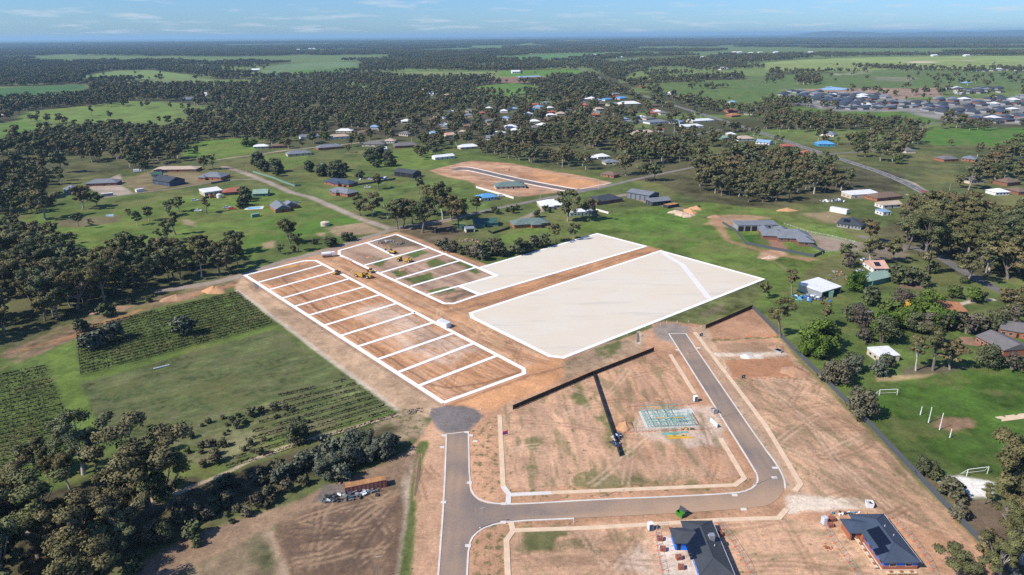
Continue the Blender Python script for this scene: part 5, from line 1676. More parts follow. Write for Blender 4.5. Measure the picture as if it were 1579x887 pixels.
for poly, sp_, kp, lab in TOWN:
    X, Y = scatter(poly, sp_, .8, keep=kp)
    ok = clear_of(X, Y, 6, 6, 0)
    for x, y in zip(X[ok], Y[ok]):
        rc, wc, nm = random.choice([('white roof', 'white wall', 'white'), ('slate roof', 'cream wall', 'slate grey'), ('beige roof', 'cream wall', 'sandy'), ('pale blue roof', 'white wall', 'pale blue'), ('brown roof', 'brown brick', 'brown'), ('red roof', 'brick', 'red'), ('white roof', 'cream wall', 'white'), ('grey tile roof', 'cream wall', 'grey tiled')])
        L_ = lab.format(nm)
        kit_house(x, y, random.choice([0.2, .3, 1.7, -.6]) + random.uniform(-.1, .1), random.uniform(.8, 1.15), rc, wc, 'small ' + L_, L_)
ESTATE = [([(1195, 142), (1240, 141), (1345, 146), (1400, 158), (1395, 170), (1300, 171), (1270, 163), (1225, 156)], 23),
          ([(1395, 160), (1440, 152), (1579, 150), (1600, 150), (1600, 195), (1490, 192), (1470, 178), (1400, 170)], 24),
          ([(1455, 137.5), (1545, 137), (1548, 143), (1480, 147)], 24), ([(1535, 107), (1600, 106), (1600, 110.5), (1500, 110.5)], 28)]
for poly, sp_ in ESTATE:
    X, Y = scatter(poly, sp_, .25, keep=.56)
    for x, y in zip(X, Y):
        rc, wc, nm = random.choice([('charcoal roof', 'grey wall', 'charcoal')] * 5 + [('navy roof', 'brown brick', 'navy')] * 4 + [('charcoal roof', 'cream wall', 'charcoal')] + [('slate roof', 'grey wall', 'slate')] * 3 + [('white roof', 'grey wall', 'white')])
        L_ = nm + '-roofed house of the far new estate'
        kit_house(x, y, random.choice([0, 1.57]) + .25 + random.uniform(-.1, .1), random.uniform(.95, 1.25), rc, wc, L_, L_)
for px, py in ((1132, 82), (1140, 82), (1158, 83), (1172, 82.5), (1196, 82), (1250, 82), (478, 76), (484, 76), (555, 83), (460, 77.5), (917, 86), (955, 90), (1085, 90), (1072, 91), (795, 113), (1115, 108), (1490, 87), (1440, 87), (272, 104), (395, 110)):
    g = G(px, py)
    kit_house(g[0], g[1], .2, 1.9, 'white roof', 'white wall', 'tiny white farm shed far out on the plain', 'far white farm sheds', 'gable')


KIT_LIST.sort(key=lambda q: math.hypot(q[0], q[1]) / q[3])
N_KIT = 295 - sum(1 for o in SC.objects if o.get('category') == 'house')
for q in KIT_LIST[:N_KIT]:
    kit_house_object(*q)
V_, F_, MI_, MN_ = [], [], [], []
for x, y, rz, sc, rc, wc, lab, grp, roof in KIT_LIST[N_KIT:]:
    ms = kit(rc, wc, roof)
    R_ = Matrix.Translation((x, y, 0)) @ Matrix.Rotation(rz, 4, 'Z') @ Matrix.Scale(sc, 4)
    for md, mn in zip(ms, (wc, rc, 'glass')):
        if mn not in MN_:
            MN_.append(mn)
        o_ = len(V_)
        V_ += [tuple(R_ @ v.co) for v in md.vertices]
        for p in md.polygons:
            F_.append(tuple(i + o_ for i in p.vertices)); MI_.append(MN_.index(mn))
if V_:
    me = bpy.data.meshes.new('far_housing')
    me.from_pydata(V_, [], F_)
    for mn in MN_:
        me.materials.append(MATS[mn])
    me.polygons.foreach_set('material_index', MI_)
    tag(link('far_housing', me), kind='stuff')


def building_site_house(label, x0, x1, y0, y1, gx0, gy0, gy1, rc, wc, upper, panels, near):
    """single-storey L-shaped house under construction; main block plus garage wing on the left"""
    t = thing('house', label, 'house', (x0, y0, 0))
    BLOCK_C.append(((x0 + x1) / 2, (y0 + y1) / 2, 10))
    W, L, ga, gb, gl = x1 - x0, y1 - y0, gy0 - y0, gy1 - y0, gx0 - x0
    e, h = .5, 2.5
    MB().box(-.1 - .15 + e, W - e + .15, e - .15, L - e + .15, -.1, .12).build('slab', 'concrete', t)
    hb = h if wc != 'blue wrap' else h
    cut = 1.25 if upper else h
    MB().box(e, W - e, e, L - e, .12, cut).build('wall', wc, t)
    if upper:
        MB().box(e + .06, W - e - .06, e + .06, L - e - .06, cut, h).build('wall_wrap', 'blue wrap', t)
    MB().box(gl + e, e - .003, ga + e, gb - e, 0, h).build('wall', wc, t)
    MB().box(-.45 + e, .1 + e, ga + e - 1.0, ga + e - .003, 0, h - .01).build('wall', wc, t)
    r = MB(); hip_roof(r, 0, W, 0, L, h, .42)
    ro = r.build('roof', rc, t)
    r = MB(); hip_roof(r, gl, W * .62, ga, gb, h + .012, .42)
    r.build('roof', rc, t)
    g = MB()
    g.box(W + .01, W + .12, 0, L, h - .02, h + .15)
    g.build('gutter', 'gutter white', t)
    # ridge and hip cappings
    cap = MB()
    rk = W / 2 * .42 + .18 + h
    for a, c in (((W / 2, W / 2, rk), (W / 2, L - W / 2, rk)), ((0, 0, h + .18), (W / 2, W / 2, rk)), ((W, 0, h + .18), (W / 2, W / 2, rk)), ((W, L, h + .18), (W / 2, L - W / 2, rk))):
        d = Vector(c) - Vector(a)
        cap.tube(Vector(a) + Vector((0, 0, .01)), Vector(c) + Vector((0, 0, .01)), .09, .09, 5)
    cap.build('ridge_cap', rc, ro)
    # openings
    for y in np.arange(1.6, ga - .6, 2.6):
        window(t, (e + (.05 if upper else 0), y + .2, .95), 1.4, 1.1, 'x-', 'blue wrap' if upper else 'window frame')
    for x in (W * .3, W * .72):
        window(t, (x, e + (.05 if upper else 0), .95), 1.7, 1.1, 'y-', 'window frame')
    MB().box(gl + e + .5, gl + e + 1.4, ga + e - .05, ga + e + .02, .1, 2.1).build('door', 'dark opening', t)
    for y in np.arange(2.5, L - 2, 3.4):
        window(t, (W - e - (.05 if upper else 0), y, .95), 1.5, 1.1, 'x+')
    # solar panels lie on the left roof face
    for (i, j) in panels:
        o = MB().rbox((0, 0, 0), (1.66, 1.02, .04)).build('solar_panel', 'solar panel', ro)
        x = W / 2 - .55 - 1.54 * (i + .5)
        o.location = (x, j, h + .18 + x * .42 + .09)
        o.rotation_euler = (0, -math.atan(.42), 0)
    for x, y in ((W * .62, L * .62), (W * .7, L * .45)):
        z = h + .18 + (W - x) * .42
        MB().tube((x, y, z - .1), (x, y, z + .5), .09, .09, 7).build('vent_pipe', 'gutter white', ro)
    return t, (W, L, h)


z_ = 2.6
q0, q1, q2 = G(1361.9, 868.5, z_), G(1421.3, 868, z_), G(1361.9, 792.7, z_)
ga_, gb_ = G(1311.3, 822.9, z_), G(1293.9, 798.9, z_)
HB = (q0[0], q1[0], q0[1], q2[1])
pan = [(i, y) for i, ys in ((0, (5.4, 6.5, 7.6, 8.7, 9.8, 10.9, 12.0)), (1, (3.2, 4.3, 5.4, 6.5, 7.6, 8.7, 9.8, 10.9)), (2, (3.2, 4.3))) for y in ys if not (i == 0 and y > 11.9)]
building_site_house('half-built brick house with navy roof and blue wrap strips, at the right', HB[0], HB[1], HB[2], HB[3], gb_[0], ga_[1], gb_[1] - .4, 'navy roof', 'brick', True, pan, True)
q1, q2 = G(1133, 887, z_), G(1096.7, 803, z_)
ga_, gb_ = G(1041.6, 838.7, z_), G(1031.5, 813, z_)
xa = G(1062, 840, z_)[0]
HA = (xa, q1[0], q2[1] - 20.5, q2[1])
pan = [(i, y) for i, ys in ((0, (9.6, 10.7, 11.8, 12.9, 14.0, 15.1)), (1, (7.4, 8.5, 9.6, 10.7, 11.8, 12.9, 14.0)), (2, (6.3, 7.4, 8.5, 9.6, 10.7, 11.8))) for y in ys]
tA, dA = building_site_house('half-built house wrapped in bright blue sheeting under a charcoal roof', HA[0], HA[1], HA[2], HA[3], gb_[0], ga_[1], gb_[1] - .3, 'charcoal roof', 'blue wrap', False, pan, False)
cw = MB().box(dA[0] * .62, dA[0] * .62 + 1.3, 11.2, 12.5, 3.6, 5.3)
cw.build('roof_cooler', 'galvanised steel', tA)

# ---- timber frame on its slab
f0, f1, f2 = G(999.9, 660.3), G(1077.6, 657), G(1064, 629.7)
FL, FW = math.dist(f0, f1), 10.8
fa = math.atan2(f1[1] - f0[1], f1[0] - f0[0])
tf = thing('framed_house', 'teal timber wall frames standing on a bare concrete slab', 'house frame', f0, fa)
MB().poly([(-.8, -.5), (FL - 1, -.5), (FL - 1, FW * .75), (FL + 1.2, FW * .75), (FL + 1.2, FW + 1), (1, FW + 1), (-.8, FW)], -.1, .16).build('slab', 'concrete', tf)


def stud_wall(a, c, h=2.5):
    mb = MB()
    d = Vector((c[0] - a[0], c[1] - a[1])); L = d.length
    an = math.atan2(d.y, d.x)
    for z in (.045, h - .045, h - .14, 1.25):
        mb.rbox((L / 2, 0, z), (L, .09, .09))
    k = 0.0
    while k <= L:
        mb.rbox((k, 0, h / 2), (.075, .1, h))
        k += .9
    o = mb.build('wall_frame', 'teal timber', tf)
    o.location = (a[0], a[1], .16); o.rotation_euler = (0, 0, an)
    o['kind'] = 'stuff'


for a, c in [((0, 0), (FL - 2, 0)), ((0, 0), (0, FW)), ((FL - 2, 0), (FL - 2, FW * .7)), ((0, FW), (FL * .35, FW)), ((FL * .45, FW), (FL * .8, FW)),
             ((FL * .2, FW * .55), (FL * .2, FW)), ((FL * .36, FW * .5), (FL * .36, FW)), ((FL * .5, FW * .35), (FL * .5, FW)), ((FL * .14, 0), (FL * .14, FW * .4)),
             ((FL * .28, 0), (FL * .28, FW * .42)), ((FL * .4, 0), (FL * .4, FW * .45)), ((FL * .55, 0), (FL * .55, FW * .4)), ((FL * .68, FW * .1), (FL * .68, FW * .6)),
             ((0, FW * .45), (FL * .3, FW * .45)), ((FL * .4, FW * .45), (FL * .8, FW * .45)), ((FL * .55, FW * .25), (FL * .85, FW * .25))]:
    stud_wall(a, c)
for a, c in [((FL * .15, FW * .2), (FL * .36, FW * .2)), ((FL * .5, FW * .18), (FL * .72, FW * .18)), ((FL * .25, FW * .8), (FL * .4, FW * .8))]:
    o = MB().rbox(((a[0] + c[0]) / 2, a[1], 2.55), (c[0] - a[0], .14, .24)).build('beam', 'yellow timber', tf)
for i, (px, py, L, an, mt, lab) in enumerate([(1044, 672.5, 6.5, .05, 'yellow timber', 'shorter stack of yellow beams in front of the timber frame'), (1049, 675.5, 8, .03, 'yellow timber', 'longest yellow beam bundle, nearest the viewer, in front of the frame'), (1041, 668, 9, .12, 'teal timber', 'upper bundle of teal timber lying in front of the frame'), (1040, 671.5, 7, -.1, 'teal timber', 'lower bundle of teal timber lying in front of the frame')]):
    g = G(px, py)
    t = thing('timber_bundle', lab, 'timber bundle', g, an)
    for k in range(4):
        MB().rbox((random.uniform(-.5, .5), k * .22 - .35, .1 + .06 * (k % 2)), (L, .16, .16)).build('plank', mt, t)


# ------------------------------------------------------------------ fences
def corrugated(L, h):
    mb = MB()
    nfold = 8
    v, f = [], []
    for i in range(nfold + 1):
        x = L * i / nfold
        y = .035 if i % 2 else -.035
        v += [(x, y, .05), (x, y, h), (x, y + .012, .05), (x, y + .012, h)]
    for i in range(nfold):
        a = i * 4
        f += [(a, a + 4, a + 5, a + 1), (a + 2, a + 3, a + 7, a + 6), (a + 1, a + 5, a + 7, a + 3)]
    mb.add(v, f)
    return mb


def fence(label, pts, h, mt, step=2.4, rails=False, group=None, name='fence'):
    P = [Vector(p) for p in GP(pts)]
    t = thing(name, label, 'fence', (P[0].x, P[0].y, 0), 0, group)
    o = P[0]
    post_me = pan_me = None
    for a, c in zip(P[:-1], P[1:]):
        L = (c - a).length
        k = max(1, round(L / step))
        s = L / k
        an = math.atan2((c - a).y, (c - a).x)
        pan_me = None
        for i in range(k):
            q = a + (c - a) * (i / k) - o
            if pan_me is None:
                if rails:
                    mb = MB()
                    for z in (.45, .95):
                        mb.tube((.06, 0, z), (s - .06, 0, z), .035, .035, 4)
                    ob = mb.build('rail', mt, t)
                else:
                    mb = corrugated(s - .07, h - .06)
                    ob = mb.build('panel', mt, t)
                    MB_ = MB()
                pan_me = ob.data
            else:
                ob = link(ob.name.split('.')[0], pan_me, t)
            ob.location = (q.x + math.cos(an) * .035, q.y + math.sin(an) * .035, 0)
            ob.rotation_euler = (0, 0, an)
        for i in range(k + 1):
            q = a + (c - a) * (i / k) - o
            if post_me is None:
                pb = MB().box(-.055, .055, -.055, .055, -.3, h + .03).build('post', mt, t)
                post_me = pb.data
            else:
                pb = link('post', post_me, t)
            pb.location = (q.x, q.y, 0); pb.rotation_euler = (0, 0, an)
    return t


fence('long dark grey metal fence between the building lots and the school grounds', [(1161, 477), (1239, 556), (1340, 657), (1486, 812), (1580, 905)], 2.25, 'fence grey')
fence('black metal fence running diagonally below the largest white pad', [(791, 632), (914, 579), (1008, 542)], 2.0, 'fence black')
fence('black side fence running towards the viewer past the rubbish heap', [(914.5, 579), (955.5, 704)], 2.0, 'fence black')
fence('short black fence behind the red-brown lot at the corner of the long grey fence', [(1088, 507), (1160, 476)], 2.0, 'fence black')
fence('dark grey fence around the walled compound garden', [(1114, 345), (1134, 357), (1150, 377), (1255, 397), (1271, 390), (1247, 378)], 1.9, 'fence grey')
fence('white-posted rail fence along the compound driveway', [(1209, 346), (1245, 358), (1290, 367), (1318, 374), (1310, 381), (1268, 392)], 1.2, 'gutter white', 3.0, rails=True)
fence('pale green metal fence along the country lane', [(390, 266), (420, 275), (440, 283), (455, 288), (464, 287)], 1.8, 'fence green', 3.0)
fence('long dark fence between the navy-roofed house and the barn', [(530, 289), (575, 283), (610, 277)], 1.8, 'fence grey', 3.0)
fence('white panel fence by the olive-roofed house at the cleared subdivision', [(734, 290), (765, 299), (792, 307)], 1.9, 'white wall', 3.0)
fence('white panel fence beside the long pergola', [(919, 325), (938, 330)], 1.7, 'white wall', 3.0)
fence('black retaining fence in the green yard behind the pads', [(753, 358), (760, 361), (786, 353)], 1.6, 'fence black', 3.0)
fence('dark hedge-high fence below the slate-roofed house at the bend', [(326, 284), (355, 279)], 1.8, 'fence grey', 3.0)
fence('white boundary fence at the right-hand highway corner', [(1494, 305), (1506, 311), (1522, 314)], 1.7, 'white wall', 3.0)
fence('dark wire fence on posts along the green-roofed house yard', [(815, 369), (850, 358), (858, 353)], 1.3, 'old post', 4, rails=True)
fence('timber post and wire fence at the top of the vineyard paddock', [(60, 300), (160, 306), (260, 291), (345, 280)], 1.2, 'old post', 6, rails=True)
fence('low timber retaining fence along the yard of the dark solar house', [(1233, 339), (1262, 350), (1326, 360)], 1.3, 'old post', 3, rails=True)
fence('post and wire fence along the dirt road above the lots', [(380, 412), (440, 395), (505, 378), (560, 362)], 1.2, 'old post', 5, rails=True)


def temp_fence(label, pts, h=1.9, step=2.4):
    P = [Vector(p) for p in GP(pts)]
    t = thing('temporary_fence', label, 'temporary fence', (P[0].x, P[0].y, 0))
    o, me0, foot = P[0], None, None
    for a, c in zip(P[:-1], P[1:]):
        L = (c - a).length; k = max(1, round(L / step)); an = math.atan2((c - a).y, (c - a).x); s = L / k
        me0 = None
        for i in range(k):
            q = a + (c - a) * (i / k) - o
            if me0 is None:
                mb = MB()
                for p0, p1 in (((.05, 0, .12), (.05, 0, h)), ((s - .05, 0, .12), (s - .05, 0, h)), ((.05, 0, h), (s - .05, 0, h)), ((.05, 0, .15), (s - .05, 0, .15))):
                    mb.tube(p0, p1, .03, .03, 4, caps=False)
                for x in np.arange(.25, s - .1, .24):
                    mb.tube((x, 0, .15), (x, 0, h), .008, .008, 3, caps=False)
                ob = mb.build('mesh_panel', 'galvanised steel', t); me0 = ob.data
            else:
                ob = link('mesh_panel', me0, t)
            ob.location = (q.x, q.y, 0); ob.rotation_euler = (0, 0, an)
            if foot is None:
                fb = MB().rbox((0, 0, .08), (.7, .26, .2)).build('foot_block', 'orange plastic', t); foot = fb.data
            else:
                fb = link('foot_block', foot, t)
            fb.location = (q.x, q.y, 0); fb.rotation_euler = (0, 0, an + 1.57)
    return t


temp_fence('temporary mesh fence with orange feet in front of the blue-wrapped house', [(1031, 815), (1013, 817), (1011, 826), (1014, 850), (1020, 880), (1024, 900)])
temp_fence('temporary mesh fence with orange feet in front of the half-built brick house', [(1285, 790), (1273, 800), (1274, 818), (1286, 838), (1308, 868), (1330, 900)])
temp_fence('temporary mesh fence with orange feet behind the timber wall frames', [(967, 628), (1010, 626), (1060, 625), (1075, 622)])
temp_fence('temporary mesh fence with orange feet in front of the timber wall frames', [(962, 667), (1000, 666), (1040, 664), (1090, 663), (1098, 660)])
temp_fence('temporary mesh fence along the shaded side of the blue-wrapped house', [(1108, 808), (1128, 835), (1150, 870), (1160, 895)])
temp_fence('temporary mesh fence along the shaded side of the half-built brick house', [(1374, 800), (1400, 826), (1432, 868), (1442, 890)])

# ------------------------------------------------------------------ building-site objects


def toilet(px, py, label, rz=.2, door='blue grey plastic', body='white plastic'):
    t = thing('portable_toilet', label, 'portable toilet', G(px, py), rz)
    MB().box(-.62, .62, -.62, .62, .12, 2.25).build('cabin', body, t)
    MB().box(-.66, .66, -.66, .66, 0, .12).build('base', 'dark plastic', t)
    mb = MB(); gable_roof(mb, -.68, .68, -.68, .68, 2.25, .25, .06)
    mb.build('roof', body, t)
    MB().box(.62, .65, -.5, .5, .15, 2.1).build('door', door, t)
    MB().box(-.5, .5, -.65, -.62, .15, 2.1).build('side_panel', door if door != 'blue grey plastic' else door, t)


toilet(1072, 619, 'white and navy portable toilet beside the footpath near the timber frame')
toilet(1002.5, 817, 'white and navy portable toilet on the footpath by the blue-wrapped house')
toilet(1270, 808, 'pale blue portable toilet beside the half-built brick house', .3, 'white plastic', 'silver paint')


def skip(px, py, label, name, cat, L, W, h, body, rz, lid=None, rub=False):
    t = thing(name, label, cat, G(px, py), rz)
    mb = MB()
    v = [(-L / 2 * .85, -W / 2 * .9, .08), (L / 2 * .85, -W / 2 * .9, .08), (L / 2 * .85, W / 2 * .9, .08), (-L / 2 * .85, W / 2 * .9, .08), (-L / 2, -W / 2, h), (L / 2, -W / 2, h), (L / 2, W / 2, h), (-L / 2, W / 2, h)]
    mb.add(v, [(3, 2, 1, 0), (0, 1, 5, 4), (1, 2, 6, 5), (2, 3, 7, 6), (3, 0, 4, 7)])
    vi = [(p[0] * .94, p[1] * .94, p[2] + (.06 if i < 4 else 0)) for i, p in enumerate(v)]
    mb.add(vi, [(0, 1, 2, 3), (4, 5, 1, 0), (5, 6, 2, 1), (6, 7, 3, 2), (7, 4, 0, 3)])
    o = len(mb.v) - 16
    mb.f += [(o + 4, o + 5, o + 13, o + 12), (o + 5, o + 6, o + 14, o + 13), (o + 6, o + 7, o + 15, o + 14), (o + 7, o + 4, o + 12, o + 15)]
    mb.build('body', body, t)
    if lid:
        MB().rbox((0, W * .55, h + .55), (L * .96, .07, 1.2), rx=-.35).build('lid', lid, t)
    for k in range(6 if rub else 0):
        MB().rbox((random.uniform(-L * .3, L * .3), random.uniform(-W * .3, W * .3), h * .8), (.7, .4, .3), random.random() * 3, .3).build('rubbish', random.choice(['dark plastic', 'timber', 'white plastic']), t)
    return t


skip(1049, 796, 'bright green bin with tipped black lid at the road edge', 'skip_bin', 'skip bin', 2.2, 1.5, 1.5, 'green paint', -.9, 'dark plastic')
skip(1101, 637, 'grey waste cage standing on the kerb near the street lamp', 'skip_bin', 'skip bin', 1.9, 1.9, 1.6, 'galvanised steel', .4, None, True)
skip(1340, 781, 'white waste cage with dark rubbish behind the half-built brick house', 'skip_bin', 'skip bin', 2.0, 1.9, 1.6, 'white plastic', -.2, None, True)
for px, py, lab in ((1017.5, 833, 'uppermost brick pallet beside the blue-wrapped house'), (1022, 849, 'second brick pallet from the top beside the blue-wrapped house'), (1046.5, 862, 'brick pallet nearest the blue wall of the wrapped house'), (1050, 877, 'lowest brick pallet beside the blue-wrapped house'),
                    (1109, 826, 'brick pallet in the shade on the far side of the wrapped house'), (1280, 812, 'brick pallet next to the pale blue toilet'), (1283, 803, 'small brick stack behind the mesh fence near the pale blue toilet')):
    t = thing('brick_pallet', lab, 'brick pallet', G(px, py), random.uniform(-.2, .2))
    p = MB()
    for k in (-.5, 0, .5):
        p.box(-.75, .75, k - .08, k + .08, 0, .12)
    p.build('pallet', 'timber', t)
    for i in range(3):
        for j in range(2):
            MB().box(-.74 + i * .5, -.74 + i * .5 + .47, -.62 + j * .63, -.02 + j * .63, .122, 1.05 + .1 * ((i + j) % 2)).build('brick_block', 'brick stack', t)
t = thing('brick_heap', 'loose heap of broken red bricks in front of the mesh fence', 'brick heap', G(1275, 845))
for k in range(26):
    r = abs(random.gauss(0, .7)); a = random.random() * 6.28
    MB().rbox((r * math.cos(a) * 1.3, r * math.sin(a), max(.1, .45 - r * .3)), (.42, .22, .18), random.random() * 3, random.random(), random.random()).build('brick', 'brick', t)
# scaffold planks and brick piles beside the brick house
t = thing('scaffold', 'low plank scaffold loaded with bricks along the half-built brick house', 'scaffold', (HB[0] - 1.1, HB[2] + .5, 0))
for k in range(5):
    MB().box(-.5, .5, k * 2.4, k * 2.4 + 2.3, .72, .80 + .012 * (k % 2)).build('plank', 'pale timber', t)
    for x in (-.4, .4):
        MB().tube((x, k * 2.4 + .15, 0), (x, k * 2.4 + .15, .72), .04, .04, 5).build('leg', 'galvanised steel', t)
    MB().rbox((-.05, k * 2.4 + 1.2, 1.0), (.55, .7, .36), .2).build('brick_block', 'brick', t)
t = thing('scaffold', 'low plank scaffold along the near end of the half-built brick house', 'scaffold', (HB[0] + .6, HB[2] - 1.0, 0))
for k in range(3):
    MB().box(k * 2.6, k * 2.6 + 2.5, -.45, .45, .55, .62 + .012 * (k % 2)).build('plank', 'pale timber', t)
    MB().rbox((k * 2.6 + 1.2, 0, .82), (.8, .5, .36), .2).build('brick_block', 'brick', t)
    MB().box(k * 2.6 + .1, k * 2.6 + .3, -.4, .4, 0, .55).build('trestle', 'timber', t)


def heap(label, px, py, n, ext, cols, name='scrap_heap', cat='scrap heap', rz=0.0, size=(.5, 1.6), hmax=1.4):
    t = thing(name, label, cat, G(px, py), rz)
    for k in range(n):
        x, y = random.uniform(-ext[0], ext[0]), random.uniform(-ext[1], ext[1])
        edge = 1 - max(abs(x) / ext[0], abs(y) / ext[1])
        s = [random.uniform(*size), random.uniform(*size) * .7, random.uniform(*size) * .5]
        z = max(s[2] * .4, random.uniform(.2, 1) * hmax * min(1, edge * 1.6))
        mb = MB()
        if k % 5 == 0:
            mb.tube((x - s[0] * .6, y, z), (x + s[0] * .7, y + s[1] * .5, z + .3), .12, .12, 6)
        elif k % 5 == 1:
            mb.tube((x, y, 0), (x, y, max(.6, z)), .32, .32, 8)
        else:
            mb.rbox((x, y, z * .6), s, random.random() * 3, random.uniform(-.35, .35), random.uniform(-.35, .35))
        mb.build('scrap_piece', random.choice(cols), t)
    return t


heap('long heap of mixed dark scrap in front of the red container', 541, 765, 70, (8.2, 2.0), ['dark plastic', 'dark metal', 'galvanised steel', 'white plastic', 'blue grey plastic', 'grey green roof', 'dark metal', 'old post', 'rubber'], rz=.28, hmax=1.6)
heap('blue tarpaulin scrap and wrecks beside the open machinery shed', 1251, 461, 60, (8, 4.5), ['blue paint', 'blue paint', 'white plastic', 'cyan paint', 'galvanised steel', 'dark metal', 'blue grey plastic'], rz=.1, size=(.8, 2.6), hmax=2.2)
heap('black rubbish heap in the shade beside the dark side fence', 950, 678, 34, (1.6, 4.5), ['dark plastic', 'fence black', 'blue grey plastic', 'silver paint'], 'rubbish_heap', 'rubbish heap', rz=-.3)
heap('demolition rubble in the top corner of the half-cleared lots', 594, 374, 40, (6, 3.2), ['rock white', 'galvanised steel', 'old post', 'grey wall', 'brown brick'], 'rubble_heap', 'rubble heap', size=(.5, 2.2), hmax=1.6)
heap('smaller rubble heap right of the big demolition heap', 619, 376, 18, (3, 2), ['old post', 'dark metal', 'grey wall'], 'rubble_heap', 'rubble heap', size=(.5, 1.8))
heap('scrap cars and white goods in the yard beside the barn', 575, 276, 40, (14, 6), ['white plastic', 'silver paint', 'red paint', 'dark metal', 'galvanised steel', 'blue paint'], size=(1, 3.6), hmax=1.4)
heap('scattered white scrap at the back of the highway yard', 1282, 310, 34, (9, 4), ['white plastic', 'silver paint', 'blue grey plastic', 'dark metal'], size=(.8, 3), hmax=1.5)
heap('builders waste behind the half-built brick house', 1312, 795, 26, (5, 1.2), ['timber', 'brick', 'cyan paint', 'dark plastic', 'white plastic', 'pale timber'], 'rubbish_heap', 'rubbish heap', size=(.3, 1.1), hmax=.7)
heap('timber offcuts at the front of the timber frame slab', 1060, 662, 18, (3.6, .5), ['timber', 'dark plastic', 'yellow timber', 'dark metal'], 'rubbish_heap', 'rubbish heap', size=(.25, .8), hmax=.4)
heap('white and grey junk heap on the grass by the left vineyard', 186, 666, 18, (2.8, 1.2), ['white plastic', 'silver paint', 'old post', 'dark metal'], 'scrap_heap', 'scrap heap', size=(.5, 1.6), hmax=.9)
heap('pale garden clutter between the bright green garden trees', 1352, 486, 22, (6, 3.5), ['white plastic', 'silver paint', 'pale blue roof'], 'scrap_heap', 'scrap heap', size=(.6, 2.4), hmax=.8)
heap('rusty machinery along the driveway of the pink cottage', 1290, 426, 26, (6, 10), ['dark metal', 'galvanised steel', 'old post', 'rust roof'], 'scrap_heap', 'scrap heap', rz=-.6, size=(.6, 2), hmax=1)
heap('stacked cut logs in a heap on the green yard behind the pads', 722, 372, 34, (7, 3), ['old post', 'bark', 'timber'], 'log_heap', 'log heap', size=(.8, 2.5), hmax=.8)


def container(label, p1, p2, h, w, top, side, name='shipping_container', cat='shipping container'):
    a, L, an = axis(p1, p2)
    t = thing(name, label, cat, a, an)
    mb = MB()
    nfold = 40
    v, f = [], []
    for yy, sgn in ((0, -1), (w, 1)):
        o = len(v)
        for i in range(nfold + 1):
            x = .1 + (L - .2) * i / nfold
            d = .045 if (i // 2) % 2 else 0.0
            v += [(x, yy + sgn * d, .15), (x, yy + sgn * d, h - .1)]
        for i in range(nfold):
            k = o + 2 * i
            f.append((k, k + 2, k + 3, k + 1) if sgn < 0 else (k, k + 1, k + 3, k + 2))
    mb.add(v, f)
    mb.build('side_wall', side, t)
    fr = MB()
    for x0 in (0, L - .12):
        for y0 in (-.05, w - .07):
            fr.box(x0, x0 + .12, y0, y0 + .12, 0, h)
    fr.box(.12, L - .12, -.05, .07, 0, .15); fr.box(.12, L - .12, w - .07, w + .05, 0, .15)
    fr.box(.12, L - .12, -.05, .07, h - .12, h); fr.box(.12, L - .12, w - .07, w + .05, h - .12, h)
    fr.build('frame', side, t)
    MB().box(.02, .08, .07, w - .07, .05, h - .03).build('end_wall', side, t)
    MB().box(L - .08, L - .02, .07, w / 2 - .01, .05, h - .03).build('door', side, t)
    MB().box(L - .08, L - .02, w / 2 + .01, w - .07, .05, h - .03).build('door', side, t)
    MB().box(.1, L - .1, .06, w - .06, h - .06, h - .015).build('roof', top, t)
    for i in range(10):
        MB().box(.5 + i * (L - 1) / 10, .5 + i * (L - 1) / 10 + .5, .12, w - .12, h - .014, h + .02).build('roof_rib', top, t)
    return t


container('long dusty red shipping container with rusty orange roof beside the scrap', (533, 764), (597, 751), 2.6, 2.5, 'rust roof', 'container red')
container('charcoal container with orange rusty roof beside the small charcoal shed', (1030, 322), (1047, 319), 2.6, 5.5, 'rust roof', 'charcoal wall')
container('white container at the edge of the white gravel forecourt', (157, 304), (175, 302), 2.6, 3, 'white roof', 'grey wall')
container('white container between the farm houses and the lane', (211, 297), (223, 295), 2.6, 3, 'white roof', 'white wall')
container('long white trailer box on the grass left of the dark solar house', (1279, 326), (1305, 331), 3.6, 3.2, 'white roof', 'white wall', 'trailer', 'trailer')
container('pale green container on the grass by the pool house', (389, 336), (401, 334), 2.4, 3, 'pale green roof', 'green wall')
container('small orange-red box beside the white water tank', (324, 306), (331, 305), 2.4, 4, 'rust roof', 'brick', 'storage_box', 'storage box')
container('white site office straddling the white overlay line', (673.5, 501.5), (688.5, 507.5), 2.6, 3.0, 'white roof', 'white wall', 'site_office', 'site office')
container('steel crate with rusty beams by the long grey fence', (1192, 541), (1204, 545), .7, 2.2, 'galvanised steel', 'galvanised steel', 'crate', 'crate')


def tank(label, px, py, r, h, mt):
    t = thing('water_tank', label, 'water tank', G(px, py))
    MB().tube((0, 0, 0), (0, 0, h), r, r, 20).build('body', mt, t)
    MB().tube((0, 0, h), (0, 0, h + r * .25), r * 1.02, r * .15, 20).build('lid', mt, t)


tank('round beige water tank alone in the green paddock', 501.6, 348, 3.2, 2.6, 'cream wall')
tank('white water tank between the white shed and the red farmhouse', 338.5, 305, 2.2, 3, 'white wall')
tank('dark green water tank at the left end of the dark green shed', 713, 353, 2.2, 2.8, 'dark green roof')


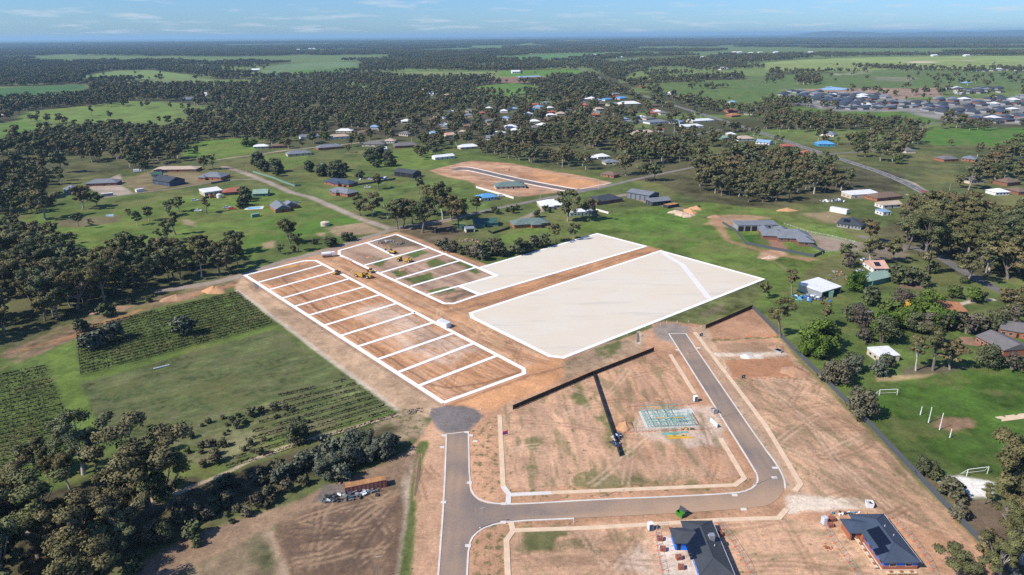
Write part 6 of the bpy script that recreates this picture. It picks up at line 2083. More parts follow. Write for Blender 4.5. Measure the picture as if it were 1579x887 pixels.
def lamp(px, py, label, h=6.6, rz=0.0):
    t = thing('street_lamp', label, 'street lamp', G(px, py), rz)
    MB().tube((0, 0, 0), (0, 0, h), .085, .05, 8).build('pole', 'galvanised steel', t)
    MB().tube((0, 0, h - .1), (1.1, 0, h + .15), .04, .03, 6).build('arm', 'galvanised steel', t)
    MB().rbox((1.3, 0, h + .16), (.62, .24, .1)).build('lamp_head', 'galvanised steel', t)
    MB().rbox((0, 0, .03), (.5, .5, .1)).build('base', 'concrete', t)


lamp(924.5, 767, 'street lamp on the strip between footpath and road, below the large bare lot')
lamp(1163, 748, 'street lamp in the bend of the estate street')
lamp(740.5, 814, 'street lamp at the corner where the streets meet')
lamp(1108.5, 645, 'street lamp on the kerb beside the timber frame house')
lamp(1061, 545, 'street lamp near the top end of the estate street', rz=2.8)
lamp(582, 893, 'lamp post at the edge of the brown ploughed paddock', 7)


def power_pole(px, py, label, h=10):
    t = thing('power_pole', label, 'power pole', G(px, py), .6)
    MB().tube((0, 0, 0), (0, 0, h), .19, .13, 7).build('pole', 'pale bark', t)
    MB().rbox((0, 0, h - .6), (2.2, .14, .16)).build('crossarm', 'old post', t)
    for x in (-.9, 0, .9):
        MB().tube((x, 0, h - .52), (x, 0, h - .28), .06, .05, 5).build('insulator', 'dark metal', t)


for px, py, lab in ((616, 358, 'power pole at the junction of the dirt roads'), (454.5, 290, 'power pole by the green lane fence'), (326, 243, 'power pole on the open green paddock'), (381, 266, 'power pole beside the lane bend'), (861, 252, 'power pole behind the cleared subdivision'), (923, 291, 'power pole where the sealed road meets the subdivision'),
                    (833, 312, 'power pole left of the white-roofed house'), (1461, 307, 'tall pole beside the highway bend'), (1556, 340, 'pole under the trees at the right highway side'), (553.6, 341, 'short white sign post on the dirt road verge'), (671, 360, 'leaning stump post below the big gums'), (1201, 210, 'power pole at the crossroads'), (936, 104, 'tall slim mast far down the highway')):
    power_pole(px, py, lab, {553.6: 3, 671: 5, 936: 38, 1461: 14}.get(px, 10))

# sports ground


def bar(t, nm, a, c, r=.06, mt='white paint', n=6):
    MB().tube(a, c, r, r, n).build(nm, mt, t)


def goal(label, p1, p2, h, net=True, depth=1.6):
    a, L, an = axis(p1, p2)
    t = thing('soccer_goal', label, 'soccer goal', a, an)
    bar(t, 'post', (0, 0, 0), (0, 0, h), .09); bar(t, 'post', (L, 0, 0), (L, 0, h), .09)
    bar(t, 'crossbar', (-.05, 0, h), (L + .05, 0, h), .09)
    for x in (0, L):
        bar(t, 'brace', (x, 0, h), (x - .9 * (1 if x == 0 else -1) * .6, depth, 0), .05)
    bar(t, 'ground_bar', (-.5, depth, .06), (L + .5, depth, .06), .05)


goal('white soccer goal in front of the cream shed', (1355.5, 610), (1383, 609), 2.4)
goal('white soccer goal beside the white sand patch', (1490, 735), (1522, 731), 2.6)
for px, py, h, lab in ((1419, 640, 3.4, 'short white football post left of the tall one'), (1431.5, 652, 6.2, 'left tall white football goal post'), (1448.5, 663, 6.6, 'right tall white football goal post by the worn patch'), (1464.5, 675, 3.4, 'short white football post nearest the viewer')):
    t = thing('goal_post', lab, 'goal post', G(px, py))
    bar(t, 'post', (0, 0, 0), (0, 0, h), .11)
    MB().tube((0, 0, 0), (0, 0, min(2.0, h * .5)), .17, .17, 8).build('padding', 'white plastic', t)
a, L, an = axis((1545, 650), (1600, 643))
t = tag(MB().box(0, L, 0, 3.0, -.1, .05).build('cricket_pitch', 'path concrete'), kind='structure')
t.location = (a[0], a[1], 0); t.rotation_euler = (0, 0, an)
# swimming pool, ponds
g = G(392, 321)
t = thing('swimming_pool', 'blue swimming pool with pale paving beside the slate-gabled house', 'swimming pool', g, .2)
MB().box(-7, 7, -4.5, 4.5, -.1, .08).build('paving', 'new path concrete', t)
MB().poly([(-4.5, -2.2), (4.2, -2.4), (5, 0), (4.2, 2.2), (-4, 2.4), (-5.2, .4)], 0, .1).build('water', 'pool water', t)
for P, mt in (([(1262, 137), (1285, 134.5), (1313, 137.2), (1300, 139.2), (1272, 139.4)], 'dam water'), ([(1272, 134.6), (1283, 133.2), (1284, 134.4), (1274, 135.5)], 'dam water'), ([(795, 118), (832, 116.8), (835, 118.5), (800, 120)], 'dam water'), ([(1480, 127), (1493, 126), (1500, 128), (1486, 129)], 'dam water'), ([(163, 331), (176, 330), (175, 334), (164, 334)], 'dam water'), ([(390, 435), (399, 434), (399, 445), (394, 446)], 'mud water'), ([(982, 515), (985, 512), (986.5, 527), (981.5, 529)], 'mud water'), ([(645, 708), (648.5, 700), (647, 735), (641, 765), (638.5, 764)], 'mud water'), ([(1155, 105), (1540, 112), (1, 1)], None)):
    if mt:
        Q = GP(P)
        far_ = Q[0][1] > 800
        cx_, cy_ = sum(q[0] for q in Q) / len(Q), sum(q[1] for q in Q) / len(Q)
        ring = []
        for i in range(len(Q)):
            for k in range(4):
                p = lerp(Q[i], Q[(i + 1) % len(Q)], k / 4)
                f_ = 1 - .12 * abs(k - 0) / 4 * random.random()
                ring.append((cx_ + (p[0] - cx_) * f_, cy_ + (p[1] - cy_) * f_))
        ar = sum(ring[i][0] * ring[(i + 1) % len(ring)][1] - ring[(i + 1) % len(ring)][0] * ring[i][1] for i in range(len(ring)))
        if ar < 0:
            ring = ring[::-1]
        zt = .6 if far_ else (-.19 if mt == 'mud water' and Q[0][1] < 210 and Q[0][0] < 0 else .045)
        tag(MB().poly(ring, zt - .4, zt).build('water', mt), kind='structure')


# earth heaps
def mound(label, px, py, rx, ry, h, mt, rz=0.0, seed=1):
    g = G(px, py)
    n, mset = 22, []
    v, f = [], []
    rng = np.random.default_rng(seed)
    ph = rng.random(4) * 6.28
    for j in range(8):
        r = j / 7
        for i in range(n):
            a = 2 * PI * i / n
            w = 1 + .18 * math.sin(2 * a + ph[0]) + .12 * math.sin(5 * a + ph[1])
            z = h * (1 - r) ** .85 * (1 + .12 * math.sin(3 * a + ph[2])) + (rng.random() - .5) * .18 * h * (1 - r) - .05
            v.append((rx * r * w * math.cos(a), ry * r * w * math.sin(a), z if j < 7 else -.15))
    for j in range(7):
        for i in range(n):
            f.append((j * n + i, (j + 1) * n + i, (j + 1) * n + (i + 1) % n, j * n + (i + 1) % n))
    t = MB().add(v, f).build('dirt_mound', mt, None, True)
    t.location = (g[0], g[1], 0); t.rotation_euler = (0, 0, rz)
    tag(t, label, 'dirt mound')


mound('orange spoil mound at the top left corner of the narrow lots', 331, 449, 6.5, 5, 2.9, 'dirt orange', .2, 1)
mound('long orange-brown spoil bank left of the mound by the lots', 272, 461, 7.5, 4.5, 2.4, 'dirt brown', .3, 2)
mound('low eroded spoil bank along the creek track', 170, 478, 9, 3.5, 1.7, 'dirt brown', .5, 3)
mound('orange soil heap beside the black side fence', 964, 658, 3.4, 3.2, 1.9, 'dirt orange', 0, 4)
mound('small soil heap at the back edge of the frame lot', 992, 614, 1.8, 1.2, .7, 'dirt brown', 0, 5)
mound('second small soil heap at the back edge of the frame lot', 1017, 615, 1.8, 1.1, .7, 'dirt brown', 0, 6)
mound('large brown soil heap against the long grey fence', 1224, 574, 6, 4.4, 2.3, 'dirt brown', .2, 7)
mound('soil heap at the corner below the fence with steel crate', 1197, 537, 3, 2.6, 1.4, 'dirt brown', 0, 8)
mound('white crushed rock heap on the red-brown lots', 1150, 550, 2.9, 2.2, .9, 'rock white', 0, 9)
for i, (px, py, rx, h, mt) in enumerate([(1042, 328, 6, 2.0, 'dirt pale'), (1052, 331, 7, 2.2, 'dirt pale'), (1064, 327, 7, 2.8, 'dirt orange'), (1073, 322, 6, 2.4, 'dirt orange'), (1062, 333, 6, 1.6, 'dirt pale')]):
    mound('pale and orange spoil heaps in a row beside the rust-topped container', px, py, rx, rx * .7, h, mt, i, 20 + i)
    bpy.context.scene.objects[-1] if False else None
for o in [o for o in SC.objects if o.get('label', '').startswith('pale and orange spoil heaps')]:
    o['group'] = 'spoil heaps beside the container'
mound('grey-brown spoil heap at the edge of the bright field near the compound', 1102, 335, 7, 3, 1.8, 'dirt brown', .1, 31)
mound('pale sandy heap on the field below the walled compound', 1187, 398, 5, 2.6, 1.5, 'dirt pale', .1, 32)
mound('orange rubble mound behind the compound', 1213, 325, 8, 3.4, 2.2, 'dirt orange', .1, 33)
mound('low dark soil heap in the middle of the half-cleared lots', 571, 397, 3, 1.6, 1.1, 'dirt brown', .1, 34)
mound('dark green-edged soil heap in the lower half-cleared lot', 693, 456, 7, 3, .9, 'dirt brown', .7, 35)
mound('soil heap with tufts on the third half-cleared lot', 622, 416, 3, 2, 1.0, 'dirt brown', .7, 36)
mound('brown stump of spoil in the cleared subdivision', 783, 263, 3, 2, 2.2, 'dirt brown', .7, 37)
# crushed rock outlet
g = G(640, 634)
t = thing('rock_pile', 'flat bed of grey rocks at the drain outlet by the turning circle', 'rock pile', g, .3)
for k in range(46):
    x, y = random.uniform(-2.7, 2.7), random.uniform(-1.7, 1.7)
    s = random.uniform(.25, .5)
    MB().rbox((x, y, .12), (s * 1.3, s, s * .7), random.random() * 3, random.random(), random.random()).build('rock', random.choice(['grey wall', 'old post', 'brown brick', 'grey tile roof']), t)
# irrigation pipe in the field
a, L, an = axis((237, 570), (262, 564))
t = thing('irrigation_pipe', 'pale blue pipe bundle lying in the green field', 'pipe', a, an)
for k in range(3):
    MB().tube((0, k * .3, .25), (L, k * .3 + .1, .25), .14, .14, 7).build('pipe', 'silver paint' if k else 'pale blue roof', t)
# signs and markers
for px, py, mt, lab in ((779, 672, 'pink plastic', 'pink and blue real estate sign on the large bare lot'), (1081, 520, 'blue grey plastic', 'dark blue sale board at the head of the footpath'), (1146, 585, 'dark plastic', 'dark sign board lying at the front of the red-brown lot')):
    t = thing('sign_board', lab, 'sign', G(px, py), .5)
    for x in (-.8, .8):
        MB().tube((x, .04, 0), (x, .04, 2.0), .05, .05, 5).build('post', 'old post', t)
    MB().box(-1.0, 1.0, -.04, 0, .5, 1.9).build('board', mt, t)
    if px == 779:
        MB().box(-.9, .9, -.055, -.042, .6, 1.1).build('lower_print', 'blue paint', t)
    else:
        MB().box(-.35, .35, -.055, -.042, .95, 1.45).build('white_print', 'white paint', t)
t = thing('hoarding', 'white banner on the mesh fence at the frame house driveway', 'banner', G(1095, 651), -1.25)
MB().box(0, 4.2, -.03, .03, .15, 1.8).build('sheet', 'white plastic', t)
for x in (.1, 2.1, 4.1):
    MB().tube((x, .08, 0), (x, .08, 1.9), .04, .04, 5).build('post', 'galvanised steel', t)
mk = None
for i, (px, py) in enumerate([(682, 623), (685.5, 625), (664, 632), (742, 650), (741, 632), (663, 637), (1007, 499), (995, 505), (1028, 498), (967, 517), (1062, 497), (1081, 505), (885, 806), (1119, 569), (757, 660), (1018, 502), (1044, 498)]):
    g = G(px, py)
    if mk is None:
        mk = thing('bollard', 'slim white marker post around the turning circles', 'marker post', g, 0, 'white marker posts')
        MB().tube((0, 0, 0), (0, 0, 1.2), .09, .07, 6).build('post', 'white paint', mk)
        MB().tube((0, 0, .85), (0, 0, 1.0), .095, .09, 6).build('reflector', 'red paint', mk)
    else:
        c = copy_tree(mk); c.location = (g[0], g[1], 0)
# safety cones along the red-brown lots
cn_ = None
for i in range(24):
    p = lerp((1100, 523), (1205, 518), i / 11) if i < 12 else lerp((1110, 584), (1215, 583), (i - 12) / 11)
    g = G(p[0] + random.uniform(-3, 3), p[1] + random.uniform(-1, 1))
    if cn_ is None:
        cn_ = thing('safety_cap', 'small orange safety marker along the red-brown lots', 'marker', g, 0, 'orange safety markers')
        MB().rbox((0, 0, .12), (.4, .4, .24)).build('base', 'orange plastic', cn_)
        MB().tube((0, 0, .24), (0, 0, .9), .1, .05, 6).build('cone', 'orange plastic', cn_)
    else:
        c = copy_tree(cn_); c.location = (g[0], g[1], 0)


# ------------------------------------------------------------------ vehicles
def wheels(t, xs, w, r, wd=.28):
    for x in xs:
        for y in (-w / 2, w / 2):
            o = MB().tube((0, -wd / 2, 0), (0, wd / 2, 0), r, r, 12).build('wheel', 'rubber', t)
            o.location = (x, y, r)
            MB().tube((0, -wd / 2 - .01, 0), (0, wd / 2 + .01, 0), r * .5, r * .5, 8).build('rim', 'silver paint', o)


def car(px, py, rz, paint_, label, ute=False, sc=1.0):
    t = thing('parked_car', label, 'car', G(px, py), rz, None, sc)
    b = MB()
    prof = [(-2.2, .3), (2.2, .3), (2.25, .75), (1.3, .95), (.6, .98), (-1.9, .98), (-2.25, .85)]
    n = len(prof)
    v = [(x, y, z) for y in (-.88, .88) for x, z in prof]
    f = [tuple(range(n)), tuple(reversed(range(n, 2 * n)))] + [(i, n + i, n + (i + 1) % n, (i + 1) % n) for i in range(n)]
    b.add(v, f).build('body', paint_, t)
    c = [(.95, .97), (.35, 1.5), (-.1 if ute else -1.3, 1.5), (-.4 if ute else -1.95, .97)]
    v = [(x, y * (.82 if z > 1.2 else 1), z) for y in (-.82, .82) for x, z in c]
    MB().add(v, [(0, 1, 2, 3), (7, 6, 5, 4), (0, 4, 5, 1), (1, 5, 6, 2), (2, 6, 7, 3)]).build('windows', 'glass', t)
    MB().box(-.15 if ute else -1.25, .3, -.64, .64, 1.49, 1.53).build('roof', paint_, t)
    wheels(t, (-1.4, 1.4), 1.6, .34, .22)
    return t


car(1446.5, 467.5, .1, 'red paint', 'bright red car behind the terracotta-roofed house', sc=1.15)
car(301, 310, .2, 'silver paint', 'silver car on the green paddock below the white shed', sc=1.2)
car(305.6, 326, .1, 'white plastic', 'white vehicle lower on the green paddock', sc=1.2)
car(358, 323, .1, 'red paint', 'dark red car beside the dark round trees', sc=1.2)
car(350, 321, .2, 'silver paint', 'silver car left of the dark red one', sc=1.2)
car(1326, 419, .2, 'silver paint', 'silver car on the grass left of the pink cottage')
car(1448, 310, -.75, 'silver paint', 'silver car nearest on the highway', sc=1.15)
car(1425, 297, -.75, 'red paint', 'dark red car following on the highway', sc=1.15)
car(1061, 175, -.6, 'dark metal', 'dark car far along the highway', sc=1.4)
car(947, 219, .1, 'blue grey plastic', 'dark car on the country road by the woods', sc=1.3)
car(699, 316, .2, 'white plastic', 'white vehicle under the tall gums of the cottage lawn', sc=1.2)
car(567, 290, .2, 'white plastic', 'white boat-like vehicle on the lawn behind the navy-roofed house', sc=1.2)
car(773, 303, .2, 'white plastic', 'white car at the right of the pale blue cottage', sc=1.3)
car(497, 256, .1, 'white plastic', 'white caravan-like car among the fence trees', sc=1.4)
car(1332, 402, .4, 'white plastic', 'white car on the gravel bend near the solar house')
car(1428, 325, .3, 'white plastic', 'white car half hidden beside the highway trees', sc=1.2)
car(459, 313, .2, 'galvanised steel', 'grey trailer by the slate-gabled house')


def tanker(px, py, rz, label, body='white plastic'):
    t = thing('tanker_truck', label, 'truck', G(px, py), rz)
    MB().box(-4, 3.6, -.45, .45, .75, 1.05).build('chassis', 'dark metal', t)
    MB().tube((-4, 0, 2.1), (1.4, 0, 2.1), 1.2, 1.2, 14).build('tank', body, t)
    MB().box(1.8, 3.7, -1.2, 1.2, .9, 2.9).build('cab', body, t)
    MB().box(3.69, 3.74, -1.05, 1.05, 1.9, 2.7).build('windscreen', 'glass', t)
    wheels(t, (-3.2, -2.1, 2.7), 2.1, .52, .35)


tanker(507, 396, .35, 'white tanker truck on the dirt road above the narrow lots')


def truck(px, py, rz, label):
    t = thing('box_truck', label, 'truck', G(px, py), rz)
    MB().box(-4, 3, -.4, .4, .6, .95).build('chassis', 'dark metal', t)
    MB().box(-4, 1.4, -1.2, 1.2, .96, 3.2).build('box_body', 'white plastic', t)
    MB().box(1.6, 3.3, -1.1, 1.1, .7, 2.5).build('cab', 'white plastic', t)
    MB().box(3.29, 3.34, -.95, .95, 1.6, 2.35).build('windscreen', 'glass', t)
    wheels(t, (-3, 2.4), 2.0, .5, .32)


truck(975, 218, .1, 'white box truck on the country road by the woods')
truck(213, 266, .3, 'white truck left of the dark navy shed')


def scraper(px, py, rz, label, sc=1.0):
    """articulated wheel scraper"""
    t = thing('earth_scraper', label, 'earth scraper', G(px, py), rz, None, sc)
    b = MB()
    prof = [(-5.0, .8), (-1.2, .5), (-.8, 1.2), (-1.0, 2.5), (-4.4, 2.6), (-5.2, 1.9)]
    n = len(prof)
    v = [(x, y, z) for y in (-1.4, 1.4) for x, z in prof]
    b.add(v, [tuple(range(n)), tuple(reversed(range(n, 2 * n)))] + [(i, n + i, n + (i + 1) % n, (i + 1) % n) for i in range(n)])
    b.build('bowl', 'yellow paint', t)
    MB().box(-4.4, -1.2, -1.1, 1.1, 2.55, 2.7).build('spoil_load', 'dirt brown', t)
    MB().box(1.6, 4.4, -1.0, 1.0, .9, 2.1).build('engine_hood', 'yellow paint', t)
    MB().box(.6, 1.6, -.8, .8, .9, 3.1).build('cab', 'dark metal', t)
    MB().box(.5, 1.7, -.9, .9, 3.1, 3.22).build('cab_roof', 'yellow paint', t)
    MB().tube((-1.0, 0, 2.3), (1.2, 0, 1.6), .3, .3, 8).build('gooseneck', 'yellow paint', t)
    MB().box(-6.2, -5.1, -.9, .9, 1.0, 2.3).build('rear_engine', 'yellow paint', t)
    wheels(t, (-5.0, 2.4), 2.6, .95, .7)


scraper(563, 428, -.42, 'yellow wheel scraper driving on the wide dirt road between the lot rows')
scraper(621, 403, 2.8, 'yellow wheel scraper parked on the half-cleared lots', .95)


def excavator(px, py, rz, label):
    t = thing('excavator', label, 'excavator', G(px, py), rz)
    for y in (-1.2, 1.2):
        MB().rbox((0, y, .45), (3.8, .6, .85)).build('track', 'rubber', t)
    MB().box(-1.8, 1.3, -1.2, 1.2, 1.0, 2.1).build('house', 'yellow paint', t)
    MB().box(.3, 1.5, .1, 1.1, 2.1, 3.0).build('cab', 'glass', t)
    MB().tube((1.2, -.3, 1.9), (4.4, -.3, 4.6), .32, .24, 6).build('boom', 'yellow paint', t)
    MB().tube((4.4, -.3, 4.6), (6.4, -.3, 2.0), .25, .18, 6).build('stick', 'yellow paint', t)
    MB().rbox((6.2, -.3, 1.5), (.9, 1.0, .9), 0, 0, .4).build('bucket', 'dark metal', t)


excavator(606, 391, 2.6, 'yellow excavator with bent boom near the demolition rubble')


def roller(px, py, rz, label):
    t = thing('road_roller', label, 'road roller', G(px, py), rz)
    MB().tube((1.8, -1.0, .75), (1.8, 1.0, .75), .75, .75, 14).build('drum', 'dark metal', t)
    MB().box(-2, .6, -.9, .9, .6, 1.6).build('body', 'yellow paint', t)
    MB().box(.7, 2.6, -1.15, -1.02, .5, 1.0).build('frame', 'yellow paint', t)
    MB().box(-.6, .6, -.75, .75, 1.6, 2.7).build('cab', 'glass', t)
    MB().box(-.7, .7, -.85, .85, 2.7, 2.8).build('cab_roof', 'yellow paint', t)
    wheels(t, (-1.4,), 1.9, .7, .45)


roller(519, 423, 1.0, 'small yellow roller on the third narrow lot')
roller(572, 420, 2.4, 'small yellow roller behind the moving scraper')

# ------------------------------------------------------------------ vineyard


def vine_row(a, c, label, group, seed, h=1.2, leafy=.45, post_step=5.0, density=9):
    a, c = Vector(a), Vector(c)
    L = (c - a).length
    if L < 3:
        return
    t = thing('vine_row', label, 'vine row', (a.x, a.y, 0), math.atan2((c - a).y, (c - a).x), group)
    rng = np.random.default_rng(seed)
    k = int(L * density)
    x = rng.random(k) * L
    gap = vnoise(x / 5.0, np.full(k, seed * 1.7), 3)
    x = x[gap > .12]; k = len(x)
    z = .45 + (h - .45) * rng.random(k) ** .8
    p = np.stack([x, rng.normal(size=k) * .12, z], 1)
    u = np.stack([.22 + .25 * rng.random(k), rng.normal(size=k) * .22, rng.normal(size=k) * .14], 1)
    w = np.stack([rng.normal(size=k) * .08, rng.normal(size=k) * .09, .08 + .10 * rng.random(k)], 1)
    V = np.stack([p - u - w * .4, p + u * .6 - w, p + u + w * .4, p - u * .4 + w], 1).reshape(-1, 3)
    T = np.repeat(.7 + .6 * rng.random(k), 4)
    me = make_mesh('vine', V, np.arange(4 * k).reshape(-1, 4), T, 'vine foliage')
    link('vine', me, t)['kind'] = 'stuff'
    mb = MB()
    for i in range(int(L / 1.8)):
        xx = i * 1.8 + .9
        mb.tube((xx, 0, 0), (xx + .1, .03, .7), .05, .04, 3, caps=False)
    o = mb.build('stem', 'vine wood', t); o['kind'] = 'stuff'
    pm = None
    for i in range(int(L / post_step) + 1):
        if pm is None:
            pb = MB().box(-.07, .07, -.07, .07, -.2, 1.75).build('post', 'vine post', t); pm = pb.data
        else:
            pb = link('post', pm, t)
        pb.location = (min(L, i * post_step), 0, 0)


ORD = 'first second third fourth fifth sixth seventh eighth ninth tenth eleventh twelfth thirteenth fourteenth fifteenth sixteenth seventeenth eighteenth nineteenth twentieth twenty-first twenty-second twenty-third twenty-fourth'.split()
leaf_mat('vine foliage', [(0.060, 0.060, 0.036), (0.075, 0.060, 0.044), (0.055, 0.064, 0.032)], clump=False)
NR = 17
for i in range(NR):
    s_ = i / (NR - 1)
    s2 = s_ ** 1.1
    a, c = lerp((118, 510), (125, 578), s2), lerp((368, 452), (423, 500), s2)
    vine_row(G(*a), G(*c), '{} row of grape vines from the far edge of the upper vineyard block'.format(ORD[i]), 'vine rows of the upper vineyard block', 40 + i)
NR = 24
for i in range(NR):
    s_ = i / (NR - 1)
    c = lerp((70, 566), (128, 700), s_ ** 1.08)
    y0 = c[1] + (c[0] + 60) * .215
    a = (-60, y0)
    vine_row(G(*a), G(*c), '{} row of grape vines from the far edge of the lower left vineyard block'.format(ORD[i]), 'vine rows of the lower left vineyard block', 80 + i)
for i in range(9):
    s_ = i / 8
    a, c = lerp((430, 612), (350, 722), s_), lerp((540, 586), (610, 642), s_)
    vine_row(G(*a), G(*c), '{} overgrown vine row from the far end of the scrubby corner'.format(ORD[i]), 'overgrown vine rows', 120 + i, 1.2, density=8, post_step=12)


# ------------------------------------------------------------------ trees and shrubs: single ones
for px, py, h, lab in [
    (232, 792, 25, 'tallest gum in the bottom left grove, brown-leaved, above the creek track'), (258, 786, 18, 'leaning gum beside the tallest one in the bottom left grove'),
    (200, 384, 8, 'slim gum at the left end of the lone trees on the green paddock'),
    (212, 348, 9, 'lone round gum, leftmost of the paddock row'), (229, 341, 9.5, 'lone gum, second of the paddock row'), (200, 336, 6, 'small lone gum at the start of the paddock row'),
    (262, 334, 10, 'lone gum in the middle of the paddock row'), (276, 327, 11, 'slender lone gum behind the middle of the paddock row'), (260, 375, 13, 'tall upright gum nearest the viewer on the paddock'), (271, 362, 14, 'tall upright gum behind the nearest one on the paddock'),
    (318, 329, 11, 'lone gum at the right end of the paddock row'), (122, 350, 9, 'thin gum beside the bare wet patch of the paddock'), (140, 352, 6, 'small gum right of the bare wet patch'),
    (448, 376, 15, 'tall dark gum on the grass above the narrow lots'), (461, 388, 10, 'bushy gum right of the tall dark one above the lots'), (433, 392, 6, 'small round gum near the dirt road above the lots'),
    (4, 437, 20, 'huge pale-trunked gum at the left frame edge'), (72, 487, 22, 'white-trunked gum on the creek bank at the left'),
    (555, 333, 15, 'round dark gum left of the pair by the dirt road'), (575, 334, 16, 'white-trunked gum right of the round one by the dirt road'), (614, 354, 21, 'tall open gum at the junction of dirt roads'), (621, 352, 18, 'white-stemmed gum beside the junction power pole'),
    (651, 359, 21, 'tall gum with high crown above the half-cleared lots'), (683, 338, 24, 'biggest gum of the stand behind the half-cleared lots'), (668, 332, 17, 'gum on the left flank of the biggest gum'), (707, 353, 21, 'spreading gum in front of the blue-roofed cottage'), (697, 340, 17, 'narrow gum behind the spreading gum'), (735, 330, 12, 'small gum by the white cottage car'), (636, 345, 14, 'gum between the junction pole and the high crowned gum'),
    (583, 292, 12, 'slim gum in front of the dark barn fence'), (645, 300, 13, 'gum on the lawn behind the junction'), (660, 312, 12, 'broad gum over the lawn caravans'),
    (875, 341, 22, 'tall white-trunked gum in front of the white-roofed house'), (908, 340, 15, 'gum leaning over the long white pergola'), (856, 374, 11, 'upright gum behind the green-roofed house corner'), (884, 370, 10, 'round gum at the top corner of the far pad'),
    (1204, 521, 17, 'wispy pale gum right beside the long grey fence'), (1221, 455, 12, 'pale round gum alone on the bright field'), (1180, 460, 8, 'small thin gum at the right corner of the largest pad'), (1273, 507, 11, 'brown-olive gum between wispy gum and garden'),
    (1412, 572, 13, 'dark gum left of the tallest school gum'), (1438, 572, 16, 'tallest gum beside the cream school shed'), (1465, 570, 12, 'dark spreading gum right of the tallest school gum'),
    (1550, 797, 22, 'huge dark gum over the sand patch at the right frame edge'), (1517, 777, 6, 'thin young tree in front of the huge right-hand gum'), (1575, 760, 16, 'gum at the frame edge behind the huge right-hand gum'),
    (1474, 897, 10, 'pale gum nearest the viewer in front of the long grey fence'), (1540, 893, 13, 'wide gum over the fence in the bottom right corner'), (1512, 868, 9, 'small gum between the two bottom right gums'), (1576, 870, 14, 'gum filling the bottom right frame corner'), (1560, 835, 12, 'gum behind the bottom right fence end'),
    (1342, 408, 15, 'forked gum with white stems above the gravel bend'), (1374, 405, 13, 'white-trunked gum near the pink cottage'), (1399, 385, 20, 'tall pale-limbed gum left of the right-hand wood'),
    (1340, 375, 14, 'gum beside the dark solar house'), (1557, 490, 14, 'white-trunked gum at the right side road'), (1300, 400, 9, 'leafless-looking tree at the driveway of the pink cottage'),
    (60, 180, 9, 'gum behind the pink homestead'), (220, 168, 12, 'round paddock tree, left of a pair'), (228, 167, 13, 'round paddock tree, right of a pair'), (264, 170, 13, 'slim paddock tree by itself'), (282, 171, 12, 'dark paddock tree left of the wood edge'), (293, 172, 13, 'bigger dark paddock tree at the wood edge'),
    (25, 221, 20, 'broad round tree alone at the left of the middle paddock'), (305, 245, 13, 'pale open tree near the long beige farmhouse'), (329, 262, 14, 'dark tree right of the beige farmhouse'), (314, 262, 13, 'dark tree over the beige farmhouse end'), (225, 268, 13, 'tree left of the beige farmhouse'),
    (142, 124, 14, 'paddock tree left of the far hedge'), (192, 126, 13, 'paddock tree on the far hedge line'), (248, 127, 22, 'tall tree at the right of the far hedge line'), (290, 134, 14, 'paddock tree right of the far hedge line')]:
    plant(px, py, h, 'gum', lab)
